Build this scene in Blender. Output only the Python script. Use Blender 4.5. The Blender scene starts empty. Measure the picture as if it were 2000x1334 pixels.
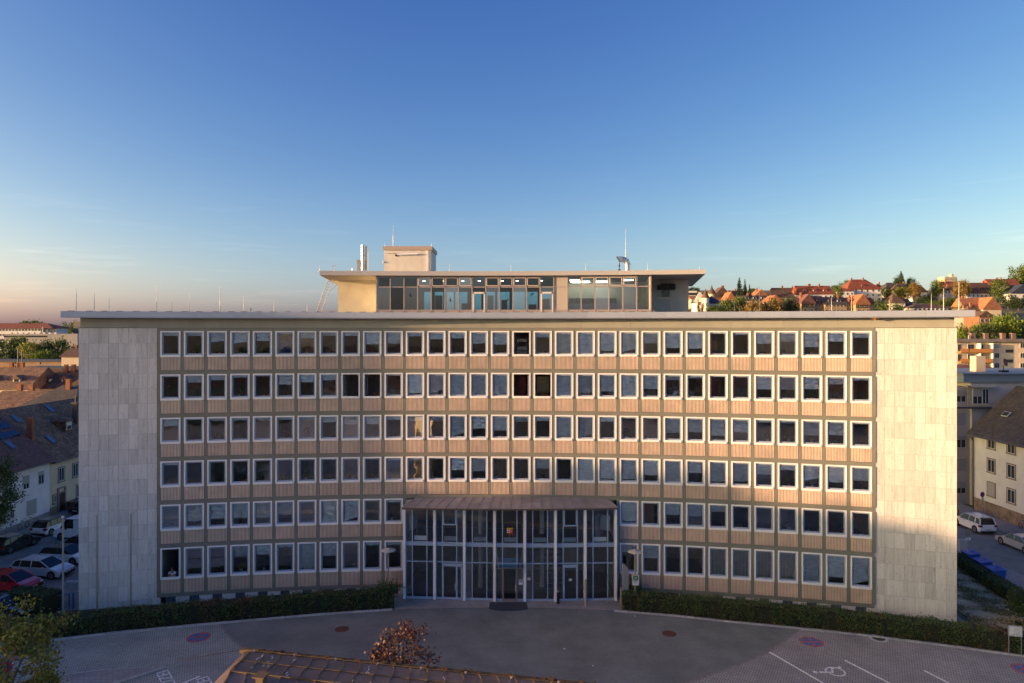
import bpy, bmesh, math, random
import numpy as np
from mathutils import Vector, Matrix

# ---------------------------------------------------------------- camera, sky, sun, exposure
C = bpy.context.scene.collection
SC = bpy.context.scene
F = 1333.0            # focal length in photograph pixels (24 mm)
HY = 646.5            # row of the horizon
CZ = 21.4             # camera height, metres
cam_d = bpy.data.cameras.new('camera'); cam = bpy.data.objects.new('camera', cam_d); C.objects.link(cam)
cam_d.sensor_width = 36.0; cam_d.lens = 36.0 * F / 2000.0
cam_d.shift_y = -(667.0 - HY) / 2000.0
cam_d.clip_start = 0.3; cam_d.clip_end = 9000
cam.location = (0, 0, CZ); cam.rotation_euler = (math.radians(90), 0, 0)
SC.camera = cam

EXPO = 1.2
SUN_EL = math.radians(5.6)
SUN_V = Vector((-1.0, -0.215, 0)).normalized()      # horizontal direction towards the sun
world = bpy.data.worlds.new('World'); SC.world = world; world.use_nodes = True
wn = world.node_tree; wn.nodes.clear()
w_out = wn.nodes.new('ShaderNodeOutputWorld'); w_bg = wn.nodes.new('ShaderNodeBackground')
sky = wn.nodes.new('ShaderNodeTexSky'); sky.sky_type = 'NISHITA'; sky.sun_disc = False
sky.sun_elevation = SUN_EL
sky.sun_rotation = math.atan2(SUN_V.x, SUN_V.y)
sky.altitude = 150; sky.air_density = 0.7; sky.dust_density = 2.0; sky.ozone_density = 0.6
w_bg.inputs['Strength'].default_value = 0.15
# thin cirrus, mixed over the sky near the horizon
tc = wn.nodes.new('ShaderNodeTexCoord'); sep = wn.nodes.new('ShaderNodeSeparateXYZ')
mp = wn.nodes.new('ShaderNodeMapping'); mp.inputs['Scale'].default_value = (2.2, 2.2, 26)
mp.inputs['Location'].default_value = (1.3, 0.4, 0.0)
nz = wn.nodes.new('ShaderNodeTexNoise'); nz.inputs['Scale'].default_value = 3.0; nz.inputs['Detail'].default_value = 7; nz.inputs['Roughness'].default_value = .62
cr = wn.nodes.new('ShaderNodeValToRGB'); cr.color_ramp.elements[0].position = .56; cr.color_ramp.elements[1].position = .74
band = wn.nodes.new('ShaderNodeValToRGB')
be = band.color_ramp.elements; be[0].position = 0.0; be[0].color = (0, 0, 0, 1); be[1].position = 0.25; be[1].color = (0, 0, 0, 1)
e = band.color_ramp.elements.new(0.02); e.color = (.5, .5, .5, 1); e = band.color_ramp.elements.new(0.1); e.color = (.45, .45, .45, 1)
mul = wn.nodes.new('ShaderNodeMath'); mul.operation = 'MULTIPLY'
mulc = wn.nodes.new('ShaderNodeMath'); mulc.operation = 'MULTIPLY'; mulc.inputs[1].default_value = .5
mixc = wn.nodes.new('ShaderNodeMixRGB'); mixc.blend_type = 'MULTIPLY'; mixc.inputs['Color2'].default_value = (1.7, 1.45, 1.3, 1)
L = wn.links.new
L(tc.outputs['Generated'], sep.inputs[0]); L(tc.outputs['Generated'], mp.inputs[0]); L(mp.outputs[0], nz.inputs['Vector'])
L(nz.outputs['Fac'], cr.inputs[0]); L(sep.outputs['Z'], band.inputs[0])
L(cr.outputs[0], mul.inputs[0]); L(band.outputs[0], mul.inputs[1]); L(mul.outputs[0], mulc.inputs[0])
# tone curve of the whole sky, the same in every direction (the photograph's contrasty rendering of it)
pre = wn.nodes.new('ShaderNodeSeparateColor'); post = wn.nodes.new('ShaderNodeCombineColor'); L(sky.outputs[0], pre.inputs[0])
for ch, g_, s_ in ((0, 1.8, .84), (1, 1.45, .70), (2, .80, .67)):
    m1 = wn.nodes.new('ShaderNodeMath'); m1.operation = 'MULTIPLY'; m1.inputs[1].default_value = .3
    m2 = wn.nodes.new('ShaderNodeMath'); m2.operation = 'POWER'; m2.inputs[1].default_value = g_
    m3 = wn.nodes.new('ShaderNodeMath'); m3.operation = 'MULTIPLY'; m3.inputs[1].default_value = s_
    m4 = wn.nodes.new('ShaderNodeMath'); m4.operation = 'MINIMUM'; m4.inputs[1].default_value = (7.0, 7.2, 6.6)[ch]
    m5 = wn.nodes.new('ShaderNodeMath'); m5.operation = 'DIVIDE'; m5.inputs[1].default_value = .15*2**EXPO/1.42
    L(pre.outputs[ch], m1.inputs[0]); L(m1.outputs[0], m2.inputs[0]); L(m2.outputs[0], m3.inputs[0]); L(m3.outputs[0], m4.inputs[0]); L(m4.outputs[0], m5.inputs[0]); L(m5.outputs[0], post.inputs[ch])
L(mulc.outputs[0], mixc.inputs[0]); L(post.outputs[0], mixc.inputs['Color1'])
L(mixc.outputs[0], w_bg.inputs['Color']); L(w_bg.outputs[0], w_out.inputs['Surface'])

sun_d = bpy.data.lights.new('sun', 'SUN'); sun_o = bpy.data.objects.new('sun', sun_d); C.objects.link(sun_o)
sun_d.energy = 4.4; sun_d.angle = math.radians(0.9); sun_d.color = (1.0, .595, .32)
sdir = Vector((SUN_V.x * math.cos(SUN_EL), SUN_V.y * math.cos(SUN_EL), math.sin(SUN_EL)))
sun_o.rotation_euler = sdir.to_track_quat('Z', 'Y').to_euler()
SC.view_settings.view_transform = 'Standard'; SC.view_settings.look = 'None'
SC.view_settings.exposure = EXPO; SC.view_settings.gamma = 1.0; SC.view_settings.use_curve_mapping = False
SC.render.engine = 'CYCLES'
SC.cycles.max_bounces = 6; SC.cycles.transparent_max_bounces = 10; SC.cycles.caustics_reflective = False; SC.cycles.caustics_refractive = False

# ---------------------------------------------------------------- helpers
def at(px, py, Y):
    return Vector(((px - 1000) / F * Y, Y, CZ - (py - HY) / F * Y))
def gr(px, py, z=0.0):
    Y = (CZ - z) * F / (py - HY)
    return Vector(((px - 1000) / F * Y, Y, z))

def R3(a): return Matrix.Rotation(a, 4, 'Z')

class MB:
    """collects simple shapes and builds ONE mesh object"""
    def __init__(s): s.v = []; s.f = []; s.m = []; s.mi = 0; s.sm = False; s.smooth = []
    def add(s, vs, fs, M=None):
        o = len(s.v)
        if M is not None: vs = [tuple(M @ Vector(p)) for p in vs]
        s.v += [tuple(p) for p in vs]
        for f in fs: s.f.append(tuple(i + o for i in f)); s.m.append(s.mi); s.smooth.append(s.sm)
        return s
    def box(s, x0, x1, y0, y1, z0, z1, M=None):
        return s.add([(x0,y0,z0),(x1,y0,z0),(x1,y1,z0),(x0,y1,z0),(x0,y0,z1),(x1,y0,z1),(x1,y1,z1),(x0,y1,z1)],
                     [(3,2,1,0),(4,5,6,7),(0,1,5,4),(1,2,6,5),(2,3,7,6),(3,0,4,7)], M)
    def bar(s, a, b, w, h=None):
        a = Vector(a); b = Vector(b); h = h or w; d = (b - a)
        q = d.to_track_quat('Z', 'Y').to_matrix().to_4x4(); M = Matrix.Translation(a) @ q
        return s.box(-w/2, w/2, -h/2, h/2, 0, d.length, M)
    def tube(s, a, b, r, n=8, r2=None, cap=True):
        a = Vector(a); b = Vector(b); r2 = r if r2 is None else r2; d = b - a
        M = Matrix.Translation(a) @ d.to_track_quat('Z', 'Y').to_matrix().to_4x4(); l = d.length
        vs = []
        for i in range(n):
            t = 2*math.pi*i/n; vs.append((r*math.cos(t), r*math.sin(t), 0))
        for i in range(n):
            t = 2*math.pi*i/n; vs.append((r2*math.cos(t), r2*math.sin(t), l))
        fs = [(i, (i+1) % n, n+(i+1) % n, n+i) for i in range(n)]
        o = s.sm; s.sm = True; s.add(vs, fs, M); s.sm = o
        if cap:
            s.add(vs, [tuple(reversed(range(n))), tuple(range(n, 2*n))], M)
        return s
    def lathe(s, prof, n=16, M=None):
        vs = []; fs = []
        for (r, z) in prof:
            for i in range(n):
                t = 2*math.pi*i/n; vs.append((r*math.cos(t), r*math.sin(t), z))
        for k in range(len(prof)-1):
            for i in range(n):
                j = (i+1) % n; fs.append((k*n+i, k*n+j, (k+1)*n+j, (k+1)*n+i))
        o = s.sm; s.sm = True; s.add(vs, fs, M); s.sm = o
        return s
    def prism(s, poly, y0, y1, M=None):
        """polygon in XZ (ccw seen from -Y) extruded along Y"""
        n = len(poly); vs = [(x, y0, z) for x, z in poly] + [(x, y1, z) for x, z in poly]
        fs = [tuple(range(n)), tuple(reversed(range(n, 2*n)))] + [(i, n+i, n+(i+1) % n, (i+1) % n) for i in range(n)]
        return s.add(vs, fs, M)
    def poly(s, pts, z0, z1=None):
        """flat polygon on the ground, or a slab when z1 is given"""
        n = len(pts)
        if z1 is None: return s.add([(p[0], p[1], z0) for p in pts], [tuple(range(n))])
        vs = [(p[0], p[1], z0) for p in pts] + [(p[0], p[1], z1) for p in pts]
        return s.add(vs, [tuple(reversed(range(n))), tuple(range(n, 2*n))] + [(i, (i+1) % n, n+(i+1) % n, n+i) for i in range(n)])
    def arc(s, t0, t1, r0, r1, z0, z1, n=None):
        """curved bar about the building's centre of curvature"""
        n = n or max(1, int(abs(t1-t0)/.0071)); vs = []; fs = []
        for i in range(n+1):
            t = t0+(t1-t0)*i/n
            for (r, z) in ((r0, z0), (r1, z0), (r1, z1), (r0, z1)):
                vs.append((CX+r*math.sin(t), CY+r*math.cos(t), z))
        for i in range(n):
            a = 4*i; b = a+4
            for k in range(4):
                fs.append((a+k, a+(k+1) % 4, b+(k+1) % 4, b+k))
        fs.append((3, 2, 1, 0)); e = 4*n; fs.append((e, e+1, e+2, e+3))
        return s.add(vs, fs)
    def mesh(s, name, mats):
        me = bpy.data.meshes.new(name); me.from_pydata(s.v, [], s.f)
        if not isinstance(mats, (list, tuple)): mats = [mats]
        for m in mats: me.materials.append(m)
        me.polygons.foreach_set('material_index', s.m); me.polygons.foreach_set('use_smooth', s.smooth)
        bm = bmesh.new(); bm.from_mesh(me); bmesh.ops.recalc_face_normals(bm, faces=bm.faces); bm.to_mesh(me); bm.free()
        return me
    def build(s, name, mats, parent=None, loc=(0,0,0), rz=0.0):
        return inst(name, s.mesh(name, mats), parent, loc, rz)

def inst(name, me, parent=None, loc=(0,0,0), rz=0.0, sc=None):
    o = bpy.data.objects.new(name, me); C.objects.link(o)
    if parent is not None: o.parent = parent
    o.location = loc; o.rotation_euler = (0, 0, rz)
    if sc is not None: o.scale = sc
    return o
def tag(o, label=None, cat=None, group=None, kind=None):
    if label: o['label'] = label
    if cat: o['category'] = cat
    if group: o['group'] = group
    if kind: o['kind'] = kind
    return o
def thing(name, label, cat, loc=(0,0,0), rz=0.0, group=None):
    o = bpy.data.objects.new(name, None); C.objects.link(o); o.location = loc; o.rotation_euler = (0,0,rz); o.empty_display_size = .2
    return tag(o, label, cat, group)
def copy_tree(o, parent=None):
    c = o.copy(); C.objects.link(c); c.parent = parent
    for ch in list(o.children): copy_tree(ch, c)
    return c
def srgb(r, g, b):
    f = lambda c: (c/255/12.92) if c/255 <= .04045 else ((c/255+.055)/1.055)**2.4
    return (f(r), f(g), f(b), 1)

# ---------------------------------------------------------------- materials
MATS = {}
def mat(name, col, rough=.7, metal=0.0, nscale=None, namt=.15, bump=0.0, bscale=None, rand=0.0, stretch=(1,1,1), spec=None, coat=0.0, island=0.0):
    if name in MATS: return MATS[name]
    m = bpy.data.materials.new(name); m.use_nodes = True; nt = m.node_tree; b = nt.nodes['Principled BSDF']
    if len(col) == 3: col = (*col, 1)
    b.inputs['Base Color'].default_value = col; b.inputs['Roughness'].default_value = rough; b.inputs['Metallic'].default_value = metal
    if spec is not None: b.inputs['Specular IOR Level'].default_value = spec
    if coat: b.inputs['Coat Weight'].default_value = coat
    src = None
    def hsv(fac_out, amt, src):
        mr = nt.nodes.new('ShaderNodeMapRange'); mr.inputs['To Min'].default_value = 1-amt; mr.inputs['To Max'].default_value = 1+amt
        nt.links.new(fac_out, mr.inputs['Value'])
        h = nt.nodes.new('ShaderNodeHueSaturation'); nt.links.new(mr.outputs[0], h.inputs['Value'])
        if src is None: h.inputs['Color'].default_value = col
        else: nt.links.new(src, h.inputs['Color'])
        return h.outputs[0]
    if nscale:
        g = nt.nodes.new('ShaderNodeNewGeometry'); mp = nt.nodes.new('ShaderNodeMapping'); mp.inputs['Scale'].default_value = stretch
        nt.links.new(g.outputs['Position'], mp.inputs[0])
        n = nt.nodes.new('ShaderNodeTexNoise'); n.inputs['Scale'].default_value = nscale; n.inputs['Detail'].default_value = 6; n.inputs['Roughness'].default_value = .6
        nt.links.new(mp.outputs[0], n.inputs['Vector'])
        mr = nt.nodes.new('ShaderNodeMapRange'); mr.inputs['From Min'].default_value = .3; mr.inputs['From Max'].default_value = .7
        nt.links.new(n.outputs['Fac'], mr.inputs['Value']); src = hsv(mr.outputs[0], namt, src)
        if bump:
            bp = nt.nodes.new('ShaderNodeBump'); bp.inputs['Strength'].default_value = bump; bp.inputs['Distance'].default_value = .03
            if bscale:
                n2 = nt.nodes.new('ShaderNodeTexNoise'); n2.inputs['Scale'].default_value = bscale; nt.links.new(mp.outputs[0], n2.inputs['Vector']); nt.links.new(n2.outputs['Fac'], bp.inputs['Height'])
            else: nt.links.new(n.outputs['Fac'], bp.inputs['Height'])
            nt.links.new(bp.outputs[0], b.inputs['Normal'])
    if rand:
        oi = nt.nodes.new('ShaderNodeObjectInfo'); src = hsv(oi.outputs['Random'], rand, src)
    if island:
        g2 = nt.nodes.new('ShaderNodeNewGeometry'); src = hsv(g2.outputs['Random Per Island'], island, src)
    if src is not None: nt.links.new(src, b.inputs['Base Color'])
    MATS[name] = m
    return m

def glass_mat(name, tint=(.75,.85,.85), refl=.5, wav=0.0):
    if name in MATS: return MATS[name]
    m = bpy.data.materials.new(name); m.use_nodes = True; nt = m.node_tree; nt.nodes.clear()
    o = nt.nodes.new('ShaderNodeOutputMaterial'); mx = nt.nodes.new('ShaderNodeMixShader')
    t = nt.nodes.new('ShaderNodeBsdfTransparent'); t.inputs[0].default_value = (*tint, 1)
    g = nt.nodes.new('ShaderNodeBsdfGlossy'); g.inputs['Roughness'].default_value = .015; g.inputs[0].default_value = (.95, .97, 1, 1)
    fr = nt.nodes.new('ShaderNodeFresnel'); fr.inputs['IOR'].default_value = 1.5
    ml = nt.nodes.new('ShaderNodeMath'); ml.operation = 'MULTIPLY_ADD'; ml.inputs[1].default_value = refl*2; ml.inputs[2].default_value = .03; ml.use_clamp = True
    oi = nt.nodes.new('ShaderNodeObjectInfo'); rp_ = nt.nodes.new('ShaderNodeMath'); rp_.operation = 'POWER'; rp_.inputs[1].default_value = 3; nt.links.new(oi.outputs['Random'], rp_.inputs[0])
    rm = nt.nodes.new('ShaderNodeMath'); rm.operation = 'MULTIPLY_ADD'; rm.inputs[1].default_value = .30; nt.links.new(rp_.outputs[0], rm.inputs[0]); nt.links.new(ml.outputs[0], rm.inputs[2]); rm.use_clamp = True
    nt.links.new(fr.outputs[0], ml.inputs[0]); nt.links.new(rm.outputs[0], mx.inputs[0]); nt.links.new(t.outputs[0], mx.inputs[1]); nt.links.new(g.outputs[0], mx.inputs[2])
    if wav:
        ge = nt.nodes.new('ShaderNodeNewGeometry'); n = nt.nodes.new('ShaderNodeTexNoise'); n.inputs['Scale'].default_value = .7
        nt.links.new(ge.outputs['Position'], n.inputs['Vector'])
        bp = nt.nodes.new('ShaderNodeBump'); bp.inputs['Strength'].default_value = wav; bp.inputs['Distance'].default_value = .05
        nt.links.new(n.outputs['Fac'], bp.inputs['Height']); nt.links.new(bp.outputs[0], g.inputs['Normal'])
    nt.links.new(mx.outputs[0], o.inputs[0]); MATS[name] = m
    return m

def travertine():
    m = bpy.data.materials.new('travertine'); m.use_nodes = True; nt = m.node_tree; b = nt.nodes['Principled BSDF']; b.inputs['Roughness'].default_value = .62
    g = nt.nodes.new('ShaderNodeNewGeometry'); oi = nt.nodes.new('ShaderNodeObjectInfo')
    mul_ = nt.nodes.new('ShaderNodeMath'); mul_.operation = 'MULTIPLY'; mul_.inputs[1].default_value = 31
    add_ = nt.nodes.new('ShaderNodeVectorMath'); add_.operation = 'ADD'
    nt.links.new(oi.outputs['Random'], mul_.inputs[0]); nt.links.new(g.outputs['Position'], add_.inputs[0])
    cb = nt.nodes.new('ShaderNodeCombineXYZ'); nt.links.new(mul_.outputs[0], cb.inputs[0]); nt.links.new(mul_.outputs[0], cb.inputs[2]); nt.links.new(cb.outputs[0], add_.inputs[1])
    mp = nt.nodes.new('ShaderNodeMapping'); mp.inputs['Scale'].default_value = (6.5, 6.5, .55); nt.links.new(add_.outputs[0], mp.inputs[0])
    n1 = nt.nodes.new('ShaderNodeTexNoise'); n1.inputs['Scale'].default_value = 1.0; n1.inputs['Detail'].default_value = 8; n1.inputs['Roughness'].default_value = .65
    nt.links.new(mp.outputs[0], n1.inputs['Vector'])
    cr = nt.nodes.new('ShaderNodeValToRGB'); el = cr.color_ramp.elements
    el[0].position = .33; el[0].color = (.50, .49, .455, 1); el[1].position = .70; el[1].color = (.72, .715, .68, 1)
    k = el.new(.42); k.color = (.61, .60, .56, 1); k = el.new(.52); k.color = (.665, .655, .62, 1)
    nt.links.new(n1.outputs['Fac'], cr.inputs[0])
    # dark pits
    mp2 = nt.nodes.new('ShaderNodeMapping'); mp2.inputs['Scale'].default_value = (9, 9, 4); nt.links.new(add_.outputs[0], mp2.inputs[0])
    n2 = nt.nodes.new('ShaderNodeTexNoise'); n2.inputs['Scale'].default_value = 1.6; n2.inputs['Detail'].default_value = 3; nt.links.new(mp2.outputs[0], n2.inputs['Vector'])
    c2 = nt.nodes.new('ShaderNodeValToRGB'); c2.color_ramp.elements[0].position = .28; c2.color_ramp.elements[0].color = (.45,.43,.4,1); c2.color_ramp.elements[1].position = .36; c2.color_ramp.elements[1].color = (1,1,1,1)
    nt.links.new(n2.outputs['Fac'], c2.inputs[0])
    mx = nt.nodes.new('ShaderNodeMixRGB'); mx.blend_type = 'MULTIPLY'; mx.inputs[0].default_value = .9
    nt.links.new(cr.outputs[0], mx.inputs[1]); nt.links.new(c2.outputs[0], mx.inputs[2])
    h = nt.nodes.new('ShaderNodeHueSaturation'); mr = nt.nodes.new('ShaderNodeMapRange'); mr.inputs['To Min'].default_value = .88; mr.inputs['To Max'].default_value = 1.1
    nt.links.new(oi.outputs['Random'], mr.inputs['Value']); nt.links.new(mr.outputs[0], h.inputs['Value']); nt.links.new(mx.outputs[0], h.inputs['Color'])
    nt.links.new(h.outputs[0], b.inputs['Base Color'])
    bp = nt.nodes.new('ShaderNodeBump'); bp.inputs['Strength'].default_value = .25; bp.inputs['Distance'].default_value = .01
    nt.links.new(n1.outputs['Fac'], bp.inputs['Height']); nt.links.new(bp.outputs[0], b.inputs['Normal'])
    MATS['travertine'] = m; return m

def paver_mat(name, c1, c2, mortar, bw, bh, rot, ms=.012, squash=False, namt=.2):
    m = bpy.data.materials.new(name); m.use_nodes = True; nt = m.node_tree; b = nt.nodes['Principled BSDF']; b.inputs['Roughness'].default_value = .85
    g = nt.nodes.new('ShaderNodeNewGeometry'); mp = nt.nodes.new('ShaderNodeMapping'); mp.inputs['Rotation'].default_value = (0, 0, rot)
    nt.links.new(g.outputs['Position'], mp.inputs[0])
    br = nt.nodes.new('ShaderNodeTexBrick'); br.inputs['Color1'].default_value = (*c1, 1); br.inputs['Color2'].default_value = (*c2, 1); br.inputs['Mortar'].default_value = (*mortar, 1)
    br.inputs['Scale'].default_value = 1.0; br.inputs['Brick Width'].default_value = bw; br.inputs['Row Height'].default_value = bh; br.inputs['Mortar Size'].default_value = ms; br.inputs['Mortar Smooth'].default_value = .2
    nt.links.new(mp.outputs[0], br.inputs['Vector'])
    n = nt.nodes.new('ShaderNodeTexNoise'); n.inputs['Scale'].default_value = .35; n.inputs['Detail'].default_value = 8; n.inputs['Roughness'].default_value = .65; nt.links.new(g.outputs['Position'], n.inputs['Vector'])
    mr = nt.nodes.new('ShaderNodeMapRange'); mr.inputs['From Min'].default_value = .3; mr.inputs['From Max'].default_value = .7; mr.inputs['To Min'].default_value = 1-namt; mr.inputs['To Max'].default_value = 1+namt
    nt.links.new(n.outputs['Fac'], mr.inputs['Value'])
    h = nt.nodes.new('ShaderNodeHueSaturation'); nt.links.new(mr.outputs[0], h.inputs['Value']); nt.links.new(br.outputs['Color'], h.inputs['Color']); nt.links.new(h.outputs[0], b.inputs['Base Color'])
    bp = nt.nodes.new('ShaderNodeBump'); bp.inputs['Strength'].default_value = .5; bp.inputs['Distance'].default_value = .01; bp.invert = True
    nt.links.new(br.outputs['Fac'], bp.inputs['Height']); nt.links.new(bp.outputs[0], b.inputs['Normal'])
    MATS[name] = m; return m

def tile_mat(name, c1, c2, row=.33, streak=.25):
    """pantiled roof: courses by height, tile columns along the slope, weathering"""
    if name in MATS: return MATS[name]
    m = bpy.data.materials.new(name); m.use_nodes = True; nt = m.node_tree; b = nt.nodes['Principled BSDF']; b.inputs['Roughness'].default_value = .8
    co = nt.nodes.new('ShaderNodeTexCoord'); sp = nt.nodes.new('ShaderNodeSeparateXYZ'); nt.links.new(co.outputs['Object'], sp.inputs[0])
    g = nt.nodes.new('ShaderNodeNewGeometry')
    n = nt.nodes.new('ShaderNodeTexNoise'); n.inputs['Scale'].default_value = .8; n.inputs['Detail'].default_value = 8; n.inputs['Roughness'].default_value = .7; nt.links.new(g.outputs['Position'], n.inputs['Vector'])
    cr = nt.nodes.new('ShaderNodeValToRGB'); cr.color_ramp.elements[0].position = .35; cr.color_ramp.elements[1].position = .68
    cr.color_ramp.elements[0].color = (*c1, 1); cr.color_ramp.elements[1].color = (*c2, 1); nt.links.new(n.outputs['Fac'], cr.inputs[0])
    def saw(out, period):
        d = nt.nodes.new('ShaderNodeMath'); d.operation = 'DIVIDE'; d.inputs[1].default_value = period; nt.links.new(out, d.inputs[0])
        f = nt.nodes.new('ShaderNodeMath'); f.operation = 'FRACT'; nt.links.new(d.outputs[0], f.inputs[0]); return f.outputs[0]
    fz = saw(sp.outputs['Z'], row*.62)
    ax = nt.nodes.new('ShaderNodeMath'); ax.operation = 'ADD'; nt.links.new(sp.outputs['X'], ax.inputs[0]); nt.links.new(sp.outputs['Y'], ax.inputs[1])
    fx = saw(sp.outputs['X'], .25)
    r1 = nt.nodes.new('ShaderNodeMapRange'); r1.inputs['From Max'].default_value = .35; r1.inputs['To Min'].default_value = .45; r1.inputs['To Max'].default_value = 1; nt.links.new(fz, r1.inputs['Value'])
    # random tone per tile
    wn_ = nt.nodes.new('ShaderNodeTexWhiteNoise'); sn = nt.nodes.new('ShaderNodeVectorMath'); sn.operation = 'SNAP'; sn.inputs[1].default_value = (.25, .25, row*.62); nt.links.new(co.outputs['Object'], sn.inputs[0]); nt.links.new(sn.outputs[0], wn_.inputs['Vector'])
    r2 = nt.nodes.new('ShaderNodeMapRange'); r2.inputs['To Min'].default_value = 1-streak; r2.inputs['To Max'].default_value = 1+streak; nt.links.new(wn_.outputs['Value'], r2.inputs['Value'])
    mm = nt.nodes.new('ShaderNodeMath'); mm.operation = 'MULTIPLY'; nt.links.new(r1.outputs[0], mm.inputs[0]); nt.links.new(r2.outputs[0], mm.inputs[1])
    h = nt.nodes.new('ShaderNodeHueSaturation'); nt.links.new(mm.outputs[0], h.inputs['Value']); nt.links.new(cr.outputs[0], h.inputs['Color']); nt.links.new(h.outputs[0], b.inputs['Base Color'])
    bp = nt.nodes.new('ShaderNodeBump'); bp.inputs['Strength'].default_value = .6; bp.inputs['Distance'].default_value = .05; nt.links.new(fz, bp.inputs['Height']); nt.links.new(bp.outputs[0], b.inputs['Normal'])
    MATS[name] = m; return m

def leaf_mat(name, col, hue=.03, val=.35, trans=.25):
    if name in MATS: return MATS[name]
    m = bpy.data.materials.new(name); m.use_nodes = True; nt = m.node_tree; b = nt.nodes['Principled BSDF']; b.inputs['Roughness'].default_value = .6
    g = nt.nodes.new('ShaderNodeNewGeometry'); h = nt.nodes.new('ShaderNodeHueSaturation'); h.inputs['Color'].default_value = (*col, 1)
    mr = nt.nodes.new('ShaderNodeMapRange'); mr.inputs['To Min'].default_value = 1-val; mr.inputs['To Max'].default_value = 1+val; nt.links.new(g.outputs['Random Per Island'], mr.inputs['Value']); nt.links.new(mr.outputs[0], h.inputs['Value'])
    n = nt.nodes.new('ShaderNodeTexNoise'); n.inputs['Scale'].default_value = .9; n.inputs['Detail'].default_value = 3; nt.links.new(g.outputs['Position'], n.inputs['Vector'])
    mh = nt.nodes.new('ShaderNodeMapRange'); mh.inputs['From Min'].default_value = .3; mh.inputs['From Max'].default_value = .7; mh.inputs['To Min'].default_value = .5-hue; mh.inputs['To Max'].default_value = .5+hue; nt.links.new(n.outputs['Fac'], mh.inputs['Value']); nt.links.new(mh.outputs[0], h.inputs['Hue'])
    nt.links.new(h.outputs[0], b.inputs['Base Color'])
    o = nt.nodes['Material Output']; t = nt.nodes.new('ShaderNodeBsdfTranslucent'); nt.links.new(h.outputs[0], t.inputs[0])
    mx = nt.nodes.new('ShaderNodeMixShader'); mx.inputs[0].default_value = trans; nt.links.new(b.outputs[0], mx.inputs[1]); nt.links.new(t.outputs[0], mx.inputs[2]); nt.links.new(mx.outputs[0], o.inputs[0])
    MATS[name] = m; return m
# ---------------------------------------------------------------- the curved office building
CX, CY, RR = -4.66, -66.66, 122.24        # centre of curvature and radius of the facade
TH0, DTH = -.18801, .0141504              # left frame edge of the first column, column pitch
HALF = .74 / RR
ST = 3.4
def P(t, r, z=0.0): return Vector((CX + r*math.sin(t), CY + r*math.cos(t), z))
def th_of(px, r):
    k = (px-1000)/F; a = k*k+1; b = -2*(k*CX+CY); c = CX*CX+CY*CY-r*r
    Y = (-b+math.sqrt(b*b-4*a*c))/(2*a); return math.atan2(k*Y-CX, Y-CY)
rng = random.Random(7)

M_grid = mat('taupe_painted_metal', srgb(126, 126, 115), .5, nscale=.6, namt=.10, rand=.05)
M_trav = travertine()
M_frame = mat('white_window_frame', (.88, .88, .88), .35)
M_sash = mat('grey_aluminium_sash', (.31, .38, .50), .35, metal=.2)
M_pane = glass_mat('window_glass', (.90, .94, .95), .75, .12)
M_slatw = mat('cream_slat', (.88, .75, .61), .5, nscale=1.2, namt=.12, rand=.06)
M_slatb = mat('terracotta_slat_ground', (.70, .39, .28), .7, nscale=2.5, namt=.28, rand=.14, stretch=(3,3,.4))
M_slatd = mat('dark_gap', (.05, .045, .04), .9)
M_fascia = mat('pale_metal_fascia', (.46, .50, .58), .35, metal=.35, rand=.05, nscale=.5, namt=.05)
M_frieze = mat('ochre_frieze_board', srgb(160, 159, 148), .6, nscale=.7, namt=.10, rand=.03, stretch=(1,1,.3))
M_room = mat('office_wall', (.36, .34, .31), .9, rand=.25)
M_roomd = mat('dark_carpet', (.26, .23, .21), .95)
M_ceil = mat('office_ceiling', (.80, .79, .76), .9)
M_conc = mat('pale_concrete', (.42, .40, .36), .8, nscale=1.2, namt=.15)

t_gl = th_of(306, RR-.12); t_gr = th_of(1708.5, RR-.12)       # grid edges
t_wl = th_of(153.5, RR); t_wr = th_of(1869, RR)               # wing ends

bld = thing('office_building', 'long curved six storey office building with white windows and pale stone end walls', 'office building', P(0, RR, 0))
def bp_(o):                                                     # parent keeping world place
    o.location = Vector(o.location) - Vector(bld.location); o.parent = bld; return o

# --- stone end walls, slab by slab
NR = 19
def slab_rows():
    z = 21.63; rows = []
    h = (21.63-.45)/18
    for i in range(18): rows.append((z-h, z)); z -= h
    rows.append((0.0, z)); return rows
n_slab = 0
extra = MB()
for (ta, tb) in ((t_wl, t_gl), (t_gr, t_wr)):
    MB_back = MB().arc(ta+.0004, tb-.0004, RR+.035, RR+.4, 0, 21.60); bp_(MB_back.build('wall_core', M_conc))
    nc = 8; w = (tb-ta)/nc; proto = {}
    for r, (z0, z1) in enumerate(slab_rows()):
        for c in range(nc):
            tc_ = ta+w*(c+.5); hw = w*RR/2-.006; hh = (z1-z0)-.014
            key = round(z1-z0, 4)
            if n_slab >= 300 :
                Mx = Matrix.Translation(P(tc_, RR, z0)) @ R3(-tc_)
                extra.box(-hw, hw, 0, .05, .006, .006+hh, Mx); continue
            if key not in proto: proto[key] = MB().box(-hw, hw, 0, .05, .006, .006+hh).mesh('stone_slab', M_trav)
            o = inst('stone_slab', proto[key], None, P(tc_, RR+rng.uniform(-.003, .003), z0), -tc_); bp_(o); n_slab += 1
if extra.v:
    o = extra.build('stone_slab_rest', M_trav); bp_(o); o['kind'] = 'stuff'

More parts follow.
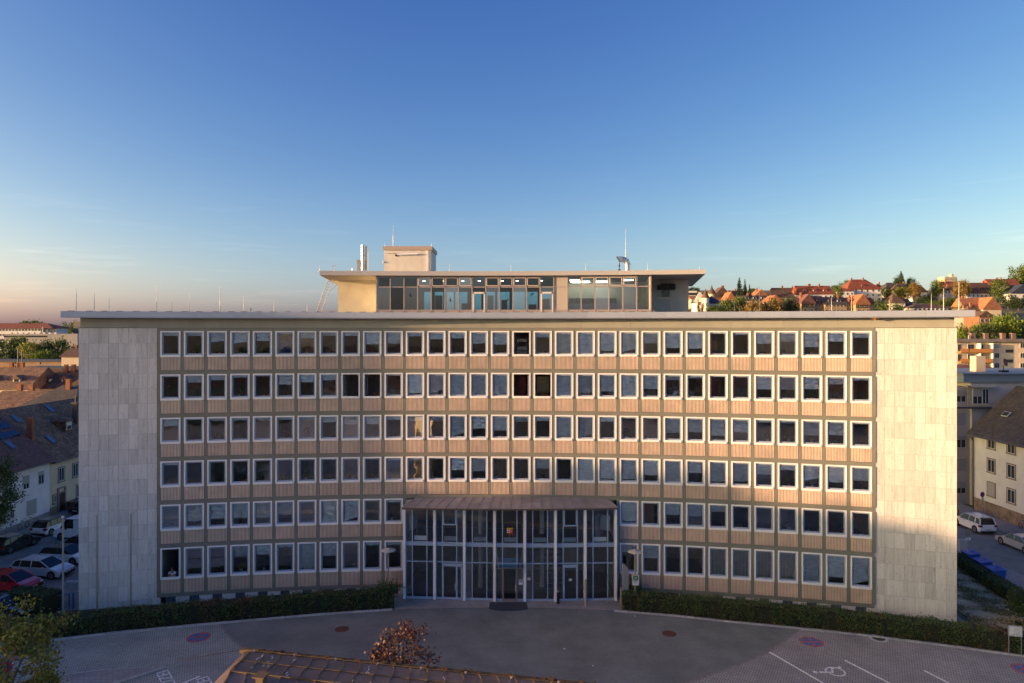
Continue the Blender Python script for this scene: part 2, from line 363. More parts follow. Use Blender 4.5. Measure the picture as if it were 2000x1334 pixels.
# --- rooms behind the windows
def rooms():
    R0 = RR+.32; R1 = RR+5.5
    fl = MB(); ce = MB(); bw = MB()
    for k in range(6):
        zt = 21.9-ST*k; zb = zt-3.1
        if k < 4: spans = [(t_gl, t_gr)]
        else: spans = [(t_gl, TH0+DTH*11-.002), (TH0+DTH*21-.002, t_gr)]
        for (a, b) in spans:
            fl.arc(a, b, R0, R1, zb-.30, zb-.22); ce.arc(a, b, R0, R1, zt-.30, zt-.22); bw.arc(a, b, R1, R1+.1, zb-.22, zt-.3)
    bp_(fl.build('room_floor', M_roomd)); bp_(ce.build('room_ceiling', M_ceil)); bp_(bw.build('room_back_wall', mat('office_back_wall', (.50,.46,.42), .9, nscale=.45, namt=.5)))
    cols = [(.62,.59,.54), (.68,.66,.62), (.50,.46,.42), (.40,.44,.48)]
    r2 = random.Random(3)
    for k in range(6):
        zb = 21.9-ST*k-3.32
        js = range(0, 33) if k < 4 else list(range(0, 12))+list(range(21, 33))
        step = 0
        for j in js:
            if step == 0 or j in (0, 11, 21, 32) and k >= 4 or j in (0, 32):
                t = TH0+DTH*j-.0012
                m = mat('partition_%d' % r2.randrange(3), cols[r2.randrange(4)], .9)
                inst_ = MB().box(-.05, .05, .42, 5.0, 0, 3.0).build('partition_wall', m, None, P(t, RR, zb), -t); bp_(inst_)
                step = r2.choice((1, 2, 2, 3))
            else: step -= 1
            step = max(step, 0)
rooms()
# solid blocks that carry the floors (behind the rooms)
core = MB(); core.arc(t_wl, t_wr, RR+5.6, RR+16, 0, 21.7); core.arc(t_wl, t_gl, RR+.4, RR+5.6, 0, 21.7); core.arc(t_gr, t_wr, RR+.4, RR+5.6, 0, 21.7)
bp_(core.build('building_core', M_conc))

# --- facade grid: piers per storey, bands per floor
pier_m = {}
def pier(t, w, z0, z1):
    key = (round(w, 3), round(z1-z0, 3))
    if key not in pier_m: pier_m[key] = MB().box(-w/2, w/2, -.06, .30, .012, z1-z0-.012).mesh('pier', M_grid)
    bp_(inst('pier', pier_m[key], None, P(t, RR, z0), -t))
wp = DTH*RR-1.48
for k in range(6):
    zt = 21.4-ST*k; zs = zt-2.05 if k < 5 else zt-2.46
    ztop = zt+.0; zbot = zt-3.1 if k < 5 else .81
    for j in range(33):
        if k >= 4 and 11 <= j <= 21:
            if j in (11, 21): pass
            else: continue
        if j == 0: w = .26; t = TH0-.13/RR
        elif j == 32: w = .26; t = TH0+DTH*31+2*HALF+.13/RR
        else: w = wp; t = TH0+DTH*j-wp/2/RR
        pier(t, w, zs+.0, ztop); pier(t, w, zbot, zs)
bm_ = MB(); bm_.arc(t_gl, t_gr, RR-.05, RR+.3, 21.4, 21.67); bp_(bm_.build('floor_band', M_grid))
for k in range(1, 6):
    zc0, zc1 = 21.4-ST*k, 21.4-ST*k+.3
    spans = [(t_gl, t_gr)] if k < 5 else [(t_gl, TH0+DTH*11-.002), (TH0+DTH*21-.002, t_gr)]
    for a, b in spans: bp_(MB().arc(a, b, RR-.055, RR+.3, zc0, zc1).build('floor_band', M_grid))
for a, b in ((t_gl, TH0+DTH*11-.002), (TH0+DTH*21-.002, t_gr)):
    bp_(MB().arc(a, b, RR-.055, RR+.3, .56, .81).build('floor_band', M_grid))

# --- slatted spandrel panels
def panel_mesh(h):
    b = MB(); W = .735
    b.mi = 1; b.box(-W, W, .03, .12, 0, h)
    b.mi = 0; n = 14; p = 2*W/n
    for i in range(n):
        x = -W+p*(i+.5); b.mi = 0; b.box(x-.021, x+.021, -.055, .03, .02, h-.01)
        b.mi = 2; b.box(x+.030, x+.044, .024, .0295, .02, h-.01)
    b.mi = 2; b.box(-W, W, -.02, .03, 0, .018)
    return b.mesh('slatted_panel', [M_slatw, M_slatb, M_slatd])
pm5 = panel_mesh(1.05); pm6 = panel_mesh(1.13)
# --- windows
def frame_mesh(h):
    b = MB(); W = .74; t = .105
    b.box(-W, -W+t, -.10, .05, 0, h); b.box(W-t, W, -.10, .05, 0, h)
    b.box(-W+t, W-t, -.10, .05, h-t, h); b.box(-W+t, W-t, -.14, .05, 0, .17)
    return b.mesh('frame', M_frame)
def sash_mesh(h):
    b = MB(); W = .635; t = .105; z0 = .17; z1 = h-.105
    b.box(-W, -W+t, .005, .09, z0, z1); b.box(W-t, W, .005, .09, z0, z1)
    b.box(-W+t, W-t, .005, .09, z1-t, z1); b.box(-W+t, W-t, .005, .09, z0, z0+t)
    return b.mesh('sash', M_sash)
def pane_mesh(h):
    W = .53; return MB().add([(-W, .05, .275), (W, .05, .275), (W, .05, h-.21), (-W, .05, h-.21)], [(0, 1, 2, 3)]).mesh('pane', M_pane)
FM = {0: (frame_mesh(2.05), sash_mesh(2.05), pane_mesh(2.05)), 1: (frame_mesh(2.46), sash_mesh(2.46), pane_mesh(2.46))}
def foil(name, c, r, bumpy=.5):
    return mat(name, c, r, metal=(.75 if 'bright' in name else .45), nscale=2.3, namt=.22, bump=bumpy, bscale=3.2, stretch=(.9, .9, 2.6), rand=.18)
M_foil = foil('crinkled_sun_foil', (.78, .86, .88), .38, .9)
M_foilb = foil('bright_sun_foil', (.85, .92, .96), .45, .5)  # sky mirrored in tilted panes, put into a lighter foil colour
M_foild = foil('smooth_grey_blind', (.62, .70, .74), .5, .4)
def blind_meshes():
    out = []
    for s in range(7):
        r = random.Random(s); nx, nz_ = 8, 12; vs = []; fs = []
        amp = (.012, .02, .035)[s % 3]
        for j in range(nz_+1):
            for i in range(nx+1):
                x = -.53+1.06*i/nx; z = -j/nz_
                pinch = 1-(.10 if s in (2, 5) else .02)*math.sin(math.pi*j/nz_)
                sag = -.05*math.sin(math.pi*i/nx)*(j/nz_)**3 if s in (1, 4) else 0
                if s == 5: sag += .16*(i/nx)*(j/nz_)**2
                vs.append((x*pinch, .125+r.uniform(-amp, amp)+.02*math.sin(x*9+s+z*3), z+sag+r.uniform(-.004, .004)))
        for j in range(nz_):
            for i in range(nx):
                a = j*(nx+1)+i; fs.append((a, a+1, a+nx+2, a+nx+1))
        b = MB(); b.sm = True; b.add(vs, fs); out.append(b)
    return out
BL = blind_meshes(); BLM = {}
def blind_me(s, kind):
    if (s, kind) not in BLM: BLM[(s, kind)] = BL[s].mesh('blind', {'f': M_foil, 'b': M_foilb, 'd': M_foild}[kind])
    return BLM[(s, kind)]
M_vslat = mat('cream_vertical_blind', (.75, .75, .65), .6)
vb = MB()
for i in range(10): vb.box(-.5+i*.105, -.5+i*.105+.055, .12, .125, 0, 1.0, Matrix.Identity(4))
VB = vb.mesh('blind', M_vslat)
hb = MB()
for i in range(17): hb.box(-.53, .53, .10, .13, i/17, i/17+.036)
HB = hb.mesh('blind', mat('white_shutter_slat', (.62, .68, .74), .4))
# blind drop per window: letter = kind (f crinkled foil, b foil lightened as sky reflection, d dull cloth, v vertical, h horizontal), number = share of the pane
ROWS = [
 "f.12 f.12 f.45 f.5 f.38 - f.25 f.12 f.12 f.55 f.5 f.15 f.3 f.25 f.52 f.55 O f.2 f.95 f1 f.85 f.93 f.5 f.7 f.75 - b.08 b.5 b.38 f.65 b.38 f.2",
 "- f.3 f.2 f.08 - f.45 f.33 f.25 O O - b.92 b.92 d1 d.95 d.95 O O d1 d.85 d.8 f.95 f.65 f.2 f.1 - - f.6 f.6 b.55 b.3 b.1",
 "f.3 - f.1 f.1 f.12 f.1 f.12 f.25 f.35 b.35 f.15 f.2 f.25 d1 b.6 b.7 f.25 f.2 d.95 d1 b.2 - - d.7 d.65 d.8 b.6 f.1 f.1 d.65 d.6 f.05",
 "f.1 - - - - - - - - - f.1 f.1 - b.6 f.65 - - d.5 - b1 b.95 d.95 f.7 d1 d.55 d.9 d.85 f.5 f.25 b.7 b.7 f.6",
 "h1 d.75 d.7 d.72 f.7 d.6 - f1 d1 - f.1 x x x x x x x x x x f.9 - d.55 d.55 d.3 - - - - - -",
 "O - - d.4 d.35 f.1 d.95 d.5 - f.12 f.12 x x x x x x x x x x d.3 d.5 - - v1 v1 v1 v1 d1 f.8 d1"]
WIN = {}
for k in range(6):
    big = 1 if k == 5 else 0; h = 2.46 if big else 2.05; zt = 21.4-ST*k
    for i, code in enumerate(ROWS[k].split()):
        if code == 'x': continue
        t = TH0+DTH*i+HALF; z = zt-h
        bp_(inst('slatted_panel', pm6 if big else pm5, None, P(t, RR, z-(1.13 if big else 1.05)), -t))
        w = bpy.data.objects.new('window', None); C.objects.link(w); w.empty_display_size = .1
        w.location = P(t, RR, z); w.rotation_euler = (0, 0, -t); bp_(w); WIN[(k, i)] = (t, z, h)
        fm, sm_, pn = FM[big]
        inst('frame', fm, w)
        if code == 'O': continue                                  # the sash stands open inside
        inst('sash', sm_, w); inst('pane', pn, w)
        if code != '-':
            fr = float(code[1:]); ph = h-.255-.19
            if code[0] == 'v': inst('blind', VB, w, (0, 0, .26), 0, (1, 1, ph))
            elif code[0] == 'h': inst('blind', HB, w, (0, 0, .26), 0, (1, 1, ph))
            else:
                s = rng.randrange(7) if fr > .3 else rng.choice((0, 3, 6))
                inst('blind', blind_me(s, code[0]), w, (0, 0, h-.17), 0, (1, 1, ph*fr+.02))
# open sashes swung into the room
for (k, i, a) in ((0, 16, 100), (1, 8, 95), (1, 9, 80), (1, 16, 100), (1, 17, 97), (5, 0, 96)):
    t, z, h = WIN[(k, i)]; side = 1 if (k, i) in ((1, 16), (5, 0)) else -1
    b = MB(); b.box(0, .055, -1.15, 0, 0, .07); b.box(0, .055, -1.15, 0, h-.40, h-.33); b.box(0, .055, -1.15, -1.08, .07, h-.40); b.box(0, .055, -.07, 0, .07, h-.40)
    o = b.build('open_sash', M_sash, None, P(t+side*.58/RR, RR+.14, z+.17), -t + math.radians(180 if side < 0 else 180)); bp_(o)

# --- basement strip under the window grid
M_bars = mat('blue_grey_metal', (.16, .21, .29), .5)
M_dark = mat('dark_void', (.012, .014, .018), .9)
pl_m = MB().box(-.49, .49, -.02, .3, 0, .545).mesh('plinth_stone', M_trav)
gb = MB(); gb.mi = 1; gb.box(-.37, .37, .15, .2, 0, .54); gb.mi = 0
for q in range(8): gb.box(-.36+q*.098, -.36+q*.098+.04, 0, .05, 0, .54)
gr_m = gb.mesh('basement_grille', [M_bars, M_dark])
for i in list(range(11))+list(range(21, 32)):
    t = TH0+DTH*i+HALF
    bp_(inst('basement_grille', gr_m, None, P(t, RR, 0), -t)); bp_(inst('plinth_stone', pl_m, None, P(t+DTH/2, RR, 0), -t-DTH/2))
bp_(inst('plinth_stone', pl_m, None, P(TH0-.3/RR, RR, 0), -TH0, (.55, 1, 1)))
bp_(MB().arc(t_gl+.001, TH0+DTH*11-.004, RR-1.0, RR-.8, 0, .16).build('light_well_kerb', M_bars)); bp_(MB().arc(TH0+DTH*21.6, t_gr-.001, RR-1.0, RR-.8, 0, .16).build('light_well_kerb', M_bars))

# --- frieze, eaves and roof
t_fl = th_of(158, RR+.15); t_fr = th_of(1863, RR+.15)
nf = 17
for i in range(nf):
    a = t_fl+(t_fr-t_fl)*i/nf; b = t_fl+(t_fr-t_fl)*(i+1)/nf
    bp_(MB().arc(a+.00004, b-.00004, RR+.02, RR+.4, 21.67, 22.46).build('frieze_board', M_frieze))
bp_(MB().arc(t_wl-.0003, t_gl, RR-.03, RR+.4, 21.635, 21.668).build('coping_strip', M_grid)); bp_(MB().arc(t_gr, t_wr+.0003, RR-.03, RR+.4, 21.635, 21.668).build('coping_strip', M_grid))
t_el = th_of(118, RR-.9); t_er = th_of(1905, RR-.9); ne = 22
for i in range(ne):
    a = t_el+(t_er-t_el)*i/ne; b = t_el+(t_er-t_el)*(i+1)/ne
    bp_(MB().arc(a+.00003, b-.00003, RR-.9, RR-.84, 22.46, 22.9).build('fascia_sheet', M_fascia))
bp_(MB().arc(t_el, t_er, RR-.85, RR-.70, 22.40, 22.455).build('drip_rail', M_fascia))
bp_(MB().arc(t_el+.0003, t_er-.0003, RR-.69, RR+17, 22.46, 22.6).build('soffit', mat('grey_soffit', (.30, .285, .26), .7)))
bp_(MB().arc(t_el+.0002, t_er-.0002, RR-.84, RR+17, 22.62, 22.84).build('roof_deck', mat('gravel_roof', (.25, .24, .22), .95, nscale=3, namt=.3)))
# clamps of the roof membrane showing over the edge
o = MB()
for i in range(60):
    t = t_el+(t_er-t_el)*(i+.5)/60+rng.uniform(-.001, .001); Mx = Matrix.Translation(P(t, RR-.5, 22.84)) @ R3(-t); o.box(-.22, .22, -.05, .1, 0, .10, Mx)
bp_(o.build('membrane_clamps', mat('black_rubber', (.03,.03,.03), .8)))

# --- entrance front
M_post = mat('white_steel_post', (.85, .86, .90), .35)
M_blue = mat('blue_grey_aluminium', (.34, .46, .62), .4, metal=.2)
M_eglass = glass_mat('entrance_glass', (.80, .87, .90), 1.1, .08)
posts = [(790, 54.6), (849, 54.45), (907, 54.25), (966, 54.1), (1025, 54.0), (1085, 54.0), (1143, 54.1), (1202.5, 54.2)]
PP = [Vector(((x-1000)/F*Y, Y, 0)) for x, Y in posts]
ent = thing('entrance_hall', 'glazed two storey entrance front with seven bays under a copper canopy', 'entrance', PP[3])
def ep(o): o.location = Vector(o.location)-Vector(ent.location); o.parent = ent; return o
pb = MB().box(-.09, .09, -.16, .05, 0, 7.45)
pm_ = pb.mesh('post', M_post)
ZT = 7.4
for p in PP: ep(inst('post', pm_, None, p, 0))
light = [(0.0, .24), (.24, .76), (.76, 1.0)]
lv = [(.18, 2.95), (3.03, 4.28), (4.58, ZT)]
for bidx in range(7):
    a, b = PP[bidx], PP[bidx+1]; d = b-a; ln = d.length; ang = math.atan2(d.y, d.x)
    Mx = Matrix.Translation(a) @ R3(ang); x0 = .09; x1 = ln-.09; W = x1-x0
    fr = MB()
    fr.box(x0, x1, .02, .14, .03, .18); fr.box(x0, x1, .02, .14, 2.95, 3.03); fr.box(x0, x1, -.02, .14, 4.28, 4.36); fr.box(x0, x1, .03, .16, 4.36, 4.50); fr.box(x0, x1, -.02, .14, 4.50, 4.58); fr.box(x0, x1, .02, .14, ZT-.08, ZT)
    for m_ in (.24, .76):
        xm = x0+W*m_
        for z0, z1 in lv: fr.box(xm-.04, xm+.04, .01, .15, z0, z1)
    fr.box(x0, x0+.05, .02, .14, .18, ZT-.08); fr.box(x1-.05, x1, .02, .14, .18, ZT-.08)
    ep(fr.build('mullion_frame', M_blue, None, a, ang))
    for z0, z1 in lv:
        for l0, l1 in light:
            xa = x0+W*l0+(.05 if l0 == 0 else .04); xb = x0+W*l1-(.05 if l1 == 1 else .04)
            ep(MB().add([(xa, .08, z0), (xb, .08, z0), (xb, .08, z1), (xa, .08, z1)], [(0,1,2,3)]).build('pane', M_eglass, None, a, ang))
    if bidx in (1, 5):                     # opening lights on the upper floor
        v = MB(); xa = x0+W*.24+.04; xb = x0+W*.76-.04
        v.box(xa, xb, -.02, .1, 5.93, 6.03); v.box(xa, xa+.09, -.02, .1, 6.03, ZT-.17); v.box(xb-.09, xb, -.02, .1, 6.03, ZT-.17); v.box(xa, xb, -.02, .1, ZT-.17, ZT-.09)
        ep(v.build('opening_light', M_blue, None, a, ang))
    if bidx in (1, 3, 5):                  # doors
        dr = bpy.data.objects.new('door', None); C.objects.link(dr); dr.location = a; dr.rotation_euler = (0, 0, ang); ep(dr)
        xa = x0+W*.24-.02 if bidx != 1 else x0+W*.24-.02; xb = x0+W*.76+.02 if bidx != 1 else x1-.05
        mt = M_blue if bidx != 3 else mat('steel_door_frame', (.30, .28, .27), .4, metal=.5)
        db = MB(); db.box(xa, xa+.13, -.06, .0, .05, 2.8); db.box(xb-.13, xb, -.06, .0, .05, 2.8); db.box(xa, xb, -.06, .0, 2.68, 2.9); db.box(xa+.13, xb-.13, -.06, .0, .05, .22)
        if bidx == 1: db.box(x0+W*.76-.05, x0+W*.76+.08, -.065, .0, .22, 2.68)
        db.build('door_frame', mt, dr)
        hx = (x0+W*.76-.1) if bidx != 5 else xa+.07
        MB().tube((hx, -.14, .85), (hx, -.14, 1.35), .02, 6).bar((hx, -.14, .9), (hx, -.05, .9), .02).bar((hx, -.14, 1.3), (hx, -.05, 1.3), .02).build('handle', M_post, dr)
    rd = MB(); xa = x0+W*.24+.10; xb = x0+W*.76-.06
    rd.box(xa, xb, .30, .38, 4.62, 4.95)
    ep(rd.build('radiator', mat('white_radiator', (.9, .92, .9), .5), None, a, ang))
    hr = MB().tube((x0, .6, 5.58), (x1, .6, 5.58), .016, 5); ep(hr.build('inner_rail', mat('steel_tube', (.45,.45,.45), .3, metal=.8), None, a, ang))
# side returns of the entrance
for p, tt in ((PP[0], TH0+DTH*11), (PP[7], TH0+DTH*21-.001)):
    q = P(tt, RR-.06); sd = MB(); dx = q.x-p.x; dy = q.y-p.y; Ls = math.hypot(dx, dy); aa = math.atan2(dy, dx)
    sd.box(.06, Ls, -.03, .03, 4.28, 4.58); sd.box(.06, Ls, -.03, .03, .03, .18); sd.box(.06, Ls, -.03, .03, ZT-.1, ZT); sd.box(.06, Ls, -.03, .03, 2.95, 3.03); sd.box(Ls-.1, Ls, -.04, .04, .18, ZT-.1)
    ep(sd.build('side_frame', M_blue, None, p, aa))
    ep(MB().add([(.06,0,.18),(Ls-.1,0,.18),(Ls-.1,0,ZT-.1),(.06,0,ZT-.1)], [(0,1,2,3)]).build('side_pane', M_eglass, None, p, aa))
# inner rooms of the entrance
M_tilef = mat('brown_stone_floor', (.42, .38, .34), .35, nscale=1.5, namt=.2)
eb = MB(); a = PP[0]; b = PP[7]
eb.box(a.x, b.x, 54.85, 62.5, 4.15, 4.5)
ep(eb.build('upper_floor', mat('grey_lino', (.16,.16,.17), .5)))
ep(MB().box(a.x, b.x, 54.7, 62.5, .0, .03).build('hall_floor', M_tilef))
ep(MB().box(a.x, b.x, 55.2, 61.0, 7.5, 7.72).build('hall_ceiling', mat('grey_ceiling', (.30,.30,.30), .9)))
ep(MB().box(a.x-.05, b.x+.05, 61.0, 61.2, 0, 7.5).build('hall_back_wall', mat('hall_brown_wall', (.36,.32,.28), .8, nscale=.5, namt=.4)))
for xx in (a.x-.12, b.x+.12): ep(MB().box(xx-.05, xx+.05, 55.8, 61.2, 0, 7.5).build('hall_side_wall', mat('hall_pale_wall', (.55,.55,.53), .9)))
for px in (938.5, 1058.5): ep(MB().tube(((px-1000)/F*57, 57, 4.5), ((px-1000)/F*57, 57, 7.5), .2, 14).tube(((px-1000)/F*57, 57, .03), ((px-1000)/F*57, 57, 4.15), .2, 14).build('column', mat('white_column', (.85,.85,.83), .6)))
ep(MB().box(-5.5, 6.5, 60.2, 60.9, 4.5, 6.3).build('cupboard_row', mat('brown_cupboard', (.14,.10,.08), .6)))
st_ = MB()
for i in range(12): st_.box(2.0, 4.4, 56.6+i*.3, 57.0+i*.3, .35*i, .35*i+.08)
ep(st_.build('stair', mat('stair_stone', (.38,.38,.36), .6)))

# canopy of folded copper sheets
M_cop = mat('weathered_copper_sheet', (.31, .285, .295), .5, metal=.35, nscale=1.6, namt=.18, rand=.09)
can = bpy.data.objects.new('canopy', None); C.objects.link(can); can.location = (0,0,0); ep(can); can.location = -Vector(ent.location)
eL, eR = at(786, 993, 53.9), at(1207, 993, 53.6); tL, tR = at(816, 973, 55.3), at(1184, 973, 55.1)
def cfront(u): # eave point
    x = eL.x+(eR.x-eL.x)*u; return Vector((x, 53.75-.35*math.sin(math.pi*u), 7.46))
def cback(u):
    x = tL.x+(tR.x-tL.x)*u; return Vector((x, 55.22, 7.98))
n = 20
for i in range(n):
    u0, u1 = i/n, (i+1)/n; A, B, Cc, D = cfront(u0), cfront(u1), cback(u1), cback(u0); g = .012
    m1 = (A+D)/2; m2 = (B+Cc)/2
    for (p0, p1, p2, p3) in ((A, B, m2, m1), (m1, m2, Cc, D)):
        q = [p0+Vector((g, g, 0)), p1+Vector((-g, g, 0)), p2+Vector((-g, -g, 0)), p3+Vector((g, -g, 0))]
        vs = q+[p-Vector((0, 0, .03)) for p in q]
        MB().add(vs, [(0,1,2,3),(7,6,5,4),(0,4,5,1),(1,5,6,2),(2,6,7,3),(3,7,4,0)]).build('roof_sheet', M_cop, can)
    MB().bar(A+Vector((0,0,.015)), D+Vector((0,0,.015)), .035, .05).build('seam', M_cop, can)
for E_, T_, side in ((eL, tL, -1), (eR, tR, 1)):
    f = cfront(0 if side < 0 else 1); bk = cback(0 if side < 0 else 1); wv = Vector((f.x, 55.22, 7.46))
    MB().add([f, bk, wv], [(0, 1, 2)]).build('hip_sheet', M_cop, can); MB().bar(f, bk, .07, .07).build('hip_seam', M_cop, can)
gt = MB()
for i in range(n):
    A, B = cfront(i/n), cfront((i+1)/n); gt.bar(A+Vector((0, -.06, -.03)), B+Vector((0, -.06, -.03)), .13, .11)
gt.build('gutter', mat('copper_gutter', (.13,.10,.09), .5, metal=.3), can)
# plane under the sheets
cb_ = MB(); pts = [cfront(i/n)-Vector((0,0,.06)) for i in range(n+1)]+[Vector((tR.x+.6, 55.22, 7.4)), Vector((tL.x-.6, 55.22, 7.4))]
cb_.poly(pts, 7.40, 7.44); cb_.build('canopy_soffit', mat('canopy_board', (.22,.21,.2), .7), can)
MB().bar(cback(0)+Vector((0,.02,.05)), cback(1)+Vector((0,.02,.05)), .12, .2).build('flashing', M_grid, can)
# glass wind screen at the middle door
ws = MB(); p0 = PP[3]; ws.tube((p0.x+.12, 53.3, 0), (p0.x+.12, 53.3, 2.95), .025, 6).tube((p0.x+.12, 53.9, 4.3), (p0.x+.35, 53.0, 2.98), .018, 5).tube((PP[4].x-.12, 53.9, 4.3), (PP[4].x-.4, 53.0, 2.98), .018, 5).bar((p0.x+.1, 53.0, 2.98), (PP[4].x-.1, 53.0, 2.98), .05)
ep(ws.build('glass_canopy_frame', mat('steel_door_frame', (.30,.28,.27), .4)))
ep(MB().box(p0.x+.1, PP[4].x-.1, 53.0, 53.9, 2.99, 3.01).build('glass_canopy', M_eglass))

# --- roof house (penthouse)
pent = thing('roof_pavilion', 'long flat roofed rooftop pavilion with glazed front standing on the curved office block', 'roof pavilion', P(.04, RR+2, 22.84))
def pp(o): o.location = Vector(o.location)-Vector(pent.location); o.parent = pent; return o
RF = RR+1.7
ta, tb = th_of(624, RF), th_of(1378, RF)
nfs = 9
M_pf = mat('beige_fascia_sheet', (.47, .455, .445), .5, rand=.04)
for i in range(nfs):
    a = ta+(tb-ta)*i/nfs; b = ta+(tb-ta)*(i+1)/nfs
    pp(MB().arc(a+.00003, b-.00003, RF, RF+.06, 26.05, 26.42).build('fascia_sheet', M_pf))
# tapered roof slab
M_psof = mat('cream_soffit', (.50, .46, .38), .7)
sl = MB()
ns = 24
for i in range(ns):
    a = ta+(tb-ta)*i/ns; b = ta+(tb-ta)*(i+1)/ns
    vs = [P(a, RF+.06, 26.06), P(b, RF+.06, 26.06), P(b, RF+11.5, 25.78), P(a, RF+11.5, 25.78), P(a, RF+.06, 26.38), P(b, RF+.06, 26.38), P(b, RF+11.5, 26.38), P(a, RF+11.5, 26.38)]
    sl.add(vs, [(3,2,1,0),(4,5,6,7),(2,3,7,6)])
    if i == 0: sl.add(vs, [(3,0,4,7)])
    if i == ns-1: sl.add(vs, [(1,2,6,5)])
pp(sl.build('roof_slab', M_psof))
M_pw = mat('cream_render_wall', (.62, .58, .49), .8, nscale=1.0, namt=.1)
RG = RF+.45; RW = RF+4.6
g0, g1 = th_of(735.5, RG), th_of(1271, RG)
wl, wr = th_of(660, RW), th_of(1345, RW)
pp(MB().arc(wl, g0+.004, RW, RW+.3, 22.84, 26.0).build('end_wall', M_pw)); pp(MB().arc(g1-.004, wr, RW, RW+.3, 22.84, 26.0).build('end_wall', M_pw))
# splayed side walls to the back
pp(MB().arc(wl, wl+.0025, RW, RW+6.5, 22.84, 25.95).build('side_wall', M_pw)); pp(MB().arc(wr-.0025, wr, RW, RW+6.5, 22.84, 25.95).build('side_wall', M_pw))
# glazed box: cheeks
pp(MB().arc(g0, g0+.0012, RG, RW, 22.84, 26.04).build('box_cheek', M_pw)); pp(MB().arc(g1-.0012, g1, RG, RW, 22.84, 26.04).build('box_cheek', M_pw))
M_pm = mat('pinkish_aluminium', (.40, .34, .32), .4, metal=.1)
M_pg = glass_mat('pavilion_glass', (.80, .88, .90), .45)
NB = 20; dt = (g1-g0)/NB
mm_ = MB().box(-.045, .045, -.06, .08, 0, 3.15).mesh('mullion', M_pm)
for i in range(NB+1):
    t = g0+dt*i; pp(inst('mullion', mm_, None, P(t, RG, 22.9), -t))
pp(MB().arc(g0, g1, RG-.03, RG+.05, 25.07, 25.15).build('transom', M_pm)); pp(MB().arc(g0, g1, RG-.03, RG+.05, 22.9, 23.15).build('sill_rail', M_pm)); pp(MB().arc(g0, g1, RG-.02, RG+.06, 25.94, 26.04).build('head_rail', M_pm))
hop = {3, 4, 5, 6, 8, 9, 10, 11, 15, 16, 17, 18}; wpx = dt*RG
gp = MB().add([(-wpx/2+.045, 0, 0), (wpx/2-.045, 0, 0), (wpx/2-.045, 0, 1.92), (-wpx/2+.045, 0, 1.92)], [(0,1,2,3)]).mesh('pane', M_pg)
gu = MB().add([(-wpx/2+.045, 0, 0), (wpx/2-.045, 0, 0), (wpx/2-.045, 0, .79), (-wpx/2+.045, 0, .79)], [(0,1,2,3)]).mesh('pane', M_pg)
hp = MB(); W = wpx/2-.05
hp.box(-W, -W+.07, -.08, .02, .04, .75); hp.box(W-.07, W, -.08, .02, .04, .75); hp.box(-W, W, -.08, .02, .04, .11); hp.box(-W, W, -.08, .02, .70, .77)
hp = hp.mesh('hopper_frame', mat('pale_pink_frame', (.55,.48,.44), .4))
dfm = MB(); dfm.box(-W, -W+.12, -.08, .04, 0, 1.72); dfm.box(W-.12, W, -.08, .04, 0, 1.72); dfm.box(-W, W, -.08, .04, 1.6, 1.74)
dfm = dfm.mesh('door_frame', mat('white_door_frame', (.72,.70,.68), .35))
for i in range(NB):
    t = g0+dt*(i+.5)
    if i == 13: pp(MB().arc(g0+dt*13+.0004, g0+dt*14-.0004, RG, RG+.1, 22.9, 26.0).build('solid_panel', mat('beige_panel', (.46,.41,.35), .6))); continue
    pp(inst('pane', gp, None, P(t, RG+.02, 23.15), -t)); pp(inst('pane', gu, None, P(t, RG+.02, 25.15), -t))
    if i in hop: pp(inst('hopper_frame', hp, None, P(t, RG, 25.15), -t))
    if i in (7, 12): pp(inst('door_frame', dfm, None, P(t, RG, 22.95), -t))
# pavilion interior
RBk = RG+8.5
pp(MB().arc(g0, g1, RG+.1, RBk, 22.84, 22.95).build('pavilion_floor', mat('grey_floor', (.22,.21,.2), .5)))
pp(MB().arc(g0, g1, RG+.1, RBk, 25.85, 25.95).build('pavilion_ceiling', mat('dark_grey_ceiling', (.17,.17,.18), .8)))
bk = MB(); bk.arc(g0, g1, RBk, RBk+.2, 25.2, 25.85); bk.arc(g0, g1, RBk, RBk+.2, 22.84, 23.35)
def bt(px): return th_of(px, RBk)
for a_, b_ in ((736, 828), (843, 849), (866, 872), (886, 889), (913, 921), (940, 944), (967, 971), (995, 1001), (1025, 1029), (1050, 1056), (1076, 1110)): bk.arc(bt(a_), bt(b_), RBk, RBk+.2, 23.3, 25.3)
pp(bk.build('back_wall', mat('grey_back_wall', (.18,.18,.19), .8)))
pp(MB().arc(g0, bt(1078), RBk+.1, RBk+.12, 23.3, 25.25).build('back_glass', glass_mat('rear_glass', (.42,.70,.80), .3)))
kt = MB(); tk = g0+dt*14; kt.arc(tk, g1, RG+5, RG+5.1, 22.95, 25.85); kt.arc(tk-.0008, tk, RG+.1, RG+5, 22.95, 25.85)
pp(kt.build('kitchen_wall', mat('kitchen_tiles', (.52,.54,.44), .4)))
kc = MB(); kc.arc(tk+.001, g1-.006, RG+.9, RG+1.5, 22.95, 23.75); r3 = random.Random(5)
pp(kc.build('kitchen_counter', mat('white_counter', (.6,.58,.54), .5)))
kk = MB()
for q in range(26):
    t = tk+.0015+(g1-tk-.006)*r3.random()*.6; Mx = Matrix.Translation(P(t, RG+r3.uniform(3.6, 4.4), 23.0+r3.uniform(.3, .9))) @ R3(-t); kk.box(-.2, .2, -.1, .1, 0, r3.uniform(.2, .5), Mx)
kk.arc(tk+.001, tk+(g1-tk)*.62, RG+4.5, RG+4.9, 23.0, 24.35)
pp(kk.build('kitchen_equipment', mat('dark_steel', (.10,.10,.09), .35, metal=.6, nscale=3, namt=.5)))
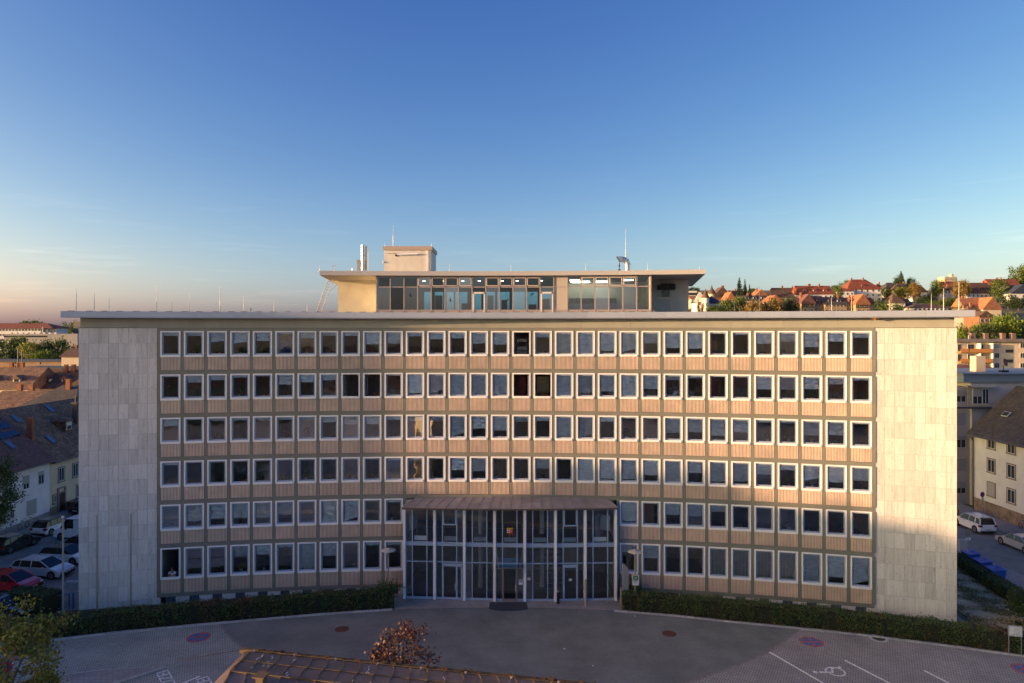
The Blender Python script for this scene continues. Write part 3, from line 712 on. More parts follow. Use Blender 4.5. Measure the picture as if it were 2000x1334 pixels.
ml = bpy.data.materials.new('lit_tube'); ml.use_nodes = True; ml.node_tree.nodes['Principled BSDF'].inputs['Emission Color'].default_value = (1, .93, .75, 1); ml.node_tree.nodes['Principled BSDF'].inputs['Emission Strength'].default_value = 6
for a_, b_, rr_ in ((1113, 1132, 1.6), (1115, 1152, 3.2), (1115, 1152, 3.7), (1160, 1191, 3.2), (1160, 1191, 3.7), (1215, 1237, 1.6)):
    pp(MB().arc(th_of(a_, RG+rr_), th_of(b_, RG+rr_), RG+rr_, RG+rr_+.08, 25.72, 25.8).build('ceiling_tube', ml))
ml2 = bpy.data.materials.new('lit_downlight'); ml2.use_nodes = True; ml2.node_tree.nodes['Principled BSDF'].inputs['Emission Color'].default_value = (1, .9, .7, 1); ml2.node_tree.nodes['Principled BSDF'].inputs['Emission Strength'].default_value = 3
for px in (828, 868, 904, 936, 981, 1010, 1057):
    t = th_of(px, RG+2.5); pp(MB().box(-.12, .12, -.06, .06, 0, .05).build('downlight', ml2, None, P(t, RG+2.5, 25.78), -t))
fu = MB()
for px, ww, hh in ((786, 1.5, .8), (812, .5, 1.3), (822, .5, 1.3), (857, .6, 1.6), (912, .9, .9), (958, .5, 1.6), (1065, .8, 1.3), (985, .5, 1.2), (1040, .7, .8)):
    t = th_of(px, RG+3); Mx = Matrix.Translation(P(t, RG+3, 22.95)) @ R3(-t); fu.box(-ww/2, ww/2, -.3, .3, 0, hh, Mx)
pp(fu.build('pavilion_furniture', mat('dark_furniture', (.07,.065,.06), .6)))
# bird stickers on the panes
bird = [(0,0),(.06,.09),(.2,.22),(.02,.12),(-.02,.24),(-.05,.10),(-.2,-.02),(-.07,-.02),(-.14,-.14),(-.03,-.06)]
for px, py in ((803, 577), (881, 586), (991, 588), (1040, 576)):
    p = at(px, py, RG+CY); t = th_of(px, RG); r_ = .9 if px < 900 else -.3
    b = MB(); b.add([(x*math.cos(r_)-y*math.sin(r_), 0, x*math.sin(r_)+y*math.cos(r_)) for x, y in bird], [tuple(range(10))]); pp(b.build('bird_sticker', M_dark, None, P(t, RG-.01, p.z), -t))
# plant on the roof of the pavilion
lift = thing('lift_housing', 'cream lift housing with brown metal cap on the pavilion roof', 'lift housing', at(798, 528, 63))
lw, rw_ = at(750, 528, 62).x, at(842, 528, 62).x
lo = Vector(lift.location)
M_lb = mat('stained_cream_panel', (.64,.61,.54), .75, nscale=1.5, namt=.15, stretch=(1,1,.3))
MB().box(lw-lo.x, rw_-lo.x, 62-lo.y, 66-lo.y, 26.38-lo.z, 28.75-lo.z).build('wall', M_lb, lift)
MB().box(lw-.08-lo.x, rw_+.10-lo.x, 61.9-lo.y, 66.1-lo.y, 28.75-lo.z, 29.1-lo.z).build('roof_cap', mat('brown_sheet_cap', (.42,.33,.28), .6), lift)
MB().tube((-1.4+.5, 61.86-lo.y, 28.35-lo.z), (-1.4+2.4, 61.86-lo.y, 28.4-lo.z), .07, 8).tube((-2.1, 61.9-lo.y, 28.5-lo.z), (-1.2, 61.9-lo.y, 28.5-lo.z), .035, 6).build('pipe', M_post, lift)
MB().tube((-.95, 61.99-lo.y, 28.28-lo.z), (-.95, 61.95-lo.y, 28.28-lo.z), .12, 10).build('vent_hole', M_dark, lift)
MB().box(rw_-.35-lo.x, rw_-.30-lo.x, 61.93-lo.y, 61.97-lo.y, 26.38-lo.z, 28.7-lo.z).box(-2.25, -2.15, -1.1, -1.0, .6, .75).build('corner_strip', M_post, lift)
M_zinc = mat('bright_steel_flue', (.62,.60,.56), .28, metal=.9)
fl_ = thing('flue_stack', 'pair of shiny steel flue pipes with a small grey box on the pavilion roof', 'flue', at(710, 528, 62))
MB().tube((0-.02, 0, 0), (-.02, 0, 2.3), .21, 16).tube((.24, .1, 0), (.24, .1, 2.2), .15, 14).build('flue_pipe', M_zinc, fl_)
MB().tube((-.02, 0, 1.3), (-.02, 0, 1.36), .225, 16).build('pipe_collar', M_conc, fl_)
MB().box(-.55, -.25, -.15, .15, 0, .85).box(-.62, -.2, -.2, .2, .85, .93).box(-.02, .14, -.35, -.15, .1, .9).build('control_box', mat('grey_box', (.34,.33,.32), .5, metal=.4), fl_)
MB().tube((-.95, 0, 0), (-.95, 0, .18), .06, 8).tube((-1.05, 0, 0), (-1.05, 0, .18), .05, 8).build('stub_pipe', M_post, fl_)
du = thing('exhaust_duct', 'bent silver exhaust duct with a slanted open mouth beside a tall white rod', 'duct', at(1226, 528, 61))
d_ = MB(); cpts = [(0,0,0),(0,0,.55),(-.05,0,.75),(-.18,0,.9),(-.38,0,.97),(-.7,0,.98)]
for p0, p1 in zip(cpts[:-1], cpts[1:]): d_.tube(p0, p1, .25, 14, cap=False)
d_.add([(-.7,-.25,.75),(-.7,.25,.75),(-1.0,.25,1.22),(-1.0,-.25,1.22),(-.5,.25,.73),(-.5,.25,1.22),(-.5,-.25,.73),(-.5,-.25,1.22)], [(0,6,7,3),(1,2,5,4),(3,7,5,2)])
d_.build('duct_pipe', M_zinc, du)
MB().lathe([(.275,.5),(.275,.54)], 14).build('pipe_collar', M_conc, du)
MB().tube((-.75, 0, 0), (-.75, 0, .7), .03, 6).box(-.85, -.65, -.1, .1, 0, .08).tube((-.75,0,.3),(-.75,0,.5),.06,6).build('drain_pipe', M_dark, du)
# equipment on the right recess wall
eq = thing('wall_equipment', 'black cable box with grey grille on the shaded right wall of the pavilion', 'equipment', P(th_of(1301, RW-.3), RW-.3, 25.0), -th_of(1301, RW))
b = MB(); r4 = random.Random(2)
for q in range(24): x = r4.uniform(-.72, .72); b.box(x-.1, x+.12, r4.uniform(-.25, 0), .3, .12+r4.uniform(0, .1), .35+r4.uniform(0, .25))
b.box(-.78, .8, -.05, .28, .05, .4); b.build('cable_box', mat('black_plastic', (.015,.015,.02), .5), eq)
MB().box(-.32, .32, .1, .28, -.55, .04).build('grille', mat('mottled_grey', (.22,.22,.18), .7, nscale=14, namt=.6), eq)
# balcony rail of the right recess and the long roof rail
rl = thing('roof_railing', 'low pinkish steel railing along the glazed front of the rooftop pavilion', 'railing', P(.03, RF, 22.84))
def rp(o): o.location = Vector(o.location)-Vector(rl.location); o.parent = rl; return o
rp(MB().arc(g0, g1, RF-.06, RF-.02, 23.14, 23.18).build('top_rail', M_pm)); rp(MB().arc(g0, g1, RF-.05, RF-.03, 22.98, 23.01).build('mid_rail', M_pm))
pst = MB().box(-.02, .02, -.02, .02, 0, .32).mesh('rail_post', M_pm)
for i in range(NB+1): t = g0+dt*i+.0015; rp(inst('rail_post', pst, None, P(t, RF-.04, 22.84), -t))
rl2 = thing('terrace_guard', 'cream tubular guard rail in front of the shaded right wall of the pavilion', 'railing', at(1273, 608, 59))
o_ = Vector(rl2.location); q0 = at(1273.5, 582, 59)-o_; q1 = at(1312, 582, 59)-o_
M_cr = mat('cream_tube', (.55,.47,.36), .5)
g = MB(); g.bar((q0.x, 0, -.5), (q0.x, 0, q0.z), .08); g.bar((q1.x, 0, -.5), (q1.x, 0, q1.z), .08); g.bar((q1.x-.1, 0, -.5), (q1.x-.1, 0, q1.z), .05); g.bar((q0.x, 0, q0.z), (q1.x, 0, q1.z), .08); g.bar((q0.x, 0, q0.z-.7), (q1.x, 0, q1.z-.7), .05); g.bar((q0.x, 0, q0.z-.35), (q0.x-.9, 0, -.1), .05)
g.build('guard_frame', M_cr, rl2)
# cat ladder at the left end
lad = thing('cat_ladder', 'thin steel cat ladder leaning against the left end of the pavilion roof', 'ladder', at(630, 609, 60))
o_ = Vector(lad.location); g = MB()
def lp(px, py, Y=60): return at(px, py, Y)-o_
for (a_, b_, c_, d2) in ((618, 610, 641, 545), (627, 610, 650, 549)): g.tube(lp(a_, b_), lp(c_, d2), .03, 6)
for (a_, b_, c_, d2) in ((641, 545, 648, 521), (650, 549, 655, 525), (648, 521, 652, 518), (652, 518, 657, 522)): g.tube(lp(a_, b_, 61), lp(c_, d2, 61), .025, 6)
g.build('stringer', M_pm, lad)
g = MB()
for q in range(12):
    u = q/12+.03; g.tube(lp(618+23*u, 610-65*u), lp(627+23*u, 610-61*u), .018, 5)
g.build('rung', M_pm, lad)
g = MB(); g.tube(lp(632, 607), lp(658, 607), .025, 6); g.tube(lp(645, 567), lp(660, 555), .02, 6); g.build('brace', M_pm, lad)
# lightning rods
M_rod = mat('white_rod', (.75,.70,.64), .4)
def rod(px, ptop, pbot, Y, label, r=.03, dx=0):
    p = at(px, pbot, Y); z1 = at(px, ptop, Y).z
    z0 = 22.84 if p.z < 25 else p.z
    o = MB().tube((0,0,0), (dx, 0, (z1-z0)*.45), r, 6, r*.8).tube((dx*.45/1 if False else dx, 0, (z1-z0)*.45), (dx*2.1, 0, z1-z0), r*.8, 6, r*.35).box(-.12,.12,-.12,.12,0,.06).build('lightning_rod', M_rod, None, (p.x, Y, z0))
    tag(o, label, 'lightning rod', 'lightning rods on the roofs')
rods = [(149,555,'tallest white rod at the far left end of the roof'),(184,566,'white rod second from the left roof end'),(213,575,'short thin rod third from the left roof end'),(306,558,'tall white rod above the inner edge of the left stone wall'),(336,585,'small thin rod right of the tall rod above the stone wall'),
        (370,575,'short white rod above the first window columns'),(430,558,'tall white rod above the third window column'),(476,577,'short white rod halfway along the left roof'),(535,590,'small rod left of the ladder on the left roof'),(600,594,'smallest rod just left of the cat ladder'),
        (1434,586,'short rod right of the pavilion roof'),(1483,560,'tall white rod right of the pavilion before golden trees'),(1624,580,'short rod before the timbered houses'),(1663,575,'medium rod before the orange gabled house'),(1737,585,'short thin rod before the pyramid roofed turret'),(1819,573,'thin rod before the flat roofed white house'),(1843,563,'tall stout rod near the right roof end'),(1873,551,'tallest rod near the right roof end'),(1881,596,'tiny rod at the right roof end')]
for i, (x, y, lb) in enumerate(rods): rod(x, y, 610, 56.5+(i % 3)*2.2 if 250 < x < 1700 else 54+(i % 3), lb, .034 if y < 570 else .024)
for x, y, Y, lb in ((768,440,63,'very tall white rod rising above the lift housing'),(1222,447,61,'very tall white rod beside the bent duct'),(752,473,62,'tiny rod on the left corner of the lift housing'),(843,474,62,'tiny rod on the right corner of the lift housing'),
                    (878,516,60,'short rod on the pavilion roof right of the lift housing'),(998,516,60,'short rod at the middle of the pavilion roof'),(1144,515,60,'short rod on the pavilion roof left of the duct'),(1265,514,60,'short rod on the pavilion roof right of the duct'),(624,518,57,'tiny rod on the left corner of the pavilion roof'),(1366,520,60,'tiny rod near the right corner of the pavilion roof')):
    p = at(x, y, Y); z0 = 29.1 if 745 < x < 850 else 26.38
    o = MB().tube((0,0,0), (0,0,(p.z-z0)*.5), .032 if p.z > 28 and x not in (752,843) else .02, 6).tube((0,0,(p.z-z0)*.5), (0,0,p.z-z0), .022 if p.z > 28 and x not in (752,843) else .012, 6, .008).box(-.1,.1,-.1,.1,0,.05).build('lightning_rod', M_rod, None, (p.x, Y, z0)); tag(o, lb, 'lightning rod', 'lightning rods on the roofs')
# camera lamp under the right end of the eaves
tag(MB().box(-.28,.28,-.3,.1,-.12,0).tube((0,-.1,-.12),(0,-.1,-.22),.13,10,.08).build('floodlight', mat('amber_lens', (.45,.2,.04), .4), None, P(th_of(1708, RR-.4), RR-.4, 22.45), 0), 'small amber floodlight under the eaves above the right stone wall', 'floodlight')
# ---------------------------------------------------------------- ground and terrain
def lerp_tab(tab, v):
    for (a, ha), (b, hb) in zip(tab[:-1], tab[1:]):
        if v <= b: return ha+(hb-ha)*max(0, (v-a))/(b-a)
    return tab[-1][1]
def hgt(x, y):
    """ground height: flat town, hill rising to the right and far back"""
    r = lerp_tab([(0,0),(165,0),(192,3),(230,12),(290,26),(340,33),(400,39),(480,50),(600,56),(1400,60),(4000,60)], y)
    l = lerp_tab([(0,0),(200,0),(300,4),(400,12),(1000,14),(4000,16)], y)
    u = x/max(y, 1); s = min(1, max(0, (u-.10)/.15)); s = s*s*(3-2*s)
    back = lerp_tab([(0,0),(60,0),(140,1),(220,3),(400,8),(4000,10)], -y)
    return l+(r-l)*s if y > 0 else back
M_ground = mat('town_ground', (.12,.12,.07), .95, nscale=.05, namt=.4, bump=.2)
ys = [-4000,-2000,-1000,-600,-400,-300,-220,-180,-140,-100,-60,0,60,100,140,165,178,192,205,220,235,250,270,290,310,340,370,400,440,480,540,600,800,1000,1400,2200,4200]
xs = [-4200,-2500,-1500,-900,-600,-400,-300,-240,-200,-160,-130,-100,-80,-60,-40,-20,0,20,40,60,80,100,120,140,160,180,200,230,260,300,340,400,500,700,900,1500,2500,4200]
gv = [(x, y, hgt(x, y)-.02) for y in ys for x in xs]; nx = len(xs)
gf = [(j*nx+i, j*nx+i+1, (j+1)*nx+i+1, (j+1)*nx+i) for j in range(len(ys)-1) for i in range(nx-1)]
b = MB(); b.sm = True; b.add(gv, gf); tag(b.build('ground', M_ground), kind='structure')
def struct(name, mb, m): return tag(mb.build(name, m), kind='structure')
# forecourt: brick paving, darker central field, kerbs
M_pav = paver_mat('forecourt_brick', (.43,.415,.38), (.35,.345,.315), (.09,.08,.075), .30, .15, math.radians(28), ms=.020)
M_pavL = paver_mat('left_forecourt_brick', (.46,.49,.42), (.39,.415,.36), (.10,.10,.095), .30, .15, math.radians(-24), ms=.020)
M_mid = paver_mat('small_dark_setts', (.225,.245,.225), (.19,.205,.19), (.115,.125,.12), .14, .10, 0.0, ms=.008, namt=.24)
M_asph = mat('asphalt', (.215,.225,.195), .9, nscale=.7, namt=.2)
M_walk = paver_mat('footway_slabs', (.36,.34,.315), (.30,.285,.265), (.14,.13,.12), .35, .30, 0.0, namt=.2)
M_kerb = mat('granite_kerb', (.42,.42,.41), .8, nscale=4, namt=.2, rand=.15)
def G2(px, py): p = gr(px, py); return (p.x, p.y)
kL = [G2(*q) for q in ((60, 1256), (112, 1250), (244, 1235), (400, 1220.5), (499, 1212), (640, 1200), (770, 1191.5))]
kR = [G2(*q) for q in ((1212, 1195), (1330, 1205), (1431, 1216), (1555, 1228), (1680, 1241), (1750, 1250), (1870, 1265), (2000, 1283), (2150, 1304))]
apron = [G2(*q) for q in ((770, 1191.5), (820, 1190), (880, 1188.5), (940, 1187.8), (1000, 1187.5), (1060, 1188.3), (1120, 1190), (1170, 1192), (1212, 1195))]
far = kL+apron[1:-1]+kR
arcL = [G2(*q) for q in ((429, 1219), (443, 1237), (460, 1255), (486, 1272), (520, 1291), (560, 1308), (600, 1322), (650, 1338))]
arcR = [G2(*q) for q in ((1562, 1229), (1542, 1245), (1503, 1273), (1454, 1294), (1383, 1320), (1340, 1334), (1290, 1350))]
# central dark field reaches towards the viewer
cf = [p for p in far if arcL[0][0] <= p[0] <= arcR[0][0]]
central = [arcL[0]]+cf+arcR+[(9, 20), (0, 18), (-9, 20)]+list(reversed(arcL))[:-1]
def tri_poly(name, pts, z, m):
    me = bpy.data.meshes.new(name); bm = bmesh.new(); vs = [bm.verts.new((x, y, z)) for x, y in pts]; f = bm.faces.new(vs); bmesh.ops.triangulate(bm, faces=[f]); bmesh.ops.recalc_face_normals(bm, faces=bm.faces)
    if bm.faces[:] and bm.faces[0].normal.z < 0: bmesh.ops.reverse_faces(bm, faces=bm.faces)
    bm.to_mesh(me); bm.free(); me.materials.append(m); o = bpy.data.objects.new(name, me); C.objects.link(o); return tag(o, kind='structure')
tri_poly('forecourt_central_paving', central, .008, M_mid)
tri_poly('forecourt_right_paving', [(x, y) for x, y in kR if x >= arcR[0][0]-.01]+[(62, 44), (62, 5), (9, 5), (9, 20)]+list(reversed(arcR)), .006, M_pav)
tri_poly('forecourt_left_paving', [(-60, 46), (-42, 47.1)]+[(x, y) for x, y in kL if x <= arcL[0][0]+.01]+arcL+[(-9, 20), (-9, 5), (-60, 5)], .004, M_pavL)
# entrance apron
tri_poly('entrance_apron', apron+[(10.2, 54.6), (10.0, 55.6), (-9.9, 55.6), (-9.5, 54.4)], .03, M_walk)
# strip of setts round the central field
def ribbon(pts, w, z0, z1):
    b = MB()
    for (x0, y0), (x1, y1) in zip(pts[:-1], pts[1:]): b.bar((x0, y0, (z0+z1)/2), (x1, y1, (z0+z1)/2), w, z1-z0)
    return b
M_bord = mat('sett_border_stone', (.24,.22,.21), .85, nscale=3, namt=.25); struct('sett_border', ribbon(arcR[:-1], .16, .002, .016), M_bord); struct('sett_border', ribbon(arcL[:-1], .16, .002, .016), M_bord)
# kerb, stone by stone
def along(pts, step):
    out = []; rem = 0
    for (x0, y0), (x1, y1) in zip(pts[:-1], pts[1:]):
        l = math.hypot(x1-x0, y1-y0); s = rem
        while s < l: out.append((x0+(x1-x0)*s/l, y0+(y1-y0)*s/l, math.atan2(y1-y0, x1-x0))); s += step
        rem = s-l
    return out
ks = MB().box(-.49, .49, -.09, .09, 0, .10).mesh('kerb_stone', M_kerb)
for nm, pts in (('kerb_line', kL), ('kerb_line', kR)):
    root = bpy.data.objects.new(nm, None); C.objects.link(root); root['kind'] = 'structure'; root.location = (pts[0][0], pts[0][1], 0)
    for x, y, a in along(pts, 1.0): inst('kerb_stone', ks, root, (x-pts[0][0], y-pts[0][1], rng.uniform(-.01, .01)), a)
# planting beds between kerb and building
M_soil = mat('bare_soil', (.085,.065,.045), .95, nscale=3, namt=.4, bump=.4)
M_gravel = mat('gravel_strip', (.16,.14,.12), .95, nscale=18, namt=.5, bump=.5)
bedL = [(x, y+.08) for x, y in kL]+[(x, y) for x, y in [tuple(P(TH0+DTH*11, RR+.1)[:2])]]+[tuple(P(TH0+DTH*i, RR+.2)[:2]) for i in range(10, -1, -2)]+[tuple(P(t_wl-.002, RR+.2)[:2]), (-38, 51.5)]
tri_poly('planting_bed', bedL, .015, M_soil)
bedR = [(x, y+.08) for x, y in kR if x < 34]+[(34.0, 49.9)]+[tuple(P(t_wr, RR+.2)[:2])]+[tuple(P(TH0+DTH*i, RR+.2)[:2]) for i in range(31, 20, -2)]
tri_poly('planting_bed', bedR, .015, M_soil)
# manhole covers, road markings
def disc(c, r, z, m, name, label, cat, n=28, extra=None):
    b = MB(); b.add([(r*math.cos(2*math.pi*i/n), r*math.sin(2*math.pi*i/n), z) for i in range(n)]+[(r*math.cos(2*math.pi*i/n), r*math.sin(2*math.pi*i/n), 0) for i in range(n)], [tuple(range(n))]+[(i, n+i, n+(i+1) % n, (i+1) % n) for i in range(n)])
    o = b.build(name, m, None, (c[0], c[1], 0)); tag(o, label, cat); return o
M_rust = mat('rusty_iron', (.13,.05,.03), .8, nscale=9, namt=.4)
disc(G2(668, 1229), .50, .022, M_rust, 'manhole_cover', 'rusty round manhole cover left of the copper leaved tree on dark paving', 'manhole cover')
disc(G2(1307, 1238), .50, .022, M_rust, 'manhole_cover', 'rusty round manhole cover right of centre on the dark paving', 'manhole cover')
mh = disc(G2(1716, 1247), .62, .018, M_kerb, 'manhole_cover', 'grey drain cover in a stone ring at the right kerb', 'manhole cover')
MB().tube((0,0,.018),(0,0,.03),.42,24).build('drain_lid', mat('dark_iron', (.04,.04,.04), .7), mh)
def flat_add(b, pts, z, M):   # flat marking
    b.add([(x, y, z) for x, y in pts], [tuple(range(len(pts)))], M)
M_red = mat('worn_red_paint', (.42,.12,.12), .8, nscale=5, namt=.3); M_blu = mat('worn_blue_paint', (.07,.16,.36), .8, nscale=5, namt=.3); M_wht = mat('worn_white_paint', (.80,.80,.78), .8, nscale=7, namt=.3)
def nostop(px, py, rot, lab, sz=.80):
    c = G2(px, py); root = thing('no_stopping_marking', lab, 'road marking', (c[0], c[1], 0), rot, 'no stopping emblems painted on the forecourt')
    n = 32; r = sz; b = MB(); b.add([(r*math.cos(2*math.pi*i/n), r*math.sin(2*math.pi*i/n), .014) for i in range(n)], [tuple(range(n))]); b.build('red_disc', M_red, root)
    b = MB()
    for q in range(4):
        a0 = math.pi/2*q+.14+math.pi/4; a1 = math.pi/2*(q+1)-.14+math.pi/4; cc = ((a0+a1)/2); off = .15*r
        pts = [(off*math.cos(cc), off*math.sin(cc))]+[(r*.78*math.cos(a0+(a1-a0)*k/6), r*.78*math.sin(a0+(a1-a0)*k/6)) for k in range(7)]
        b.add([(x, y, .019) for x, y in pts], [tuple(range(8))])
    b.build('blue_field', M_blu, root)
nostop(388, 1245, .7, 'painted red and blue no stopping emblem left of the dark paving'); nostop(1585, 1254, .75, 'painted red and blue no stopping emblem above the wheelchair symbol'); nostop(2003, 1308, .9, 'painted red and blue no stopping emblem cut off by the right picture edge')
nostop(12, 1287, .8, 'painted red and blue no stopping emblem behind the front left tree'); nostop(14, 1180, .5, 'painted red and blue no stopping emblem beside the left street parking')
def stripe(a, b_, w, lab):
    a = Vector((*G2(*a), 0)); b_ = Vector((*G2(*b_), 0)); d = b_-a; o = MB().box(0, d.length, -w/2, w/2, .010, .020).build('parking_line', M_wht, None, a, math.atan2(d.y, d.x)); tag(o, lab, 'parking line', 'white parking bay lines')
stripe((1503, 1274), (1612, 1337), .14, 'white parking line left of the wheelchair symbol'); stripe((1650, 1290), (1742, 1337), .14, 'white parking line right of the wheelchair symbol'); stripe((1805, 1310), (1858, 1337), .14, 'white parking line nearest the right picture edge')
stripe((390, 1321), (352, 1337), .14, 'white parking line beside the lettering at the lower left')
# wheelchair symbol
ws_ = MB(); c = G2(1632, 1312)
def seg2(b, x0, y0, x1, y1, w): b.bar((x0, y0, .017), (x1, y1, .017), w, .006)
n = 16
for i in range(n-2): a0 = 2.3+i*2*math.pi/n; a1 = a0+2*math.pi/n; seg2(ws_, .55*math.cos(a0), .55*math.sin(a0), .55*math.cos(a1), .55*math.sin(a1), .10)
seg2(ws_, -.15, .15, -.35, 1.0, .16); seg2(ws_, -.3, .55, .15, .60, .10); seg2(ws_, -.15, .2, .45, .15, .14); seg2(ws_, .42, .15, .62, -.40, .14); seg2(ws_, .6, -.40, .8, -.35, .1)
for i in range(10): a0 = i*2*math.pi/10; seg2(ws_, -.42+.10*math.cos(a0), 1.25+.10*math.sin(a0), -.42+.10*math.cos(a0+.63), 1.25+.10*math.sin(a0+.63), .12)
tag(ws_.build('wheelchair_symbol', M_wht, None, (c[0], c[1], 0), math.radians(75)), 'white wheelchair symbol painted on the right parking bay', 'road marking')
# lettering facing away from the viewer, lower left
def text(name, s, size, m, loc, rot, ext=.004, parent=None, align='CENTER'):
    cu = bpy.data.curves.new(name, 'FONT'); cu.body = s; cu.size = size; cu.extrude = ext; cu.align_x = align; cu.align_y = 'CENTER'; cu.materials.append(m)
    tmp = bpy.data.objects.new('t_'+name, cu); C.objects.link(tmp); dg = bpy.context.evaluated_depsgraph_get(); me = bpy.data.meshes.new_from_object(tmp.evaluated_get(dg)); bpy.data.objects.remove(tmp)
    o = bpy.data.objects.new(name, me); C.objects.link(o); o.parent = parent; o.location = loc; o.rotation_euler = rot; return o
p = G2(326, 1331); o = text('painted_lettering', 'POLIZEI', 1.05, M_wht, (p[0]+.2, p[1]-.15, .016), (0, 0, math.radians(180-52))); tag(o, 'worn white lettering painted on the paving beside the kerb island', 'lettering')
p = G2(398, 1338); o = text('painted_lettering', 'POLIZEI', 1.05, M_wht, (p[0]+.6, p[1]-.5, .016), (0, 0, math.radians(180-52))); tag(o, 'worn white lettering right of the lower left parking line', 'lettering')
# raised footway island at the lower left
isl = [G2(*q) for q in ((305, 1311), (260, 1309), (200, 1312), (120, 1322), (60, 1332), (0, 1345), (-120, 1380), (60, 1420), (180, 1350), (240, 1332))]
b = MB(); b.poly(isl, 0, .12); struct('footway_island', b, M_walk)
root = bpy.data.objects.new('kerb_line', None); C.objects.link(root); root['kind'] = 'structure'
for x, y, a in along([isl[0], isl[9], isl[8]], 1.0): inst('kerb_stone', ks, root, (x, y, .03), a)
for x, y, a in along([isl[1], isl[2], isl[3], isl[4]], 1.0): inst('kerb_stone', ks, root, (x, y, .03), a, (1, .5, 1))
# left street and parking, right street
tri_poly('left_street', [(-51.5, 40), (-51.5, 130), (-36.5, 130), (-36.5, 76), (-38.7, 62), (-41.2, 54), (-43, 46)], .004, M_asph)
tri_poly('left_footway', [(-54, 40), (-54, 130), (-51.4, 130), (-51.4, 40)], .02, M_walk)
M_pavS = paver_mat('street_side_brick', (.36,.31,.29), (.30,.27,.255), (.10,.09,.085), .26, .13, .2)
tri_poly('parking_forecourt', [(-43, 46), (-41.2, 54), (-38.7, 62), (-36.5, 76), (-34, 76), (-31, 51), (-38, 51)], .010, M_pavS)
tri_poly('right_street', [(44.2, 60), (43.2, 74), (43.0, 140), (52.2, 140), (52.2, 50), (50, 30), (46, 44)], .004, M_asph)
tri_poly('right_footway', [(52.2, 40), (52.2, 140), (55.6, 140), (55.6, 40)], .05, M_walk)
tri_poly('corner_footway', [(43.2, 76), (44.4, 61.5), (45.8, 52), (48.5, 44), (62, 38), (62, 30), (50, 30), (44, 44.9), (42.2, 52), (41.0, 60), (40.6, 76)], .06, M_walk)
M_dry = mat('dry_lawn', (.46,.39,.24), .95, nscale=.55, namt=.45, bump=.5, bscale=9)
lawn = [(33.9, 50.4), (36.2, 66), (40.6, 68), (42.0, 52), (43.6, 45.5), (33.5, 48.4)]
tri_poly('dry_lawn_ground', lawn, .02, M_dry)
tri_poly('lawn_path', [(32.9, 49.8), (33.3, 49.6), (34.6, 64), (33.5, 64)], .03, M_asph)

tri_poly('bounce_paving_behind', [(-55, 4.9), (60, 4.9), (60, -57), (-55, -57)], .004, paver_mat('pale_bounce_slabs', (.48,.47,.44), (.42,.41,.385), (.22,.21,.20), .6, .4, 0.0))  # unseen pale ground, added to bounce light onto the facade
# ---------------------------------------------------------------- vegetation
def leaf_quads(cent, nrm_jit, size, rs, up=0.0, aspect=.6):
    """numpy leaf cards: centres (n,3) -> verts, faces; each leaf a bent pair of triangles"""
    n = len(cent); a = rs.normal(size=(n, 3)); a[:, 2] += up; a /= np.linalg.norm(a, axis=1)[:, None]+1e-9
    b = rs.normal(size=(n, 3)); b -= a*(a*b).sum(1)[:, None]; b /= np.linalg.norm(b, axis=1)[:, None]+1e-9
    c = np.cross(a, b); s = size*(.6+.8*rs.rand(n))[:, None]
    v = np.empty((n, 4, 3)); v[:, 0] = cent-b*s; v[:, 1] = cent+c*s*aspect+a*s*.15; v[:, 2] = cent+b*s; v[:, 3] = cent-c*s*aspect+a*s*.15
    f = np.arange(n*4).reshape(n, 4)
    return v.reshape(-1, 3), f
def np_mesh(name, v, f, m):
    me = bpy.data.meshes.new(name); n = len(f); me.vertices.add(len(v)); me.vertices.foreach_set('co', np.asarray(v, dtype=np.float32).ravel())
    me.loops.add(n*4); me.loops.foreach_set('vertex_index', np.asarray(f, dtype=np.int32).ravel()); me.polygons.add(n)
    me.polygons.foreach_set('loop_start', np.arange(0, n*4, 4, dtype=np.int32)); me.update(calc_edges=True); me.materials.append(m); return me
def crown_pts(rs, rx, rz, nclump, per, cl, hollow=.55, flat=0.0):
    """points in clumps filling an uneven ellipsoid centred on 0"""
    d = rs.normal(size=(nclump, 3)); d /= np.linalg.norm(d, axis=1)[:, None]; r = hollow+(1-hollow)*rs.rand(nclump)**.7
    cc = d*r[:, None]*np.array([rx, rx, rz])*(.82+.3*rs.rand(nclump))[:, None]
    low = cc[:, 2] < 0; cc[low, 2] *= (1-flat)
    p = np.repeat(cc, per, 0)+rs.normal(size=(nclump*per, 3))*cl*np.array([1, 1, .75]); return p
def decid(seed, h, rx, rz, nclump, per, cl, leaf, m, bare=.28):
    rs = np.random.RandomState(seed); zc = h-rz
    p = crown_pts(rs, rx, rz, nclump, per, cl); p[:, 2] += zc
    v, f = leaf_quads(p, 0, leaf, rs, up=.4); cm = np_mesh('crown', v, f, m)
    t = MB(); r0 = max(.06, rx*.07)
    t.tube((0, 0, -.4), (.05*rx, .0, h*bare), r0, 7, r0*.75); t.tube((.05*rx, 0, h*bare), (0, 0, zc+rz*.4), r0*.75, 6, r0*.25)
    for i in range(7):
        a = i*2.4+seed; z = h*bare+(zc-h*bare)*(.1+.12*i); t.tube((0, 0, z), (math.cos(a)*rx*.62, math.sin(a)*rx*.62, z+rz*.55), r0*.42, 5, r0*.12)
    return cm, t.mesh('trunk', mat('bark', (.10,.075,.055), .9, nscale=4, namt=.3))
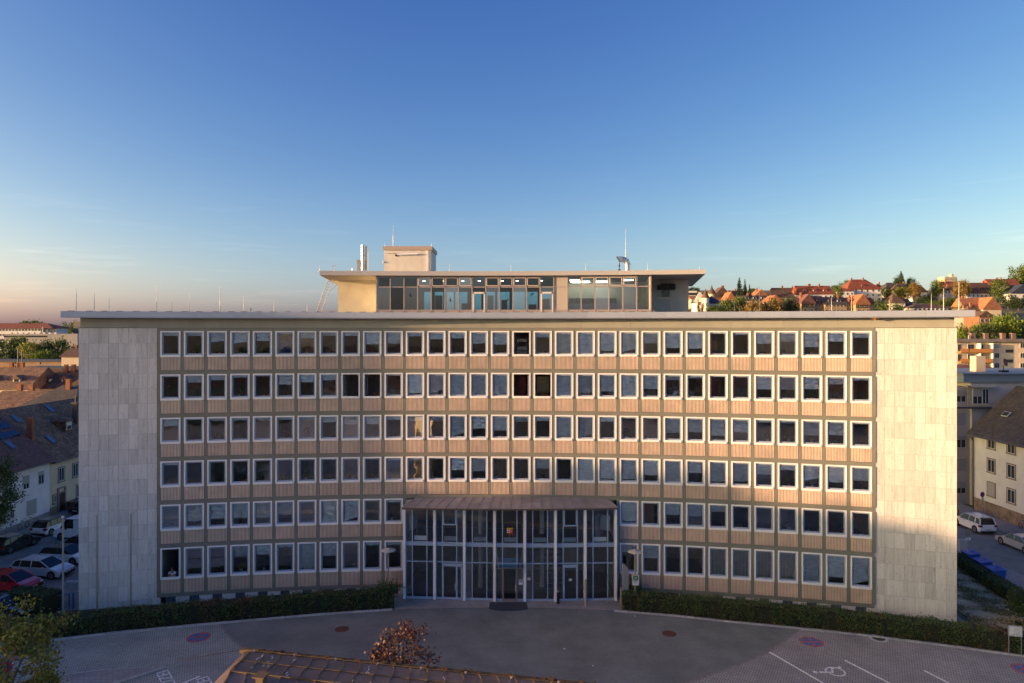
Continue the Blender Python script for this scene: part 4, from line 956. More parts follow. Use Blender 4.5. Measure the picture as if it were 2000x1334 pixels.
def conif(seed, h, r, m, leaf=.42, tiers=17, per=150):
    rs = np.random.RandomState(seed); pts = []
    for k in range(tiers):
        z = h*(.08+.9*k/tiers); rr = r*(1-k/tiers)**.85*(.75+.4*rs.rand()); nb = max(4, int(9*(1-k/tiers)+3))
        for j in range(nb):
            a = 2*math.pi*j/nb+rs.rand(); L_ = rr*(.7+.4*rs.rand()); nn = max(5, int(per*(L_/r)/3)); u = rs.rand(nn)**.7
            pts.append(np.stack([np.cos(a)*L_*u, np.sin(a)*L_*u, z-.18*L_*u+.10*rs.normal(size=nn)], 1)+rs.normal(size=(nn, 3))*leaf*.35)
    pts.append(np.stack([rs.normal(size=20)*.1, rs.normal(size=20)*.1, h*(.93+.08*rs.rand(20))], 1))
    p = np.concatenate(pts); v, f = leaf_quads(p, 0, leaf, rs, up=.2, aspect=.35)
    return np_mesh('crown', v, f, m), MB().tube((0, 0, -.5), (0, 0, h*.95), r*.07, 6, .03).mesh('trunk', mat('bark', (.10,.075,.055), .9))
def plant(meshes, name, label, cat, loc, rz=0, sc=(1, 1, 1), group=None):
    t = thing(name, label, cat, loc, rz, group); t.scale = sc
    inst('crown', meshes[0], t); inst('trunk', meshes[1], t); return t
LG = leaf_mat('leaf_green', (.10,.145,.028)); LD = leaf_mat('leaf_dark_green', (.035,.065,.018)); LY = leaf_mat('leaf_yellow_green', (.20,.22,.03), val=.4)
LO = leaf_mat('leaf_golden_brown', (.22,.15,.035), .03, .4); LR = leaf_mat('leaf_copper', (.075,.026,.018), .03, .5, .1); LC = leaf_mat('needle_green', (.028,.05,.020)); LB = leaf_mat('leaf_bright_green', (.13,.19,.02), .02, .4)
LH = leaf_mat('hedge_leaf', (.095,.14,.045), .03, .45); LHB = leaf_mat('hedge_brown_leaf', (.15,.10,.05), .03, .4)
LT = leaf_mat('turning_leaf', (.17,.195,.04), .05, .5)

# hedges round the office block
def hedge(name, label, pts, w, h, n_per=900, m=LH, seed=1, leaf=.055, brown=()):
    """pts: front foot line; the hedge lies behind it (towards +Y side)"""
    rs = np.random.RandomState(seed); root = thing(name, label, 'hedge', (pts[0][0], pts[0][1], 0)); ox, oy = pts[0]
    P_ = []; core = MB()
    for (x0, y0), (x1, y1) in zip(pts[:-1], pts[1:]):
        d = np.array([x1-x0, y1-y0]); l = np.linalg.norm(d); d = d/l; nrm = np.array([-d[1], d[0]])
        n = int(l*n_per); u = rs.rand(n)*l; side = rs.rand(n); wob = .07*np.sin(u*1.3+seed)+.05*np.sin(u*3.1)+.04*np.sin(u*7.3+1)
        v = np.empty(n); z = np.empty(n); A = side < .52; B = (side >= .52) & (side < .9); Cc = side >= .9
        v[A] = rs.normal(size=A.sum())*.05+wob[A]; z[A] = rs.rand(A.sum())*h
        v[B] = rs.rand(B.sum())*w; z[B] = h+rs.normal(size=B.sum())*.045+wob[B]
        v[Cc] = w+rs.normal(size=Cc.sum())*.05; z[Cc] = rs.rand(Cc.sum())*h
        v[A] += np.clip(z[A]-h*.85, 0, 1)*.5; 
        P_.append(np.stack([x0+d[0]*u+nrm[0]*v-ox, y0+d[1]*u+nrm[1]*v-oy, z], 1))
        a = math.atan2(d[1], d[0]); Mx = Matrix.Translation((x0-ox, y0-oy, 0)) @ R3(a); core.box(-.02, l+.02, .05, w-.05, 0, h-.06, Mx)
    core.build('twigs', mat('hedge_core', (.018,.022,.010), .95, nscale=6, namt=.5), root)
    p = np.concatenate(P_)
    sh = rs.rand(len(p)) < .03; p[sh, 2] += np.abs(rs.normal(size=sh.sum()))*.16
    br = np.zeros(len(p), bool)
    for (bx, by, r_) in brown:
        dd = np.hypot(p[:, 0]+ox-bx, p[:, 1]+oy-by); br |= (dd < r_*(.6+.6*rs.rand(len(p))))
    br |= (p[:, 2] < .30) & (rs.rand(len(p)) < .4)
    br |= (np.sin(p[:, 0]*2.3+seed)+np.sin(p[:, 0]*5.9+p[:, 2]*3) > 1.55) & (rs.rand(len(p)) < .4)
    v, f = leaf_quads(p[~br], 0, leaf, rs, up=.5); inst('foliage', np_mesh('foliage', v, f, m), root)
    v, f = leaf_quads(p[br], 0, leaf, rs, up=.5); inst('dry_foliage', np_mesh('dry_foliage', v, f, LHB), root)
    return root
hl = [(x+.02, y+.42) for x, y in kL][:]; hl[0] = (-33.5, 46.9+.4)
x7, y7 = G2(776, 1192); hl = [p for p in hl if p[0] < x7-.5]+[(x7-.35, y7+.35)]
bl = [G2(432, 1215), G2(400, 1218), G2(455, 1212)]
hedge('clipped_hedge', 'long clipped green hedge left of the entrance with bare brown gaps', hl, 1.25, 1.22, 850, seed=3, brown=[(bl[1][0], bl[1][1]+.9, .9), (bl[0][0]+1.3, bl[0][1]+.9, .6)])
hr = [(x, y+.42) for x, y in kR if x > 8]; hr[0] = (G2(1216, 1196)[0], G2(1216, 1196)[1]+.3)
hedge('clipped_hedge', 'long clipped green hedge right of the entrance along the kerb', hr, 1.2, 1.2, 850, seed=5, brown=[(26.0, 48.6, .35), (31.5, 48.0, .3), (G2(1960, 1270)[0], G2(1960, 1270)[1]+.4, .9)])
# side hedge beside the bins and lawn
sh_ = [gr(1860, 1098, 0), gr(1905, 1133, 0), gr(1960, 1170, 0), gr(2010, 1200, 0)]
hedge('side_hedge', 'sagging dark hedge between the dry lawn and the blue bins', [(p.x, p.y) for p in sh_], 1.3, .95, 620, seed=8)
hb2 = [gr(8, 1196), gr(60, 1200), gr(84, 1205)]
hedge('low_hedge', 'short untrimmed hedge behind the front left tree by the parking bays', [(p.x, p.y) for p in hb2], 1.6, 1.5, 700, seed=11)
def bush(seed, r, h, m, leaf=.06, n=1800):
    rs = np.random.RandomState(seed); p = crown_pts(rs, r, h/2, 26, n//26, r*.22, .4); p[:, 2] += h/2; v, f = leaf_quads(p, 0, leaf, rs, up=.4)
    return np_mesh('foliage', v, f, m), MB().tube((0, 0, 0), (0, 0, h*.5), .04, 5).mesh('stem', mat('bark', (.10,.075,.055), .9))
def place_bush(ms, name, label, loc, cat='bush'):
    t = thing(name, label, cat, loc); inst('foliage', ms[0], t); inst('stem', ms[1], t); return t
c = gr(745, 1192); place_bush(bush(3, .9, 2.3, LH), 'bush', 'loose green bush at the entrance end of the left hedge', (c.x+.3, c.y+1.2, 0))
c = gr(1236, 1190); place_bush(bush(4, .6, 2.0, LH), 'bush', 'small bush behind the lamp post right of the entrance', (c.x+.2, c.y+1.6, 0))
place_bush(bush(6, 1.2, 2.6, LD, .08, 2600), 'bush', 'round dark bush at the right picture edge on the dry lawn', tuple(gr(2006, 1225)))
# ragged lawn tufts and gravel strips
def tufts(name, label, cat, poly, n, m, leaf, seed, z=.03, up=1.2):
    rs = np.random.RandomState(seed); xs_ = [p[0] for p in poly]; ys_ = [p[1] for p in poly]; out = []
    def inside(x, y):
        c_ = False; j = len(poly)-1
        for i in range(len(poly)):
            if (poly[i][1] > y) != (poly[j][1] > y) and x < (poly[j][0]-poly[i][0])*(y-poly[i][1])/(poly[j][1]-poly[i][1])+poly[i][0]: c_ = not c_
            j = i
        return c_
    while len(out) < n:
        x = rs.uniform(min(xs_), max(xs_)); y = rs.uniform(min(ys_), max(ys_))
        if inside(x, y) and (math.sin(x*1.9)+math.sin(y*2.7+x)+rs.normal()*.8) > .4: out.append((x, y, z+rs.rand()*.05))
    v, f = leaf_quads(np.array(out), 0, leaf, rs, up=0, aspect=.25); tag(inst(name, np_mesh(name, v, f, m)), label, cat, kind='stuff')
tufts('grass', 'green grass tufts in the dry lawn right of the office block', 'grass', lawn, 9000, leaf_mat('grass_green', (.10,.13,.04)), .10, 4)
tufts('dead_grass', 'dead straw coloured grass on the lawn right of the office block', 'grass', lawn, 12000, leaf_mat('straw', (.5,.43,.26)), .09, 5)
strip = [tuple(P(t_wl, RR-.05)[:2]), tuple(P(t_gl, RR-.05)[:2]), tuple(P(t_gl, RR-.9)[:2]), tuple(P(t_wl, RR-.9)[:2])]
tufts('pebbles', 'loose grey pebbles along the foot of the left stone wall', 'pebbles', strip, 5000, mat('pebble', (.20,.18,.16), .9, island=.5), .035, 6, up=0)

# --- the trees close to the viewer
ft = decid(21, 8.4, 2.35, 3.1, 120, 90, .26, .085, LT, .2)
plant(ft, 'broadleaf_tree', 'yellowish green tree at the lower left corner before the hedge', 'tree', (-23.9, 32.3, -.0))
cop = decid(33, 8.5, 1.35, 1.6, 75, 46, .20, .065, LR, .3)
plant(cop, 'copper_leaved_tree', 'small copper leaved tree behind the foreground roof', 'tree', (-4.85, 30.2, -.15))
st = decid(41, 9.6, 2.1, 3.9, 110, 90, .34, .10, LG, .12)
plant(st, 'street_tree', 'green street tree before the white house at the left edge', 'tree', (-50.6, 66.5, 0), 1.0, (1, 1, .95))

# --- tree meshes for the hill, reused with their own size and turn
TM = {'g': [decid(50+i, 10, 4.6, 4.2, 70, 42, .75, .30, LG, .2) for i in range(2)], 'd': [decid(60, 10, 4.4, 4.4, 70, 42, .75, .30, LD, .18)],
      'y': [decid(70+i, 10, 4.6, 4.2, 80, 42, .7, .28, LY, .2) for i in range(1)], 'o': [decid(80+i, 10, 4.5, 4.2, 80, 42, .7, .28, LO, .2) for i in range(2)],
      'b': [decid(90, 10, 4.6, 4.4, 90, 46, .7, .30, LB, .15)], 'c': [conif(95+i, 14, 3.2, LC) for i in range(2)], 't': [decid(99, 10, 1.3, 4.8, 40, 30, .4, .26, LO, .1)]}
def hill_tree(kind, px0, px1, ytop, Y, label, ybot=None, grp='trees on the hillside'):
    w = (px1-px0)/F*Y; zt = CZ-(ytop-HY)/F*Y; cx = ((px0+px1)/2-1000)/F*Y; zg = hgt(cx, Y)
    if ybot is not None: zg = max(zg, CZ-(ybot-HY)/F*Y)
    base_w = {'c': 6.4, 't': 2.6}.get(kind, 9.2); base_h = {'c': 14}.get(kind, 10); ms = rng.choice(TM[kind]); h = max(2.5, zt-zg)
    plant(ms, {'c': 'spruce_tree', 't': 'slender_tree'}.get(kind, 'broadleaf_tree'), label, 'tree', (cx, Y, zg), rng.uniform(0, 6.28), (w/base_w, w/base_w, h/base_h), grp)
# ---------------------------------------------------------------- houses
def wallm(name, c): return mat('wall_'+name, c, .85, nscale=.7, namt=.09, bump=.1)
W_WHITE = wallm('white', (.74,.72,.68)); W_CREAM = wallm('cream', (.50,.43,.31)); W_PINK = wallm('pinkish', (.78,.73,.73)); W_OCHRE = wallm('ochre_stone', (.36,.26,.14)); W_GREY = wallm('grey', (.30,.29,.275)); W_BRICK = wallm('brick_red', (.25,.11,.06)); W_YEL = wallm('pale_yellow', (.68,.56,.40)); W_BEIGE = wallm('beige_grey', (.52,.47,.43))
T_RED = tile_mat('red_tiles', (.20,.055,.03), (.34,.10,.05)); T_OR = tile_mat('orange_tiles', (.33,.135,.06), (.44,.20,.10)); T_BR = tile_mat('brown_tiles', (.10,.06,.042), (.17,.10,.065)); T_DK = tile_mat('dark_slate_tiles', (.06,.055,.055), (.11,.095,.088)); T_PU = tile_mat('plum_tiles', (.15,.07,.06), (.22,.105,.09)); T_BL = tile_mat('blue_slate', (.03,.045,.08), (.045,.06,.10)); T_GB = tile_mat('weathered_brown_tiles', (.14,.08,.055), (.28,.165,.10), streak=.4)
M_wglass = mat('house_window_glass', (.035,.045,.055), .08, spec=.8); M_wfr = mat('white_house_frame', (.65,.65,.63), .5); M_sill = mat('sandstone_surround', (.27,.225,.19), .8); M_shut = mat('roller_shutter', (.38,.37,.35), .6); M_brk = mat('chimney_brick', (.30,.12,.06), .85, nscale=6, namt=.35); M_gut = mat('zinc_gutter', (.17,.17,.17), .5, metal=.5)
def window(parent, x, y, z, w, h, rot, detail=True, shut=0.0, sur=True, label=None):
    """window centred at x, foot z, in a wall whose outside faces local -Y after rot"""
    wd = bpy.data.objects.new('window', None); C.objects.link(wd); wd.parent = parent; wd.location = (x, y, z); wd.rotation_euler = (0, 0, rot); wd.empty_display_size = .1
    t = .07
    if detail:
        b = MB(); b.box(-w/2, -w/2+t, -.03, .05, 0, h); b.box(w/2-t, w/2, -.03, .05, 0, h); b.box(-w/2+t, w/2-t, -.03, .05, h-t, h); b.box(-w/2+t, w/2-t, -.03, .05, 0, t); b.box(-.03, .03, -.028, .045, t, h-t); b.build('frame', M_wfr, wd)
        if sur:
            b = MB(); s = .13; b.box(-w/2-s, -w/2, -.05, .04, -.02, h+s); b.box(w/2, w/2+s, -.05, .04, -.02, h+s); b.box(-w/2, w/2, -.05, .04, h, h+s); b.box(-w/2-s-.04, w/2+s+.04, -.10, .04, -.14, -.02); b.build('surround', M_sill, wd)
        if shut: MB().box(-w/2+.02, w/2-.02, -.045, -.031, h*(1-shut), h-.02).build('shutter', M_shut, wd)
        MB().box(-w/2+t, w/2-t, -.012, .02, t, h-t).build('pane', M_wglass, wd)
    else:
        MB().box(-w/2, w/2, -.04, .03, 0, h).build('frame', M_wfr, wd); MB().box(-w/2+.09, -.03, -.055, -.041, .09, h-.09).box(.03, w/2-.09, -.055, -.041, .09, h-.09).build('pane', M_wglass, wd)
    return wd
def roof_geo(b, w, d, z, rh, kind, ov=.4, ridge='x', hipf=.5, th=.18):
    """closed roof solid; ridge along x or y"""
    X, Y = w/2+ov, d/2+ov
    if ridge == 'y': X, Y = Y, X
    z0 = z-ov*rh/max(.1, (Y-ov)) if kind != 'flat' else z
    if kind == 'flat': vs = [(-X,-Y,z),(X,-Y,z),(X,Y,z),(-X,Y,z),(-X,-Y,z+rh),(X,-Y,z+rh),(X,Y,z+rh),(-X,Y,z+rh)]; fs = [(3,2,1,0),(4,5,6,7),(0,1,5,4),(1,2,6,5),(2,3,7,6),(3,0,4,7)]
    else:
        rx = X if kind == 'gable' else max(.05, X-Y*2*hipf)
        vs = [(-X,-Y,z0),(X,-Y,z0),(X,Y,z0),(-X,Y,z0),(-rx,0,z+rh),(rx,0,z+rh)]+[(-X,-Y,z0-th),(X,-Y,z0-th),(X,Y,z0-th),(-X,Y,z0-th)]
        fs = [(0,1,5,4),(2,3,4,5),(1,2,5),(3,0,4),(6,7,1,0),(7,8,2,1),(8,9,3,2),(9,6,0,3),(9,8,7,6)]
    if ridge == 'y': vs = [(-y, x, zz) for x, y, zz in vs]
    b.add(vs, fs)
def house(label, cx, cy, rz, w, d, h, rh, wall, roof, kind='gable', ridge='x', z=0.0, floors=2, nf=3, ns=2, chim=1, detail=False, name='house', cat='house', faces='fs', win=(1.0, 1.35), dorm=0, hipf=.5, gwin=0, sink=6.0, timber=False, shut=.15, group=None, base=None, sill_h=.9):
    r = random.Random(hash(label) % 99991 if False else sum(map(ord, label))); t = thing(name, label, cat, (cx, cy, z), rz, group)
    MB().box(-w/2, w/2, -d/2, d/2, -sink, h).build('wall', wall, t)
    if base: MB().box(-w/2-.04, w/2+.04, -d/2-.04, d/2+.04, -sink, base).build('plinth', W_OCHRE, t)
    if kind == 'gable':
        g = MB(); zz = .12
        if ridge == 'x': g.prism([(-d/2, h), (d/2, h), (0, h+rh-zz)], -w/2, w/2, R3(math.radians(90)))
        else: g.prism([(-w/2, h), (w/2, h), (0, h+rh-zz)], -d/2, d/2)
        g.build('gable_wall', wall, t)
    b = MB(); roof_geo(b, w, d, h, rh, kind, .35, ridge, hipf); rf = b.build('roof', roof, t)
    fh = h/floors
    def face(n, length, off, rot, gable):
        for k in range(floors):
            for i in range(n):
                u = -length/2+length*(i+.5)/n; zz = k*fh+sill_h*min(1, fh/2.8)
                pos = Matrix.Rotation(rot, 4, 'Z') @ Vector((u, -off, zz)); window(t, pos.x, pos.y, zz, win[0], min(win[1], fh-1.1), rot, detail, shut=(r.choice((0, 0, .35, .5, 1)) if detail and r.random() < shut*4 else 0), sur=detail)
        if gable:
            for i in range(gwin):
                u = (i-(gwin-1)/2)*1.5; pos = Matrix.Rotation(rot, 4, 'Z') @ Vector((u, -off, 0)); window(t, pos.x, pos.y, h+.25*rh, .8, min(1.1, rh*.4), rot, detail, sur=detail)
    if 'f' in faces: face(nf, w, d/2+.01, 0, kind == 'gable' and ridge == 'y')
    if 'l' in faces: face(ns, d, w/2+.01, math.radians(-90), kind == 'gable' and ridge == 'x')
    if 's' in faces: face(ns, d, w/2+.01, math.radians(-90), kind == 'gable' and ridge == 'x')
    if 'r' in faces: face(ns, d, w/2+.01, math.radians(90), kind == 'gable' and ridge == 'x')
    for i in range(chim):
        u = r.uniform(-.35, .35)*w; v = r.uniform(-.12, .12)*d; cb = MB(); cb.box(u-.35, u+.35, v-.3, v+.3, h+rh*.45, h+rh+.9); cb.box(u-.42, u+.42, v-.37, v+.37, h+rh+.9, h+rh+1.02); cb.build('chimney', M_brk, t)
    for i in range(dorm):
        u = (i-(dorm-1)/2)*w/(dorm+.4); y0 = -d/2*.72 if ridge == 'x' else 0
        dm = bpy.data.objects.new('dormer', None); C.objects.link(dm); dm.parent = t; dm.location = (u, y0, h+rh*.18)
        MB().box(-.75, .75, 0, 2.2, 0, 1.25).build('dormer_wall', M_wfr, dm); bb = MB(); Mx = Matrix.Translation((0, 1.0, 0)); roof_geo(q := MB(), 1.5, 2.4, 1.25, .55, 'gable', .12, 'y'); bb.add(q.v, q.f, Mx); bb.build('dormer_roof', roof, dm); MB().box(-.5, .5, -.02, -.005, .25, 1.1).build('pane', M_wglass, dm)
    if timber:
        tb = MB(); yo = -d/2-.03; zt = h
        for i in range(7): u = -w/2+w*i/6; tb.bar((u, yo, h*.55), (u, yo, h), .16)
        for zz in (h*.55, h*.78, h-.05): tb.bar((-w/2, yo, zz), (w/2, yo, zz), .16)
        for i in range(0, 6, 2): u = -w/2+w*i/6; tb.bar((u, yo, h*.55), (u+w/6, yo, h*.78), .13)
        if kind == 'gable' and ridge == 'y':
            for s in (-1, 1): tb.bar((s*w/2, yo, h), (0, yo, h+rh-.2), .2); tb.bar((s*w*.25, yo, h), (s*w*.25, yo, h+rh*.48), .14); tb.bar((s*w*.25, yo, h+.1), (0, yo, h+rh*.6), .13)
            tb.bar((-w*.28, yo, h+rh*.45), (w*.28, yo, h+rh*.45), .15); tb.bar((0, yo, h), (0, yo, h+rh*.5), .14)
        tb.build('timber_frame', mat('dark_timber', (.06,.035,.025), .8), t)
    return t
def hill_house(label, px0, px1, y_ridge, y_eave, y_base, Y, wall, roof, depth=9, **k):
    """front centred between two picture columns at distance Y"""
    x0 = (px0-1000)/F*Y; x1 = (px1-1000)/F*Y; zb = CZ-(y_base-HY)/F*Y; ze = CZ-(y_eave-HY)/F*Y; zr = CZ-(y_ridge-HY)/F*Y
    rz = k.pop('rz', 0.0)
    return house(label, (x0+x1)/2, Y+depth/2, rz, x1-x0, depth, ze-zb, zr-ze, wall, roof, z=zb, group='hillside houses', sink=zb-hgt((x0+x1)/2, Y)+4 if zb > hgt((x0+x1)/2, Y) else 5, **k)
random.seed(4)
HHs = [
 ('tall stepped gable white villa at the left end of the hillside', 1362, 1384, 574, 588, 612, 285, W_WHITE, T_BL, dict(ridge='y', floors=2, nf=3, ns=2, faces='f', chim=0, gwin=1)),
 ('white house with steep dark blue slate roof beside the stepped gable villa', 1383, 1408, 577, 591, 612, 288, W_WHITE, T_BL, dict(kind='hip', hipf=.35, floors=1, nf=3, faces='f', chim=0)),
 ('large brown roofed villa with tall chimneys above the blue slate roof', 1393, 1430, 560, 578, 592, 380, W_BRICK, T_BR, dict(ridge='y', floors=1, nf=4, faces='f', chim=2, gwin=2)),
 ('brown roofed wing right of the large brick villa', 1424, 1450, 566, 576, 592, 388, W_CREAM, T_BR, dict(kind='hip', floors=1, nf=3, faces='f', chim=1)),
 ('small bright orange roofed house below the brick villa', 1419, 1437, 570, 584, 592, 330, W_CREAM, T_OR, dict(ridge='y', floors=1, nf=2, faces='f', chim=1)),
 ('orange roofed cottage at the far left of the hillside', 1350, 1365, 577, 583, 595, 330, W_CREAM, T_OR, dict(floors=1, nf=2, faces='f', chim=0)),
 ('long dark roofed terrace behind the golden trees', 1450, 1502, 576, 586, 600, 320, W_CREAM, T_DK, dict(floors=1, nf=7, faces='f', chim=2, dorm=3)),
 ('white gabled house with red roof above the dark terrace', 1474, 1500, 565, 577, 584, 360, W_WHITE, T_OR, dict(ridge='y', floors=1, nf=2, faces='f', chim=1, gwin=1)),
 ('house with huge brown hipped roof left of the long red roof', 1505, 1554, 561, 580, 592, 345, W_CREAM, T_BR, dict(kind='hip', hipf=.25, floors=1, nf=4, faces='f', chim=1)),
 ('small red roofed house behind the huge brown hipped roof', 1543, 1560, 561, 568, 582, 400, W_WHITE, T_RED, dict(floors=1, nf=2, faces='f', chim=1)),
 ('cream house with round topped gable below the brown hipped roof', 1500, 1530, 576, 588, 606, 298, W_CREAM, T_OR, dict(ridge='y', floors=1, nf=3, faces='f', chim=0, gwin=1)),
 ('long house with red tiled mansard roof and dormers', 1560, 1627, 557, 573, 586, 350, W_WHITE, T_RED, dict(floors=1, nf=7, faces='f', chim=3, dorm=3)),
 ('half timbered house with reddish brown roof and front gable', 1566, 1592, 574, 590, 612, 292, W_OCHRE, T_PU, dict(ridge='y', floors=2, nf=2, faces='f', chim=1, timber=True)),
 ('long ochre stone house with dark roof joined to the half timbered gable', 1590, 1612, 577, 592, 612, 294, W_OCHRE, T_PU, dict(floors=2, nf=3, faces='f', chim=0, dorm=1)),
 ('low reddish roof left of the half timbered gable', 1556, 1568, 581, 592, 612, 294, W_OCHRE, T_PU, dict(floors=2, nf=1, faces='f', chim=0)),
 ('ochre stone terrace with dark slate roof and two dormer gables', 1611, 1654, 579, 593, 612, 292, W_OCHRE, T_DK, dict(floors=2, nf=6, faces='f', chim=1, dorm=2)),
 ('half timbered house with bright orange steep gable', 1672, 1699, 574, 592, 612, 290, W_OCHRE, T_OR, dict(ridge='y', floors=2, nf=3, faces='f', chim=0, timber=True)),
 ('ochre house with orange roof left of the steep orange gable', 1654, 1674, 580, 592, 612, 293, W_OCHRE, T_OR, dict(floors=2, nf=2, faces='f', chim=1, dorm=1)),
 ('narrow brown roofed house right of the steep orange gable', 1697, 1710, 580, 594, 612, 293, W_OCHRE, T_RED, dict(floors=2, nf=2, faces='f', chim=1)),
 ('big white house with tall red hipped roof on the ridge', 1655, 1722, 544, 564, 590, 400, W_WHITE, T_RED, dict(kind='hip', hipf=.42, floors=3, nf=6, ns=3, faces='fs', chim=2, dorm=1, depth=14)),
 ('low white wing left of the big white house', 1642, 1668, 562, 568, 590, 396, W_WHITE, T_RED, dict(floors=2, nf=3, faces='fs', chim=0, depth=12)),
 ('small dark red roofed house right of the big white house', 1712, 1730, 553, 566, 580, 430, W_CREAM, T_RED, dict(kind='hip', floors=1, nf=2, faces='f', chim=1)),
 ('grey roofed house behind the dark tree on the ridge', 1731, 1758, 551, 563, 578, 420, W_CREAM, T_DK, dict(kind='hip', hipf=.3, floors=1, nf=3, faces='f', chim=0)),
 ('brown roofed house half hidden by golden trees on the ridge', 1752, 1782, 552, 566, 582, 410, W_CREAM, T_BR, dict(kind='hip', hipf=.3, floors=1, nf=3, faces='f', chim=1)),
 ('white gabled house with brown roof among golden trees', 1782, 1811, 556, 569, 584, 395, W_WHITE, T_BR, dict(ridge='y', floors=1, nf=3, faces='f', chim=0, gwin=2)),
 ('small white house with orange gable below the concrete tower', 1844, 1864, 558, 566, 576, 400, W_WHITE, T_BR, dict(ridge='y', floors=1, nf=3, faces='f', chim=1)),
 ('house with orange roof right of the small white gable', 1846, 1874, 549, 560, 572, 412, W_CREAM, T_RED, dict(floors=1, nf=2, faces='f', chim=1)),
 ('long white house with brown roof and tower dormer', 1889, 1946, 551, 571, 583, 385, W_WHITE, T_BR, dict(kind='hip', hipf=.25, floors=1, nf=7, faces='f', chim=1, dorm=1)),
 ('brown roofed house far right on the ridge', 1934, 1992, 544, 556, 575, 430, W_CREAM, T_RED, dict(floors=1, nf=4, faces='f', chim=2)),
 ('white house with dark solar roof at the right edge of the hillside', 1975, 2022, 555, 572, 584, 370, W_WHITE, T_BL, dict(ridge='y', floors=1, nf=3, faces='f', chim=0)),
 ('large cream house with bright orange roof and front gable', 1884, 1936, 581, 599, 618, 300, W_YEL, T_OR, dict(floors=1, nf=4, faces='fs', chim=1)),
 ('projecting front wing of the large orange roofed house', 1920, 1956, 580, 602, 624, 296, W_YEL, T_OR, dict(ridge='y', floors=1, nf=3, faces='f', chim=0, gwin=2)),
 ('dark roofed house below the orange roofed one', 1893, 1930, 596, 617, 632, 262, W_GREY, T_BR, dict(kind='hip', hipf=.3, floors=1, nf=3, faces='f', chim=1)),
 ('small brick house with white trimmed gable above the green trees', 1913, 1939, 607, 616, 634, 256, W_BRICK, T_BR, dict(ridge='y', floors=1, nf=3, faces='f', chim=0, gwin=1)),
 ('pink walled house with pyramid roof near the flat roofed house', 1743, 1768, 572, 590, 612, 288, W_PINK, T_BR, dict(kind='hip', hipf=.5, floors=1, nf=2, faces='f', chim=0)),
 ('dark slate roofed house right of the pyramid roof', 1765, 1783, 582, 596, 612, 290, W_OCHRE, T_DK, dict(floors=1, nf=2, faces='f', chim=1, dorm=1)),
 ('low white bungalow with flat brown roof before the green bank', 1784, 1851, 593, 600, 612, 280, W_WHITE, T_BR, dict(kind='hip', hipf=.4, floors=1, nf=8, faces='f', chim=0)),
]
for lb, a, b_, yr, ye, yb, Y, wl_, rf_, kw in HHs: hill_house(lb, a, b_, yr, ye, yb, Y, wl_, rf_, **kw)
# turrets and stepped gable of the white villa, tower of the brick villa
def turret(label, px, ytop, yeave, ybase, Y, r, wall, roof, name='turret_tower'):
    x = (px-1000)/F*Y; zt, ze, zb = [CZ-(v-HY)/F*Y for v in (ytop, yeave, ybase)]; t = thing(name, label, 'tower', (x, Y, zb))
    MB().tube((0,0,-3), (0,0,ze-zb), r, 10).build('wall', wall, t); MB().lathe([(r*1.25, ze-zb), (r*.75, ze-zb+(zt-ze)*.35), (r*.3, ze-zb+(zt-ze)*.6), (.03, zt-zb)], 10).build('roof', roof, t)
    for q in range(3):
        a = math.radians(-90-50+50*q); window(t, r*math.cos(a), r*math.sin(a), (ze-zb)*.45, .55, 1.5, a+math.pi/2, False)
turret('white round turret with pointed brown cap on the stepped gable villa', 1378, 563, 582, 612, 282, 1.5, W_WHITE, T_BR); turret('cream stone tower with onion cap behind the blue slate roof', 1390, 556, 574, 592, 376, 2.0, W_CREAM, T_BR)
def st_gable(px, Y, y0, y1, w):
    p = at(px, y0, Y); h = (y0-y1)/F*Y; b = MB()
    for i in range(5): ww = w*(1-i*.2); b.box(-ww/2, ww/2, 0, .5, h*i/5, h*(i+1)/5)
    o = b.build('stepped_gable', W_WHITE, None, tuple(p)); tag(o, 'white curved gable top of the villa at the left end of the hillside', 'gable')
st_gable(1367.5, 283.6, 590, 571, 5)
tw = at(1857, 550, 700); t = thing('tower_block', 'distant concrete tower block on the horizon above the ridge houses', 'tower block', (tw.x, 700, tw.z-8))
MB().box(-6.5, 6.5, 0, 12, -6, 13).box(2, 4.5, 2, 6, 13, 16).build('wall', W_CREAM, t)
for k in range(4): MB().box(-6, 6, -.15, 0, 1+k*3, 2.3+k*3).build('window_band', W_GREY, t)
tw = at(1350, 568, 420); t = thing('striped_tower_block', 'narrow striped high rise just right of the pavilion roof end', 'tower block', (tw.x, 420, hgt(tw.x, 420)-2))
zh = tw.z-t.location.z; MB().box(-3.5, 3.5, 0, 8, -3, zh).build('wall', W_WHITE, t)
for k in range(int(zh/3)): MB().box(-3.6, 3.6, -.4, -.02, zh-2.6-k*3, zh-1.2-k*3).build('balcony', mat('dark_balcony', (.04,.035,.04), .7), t)
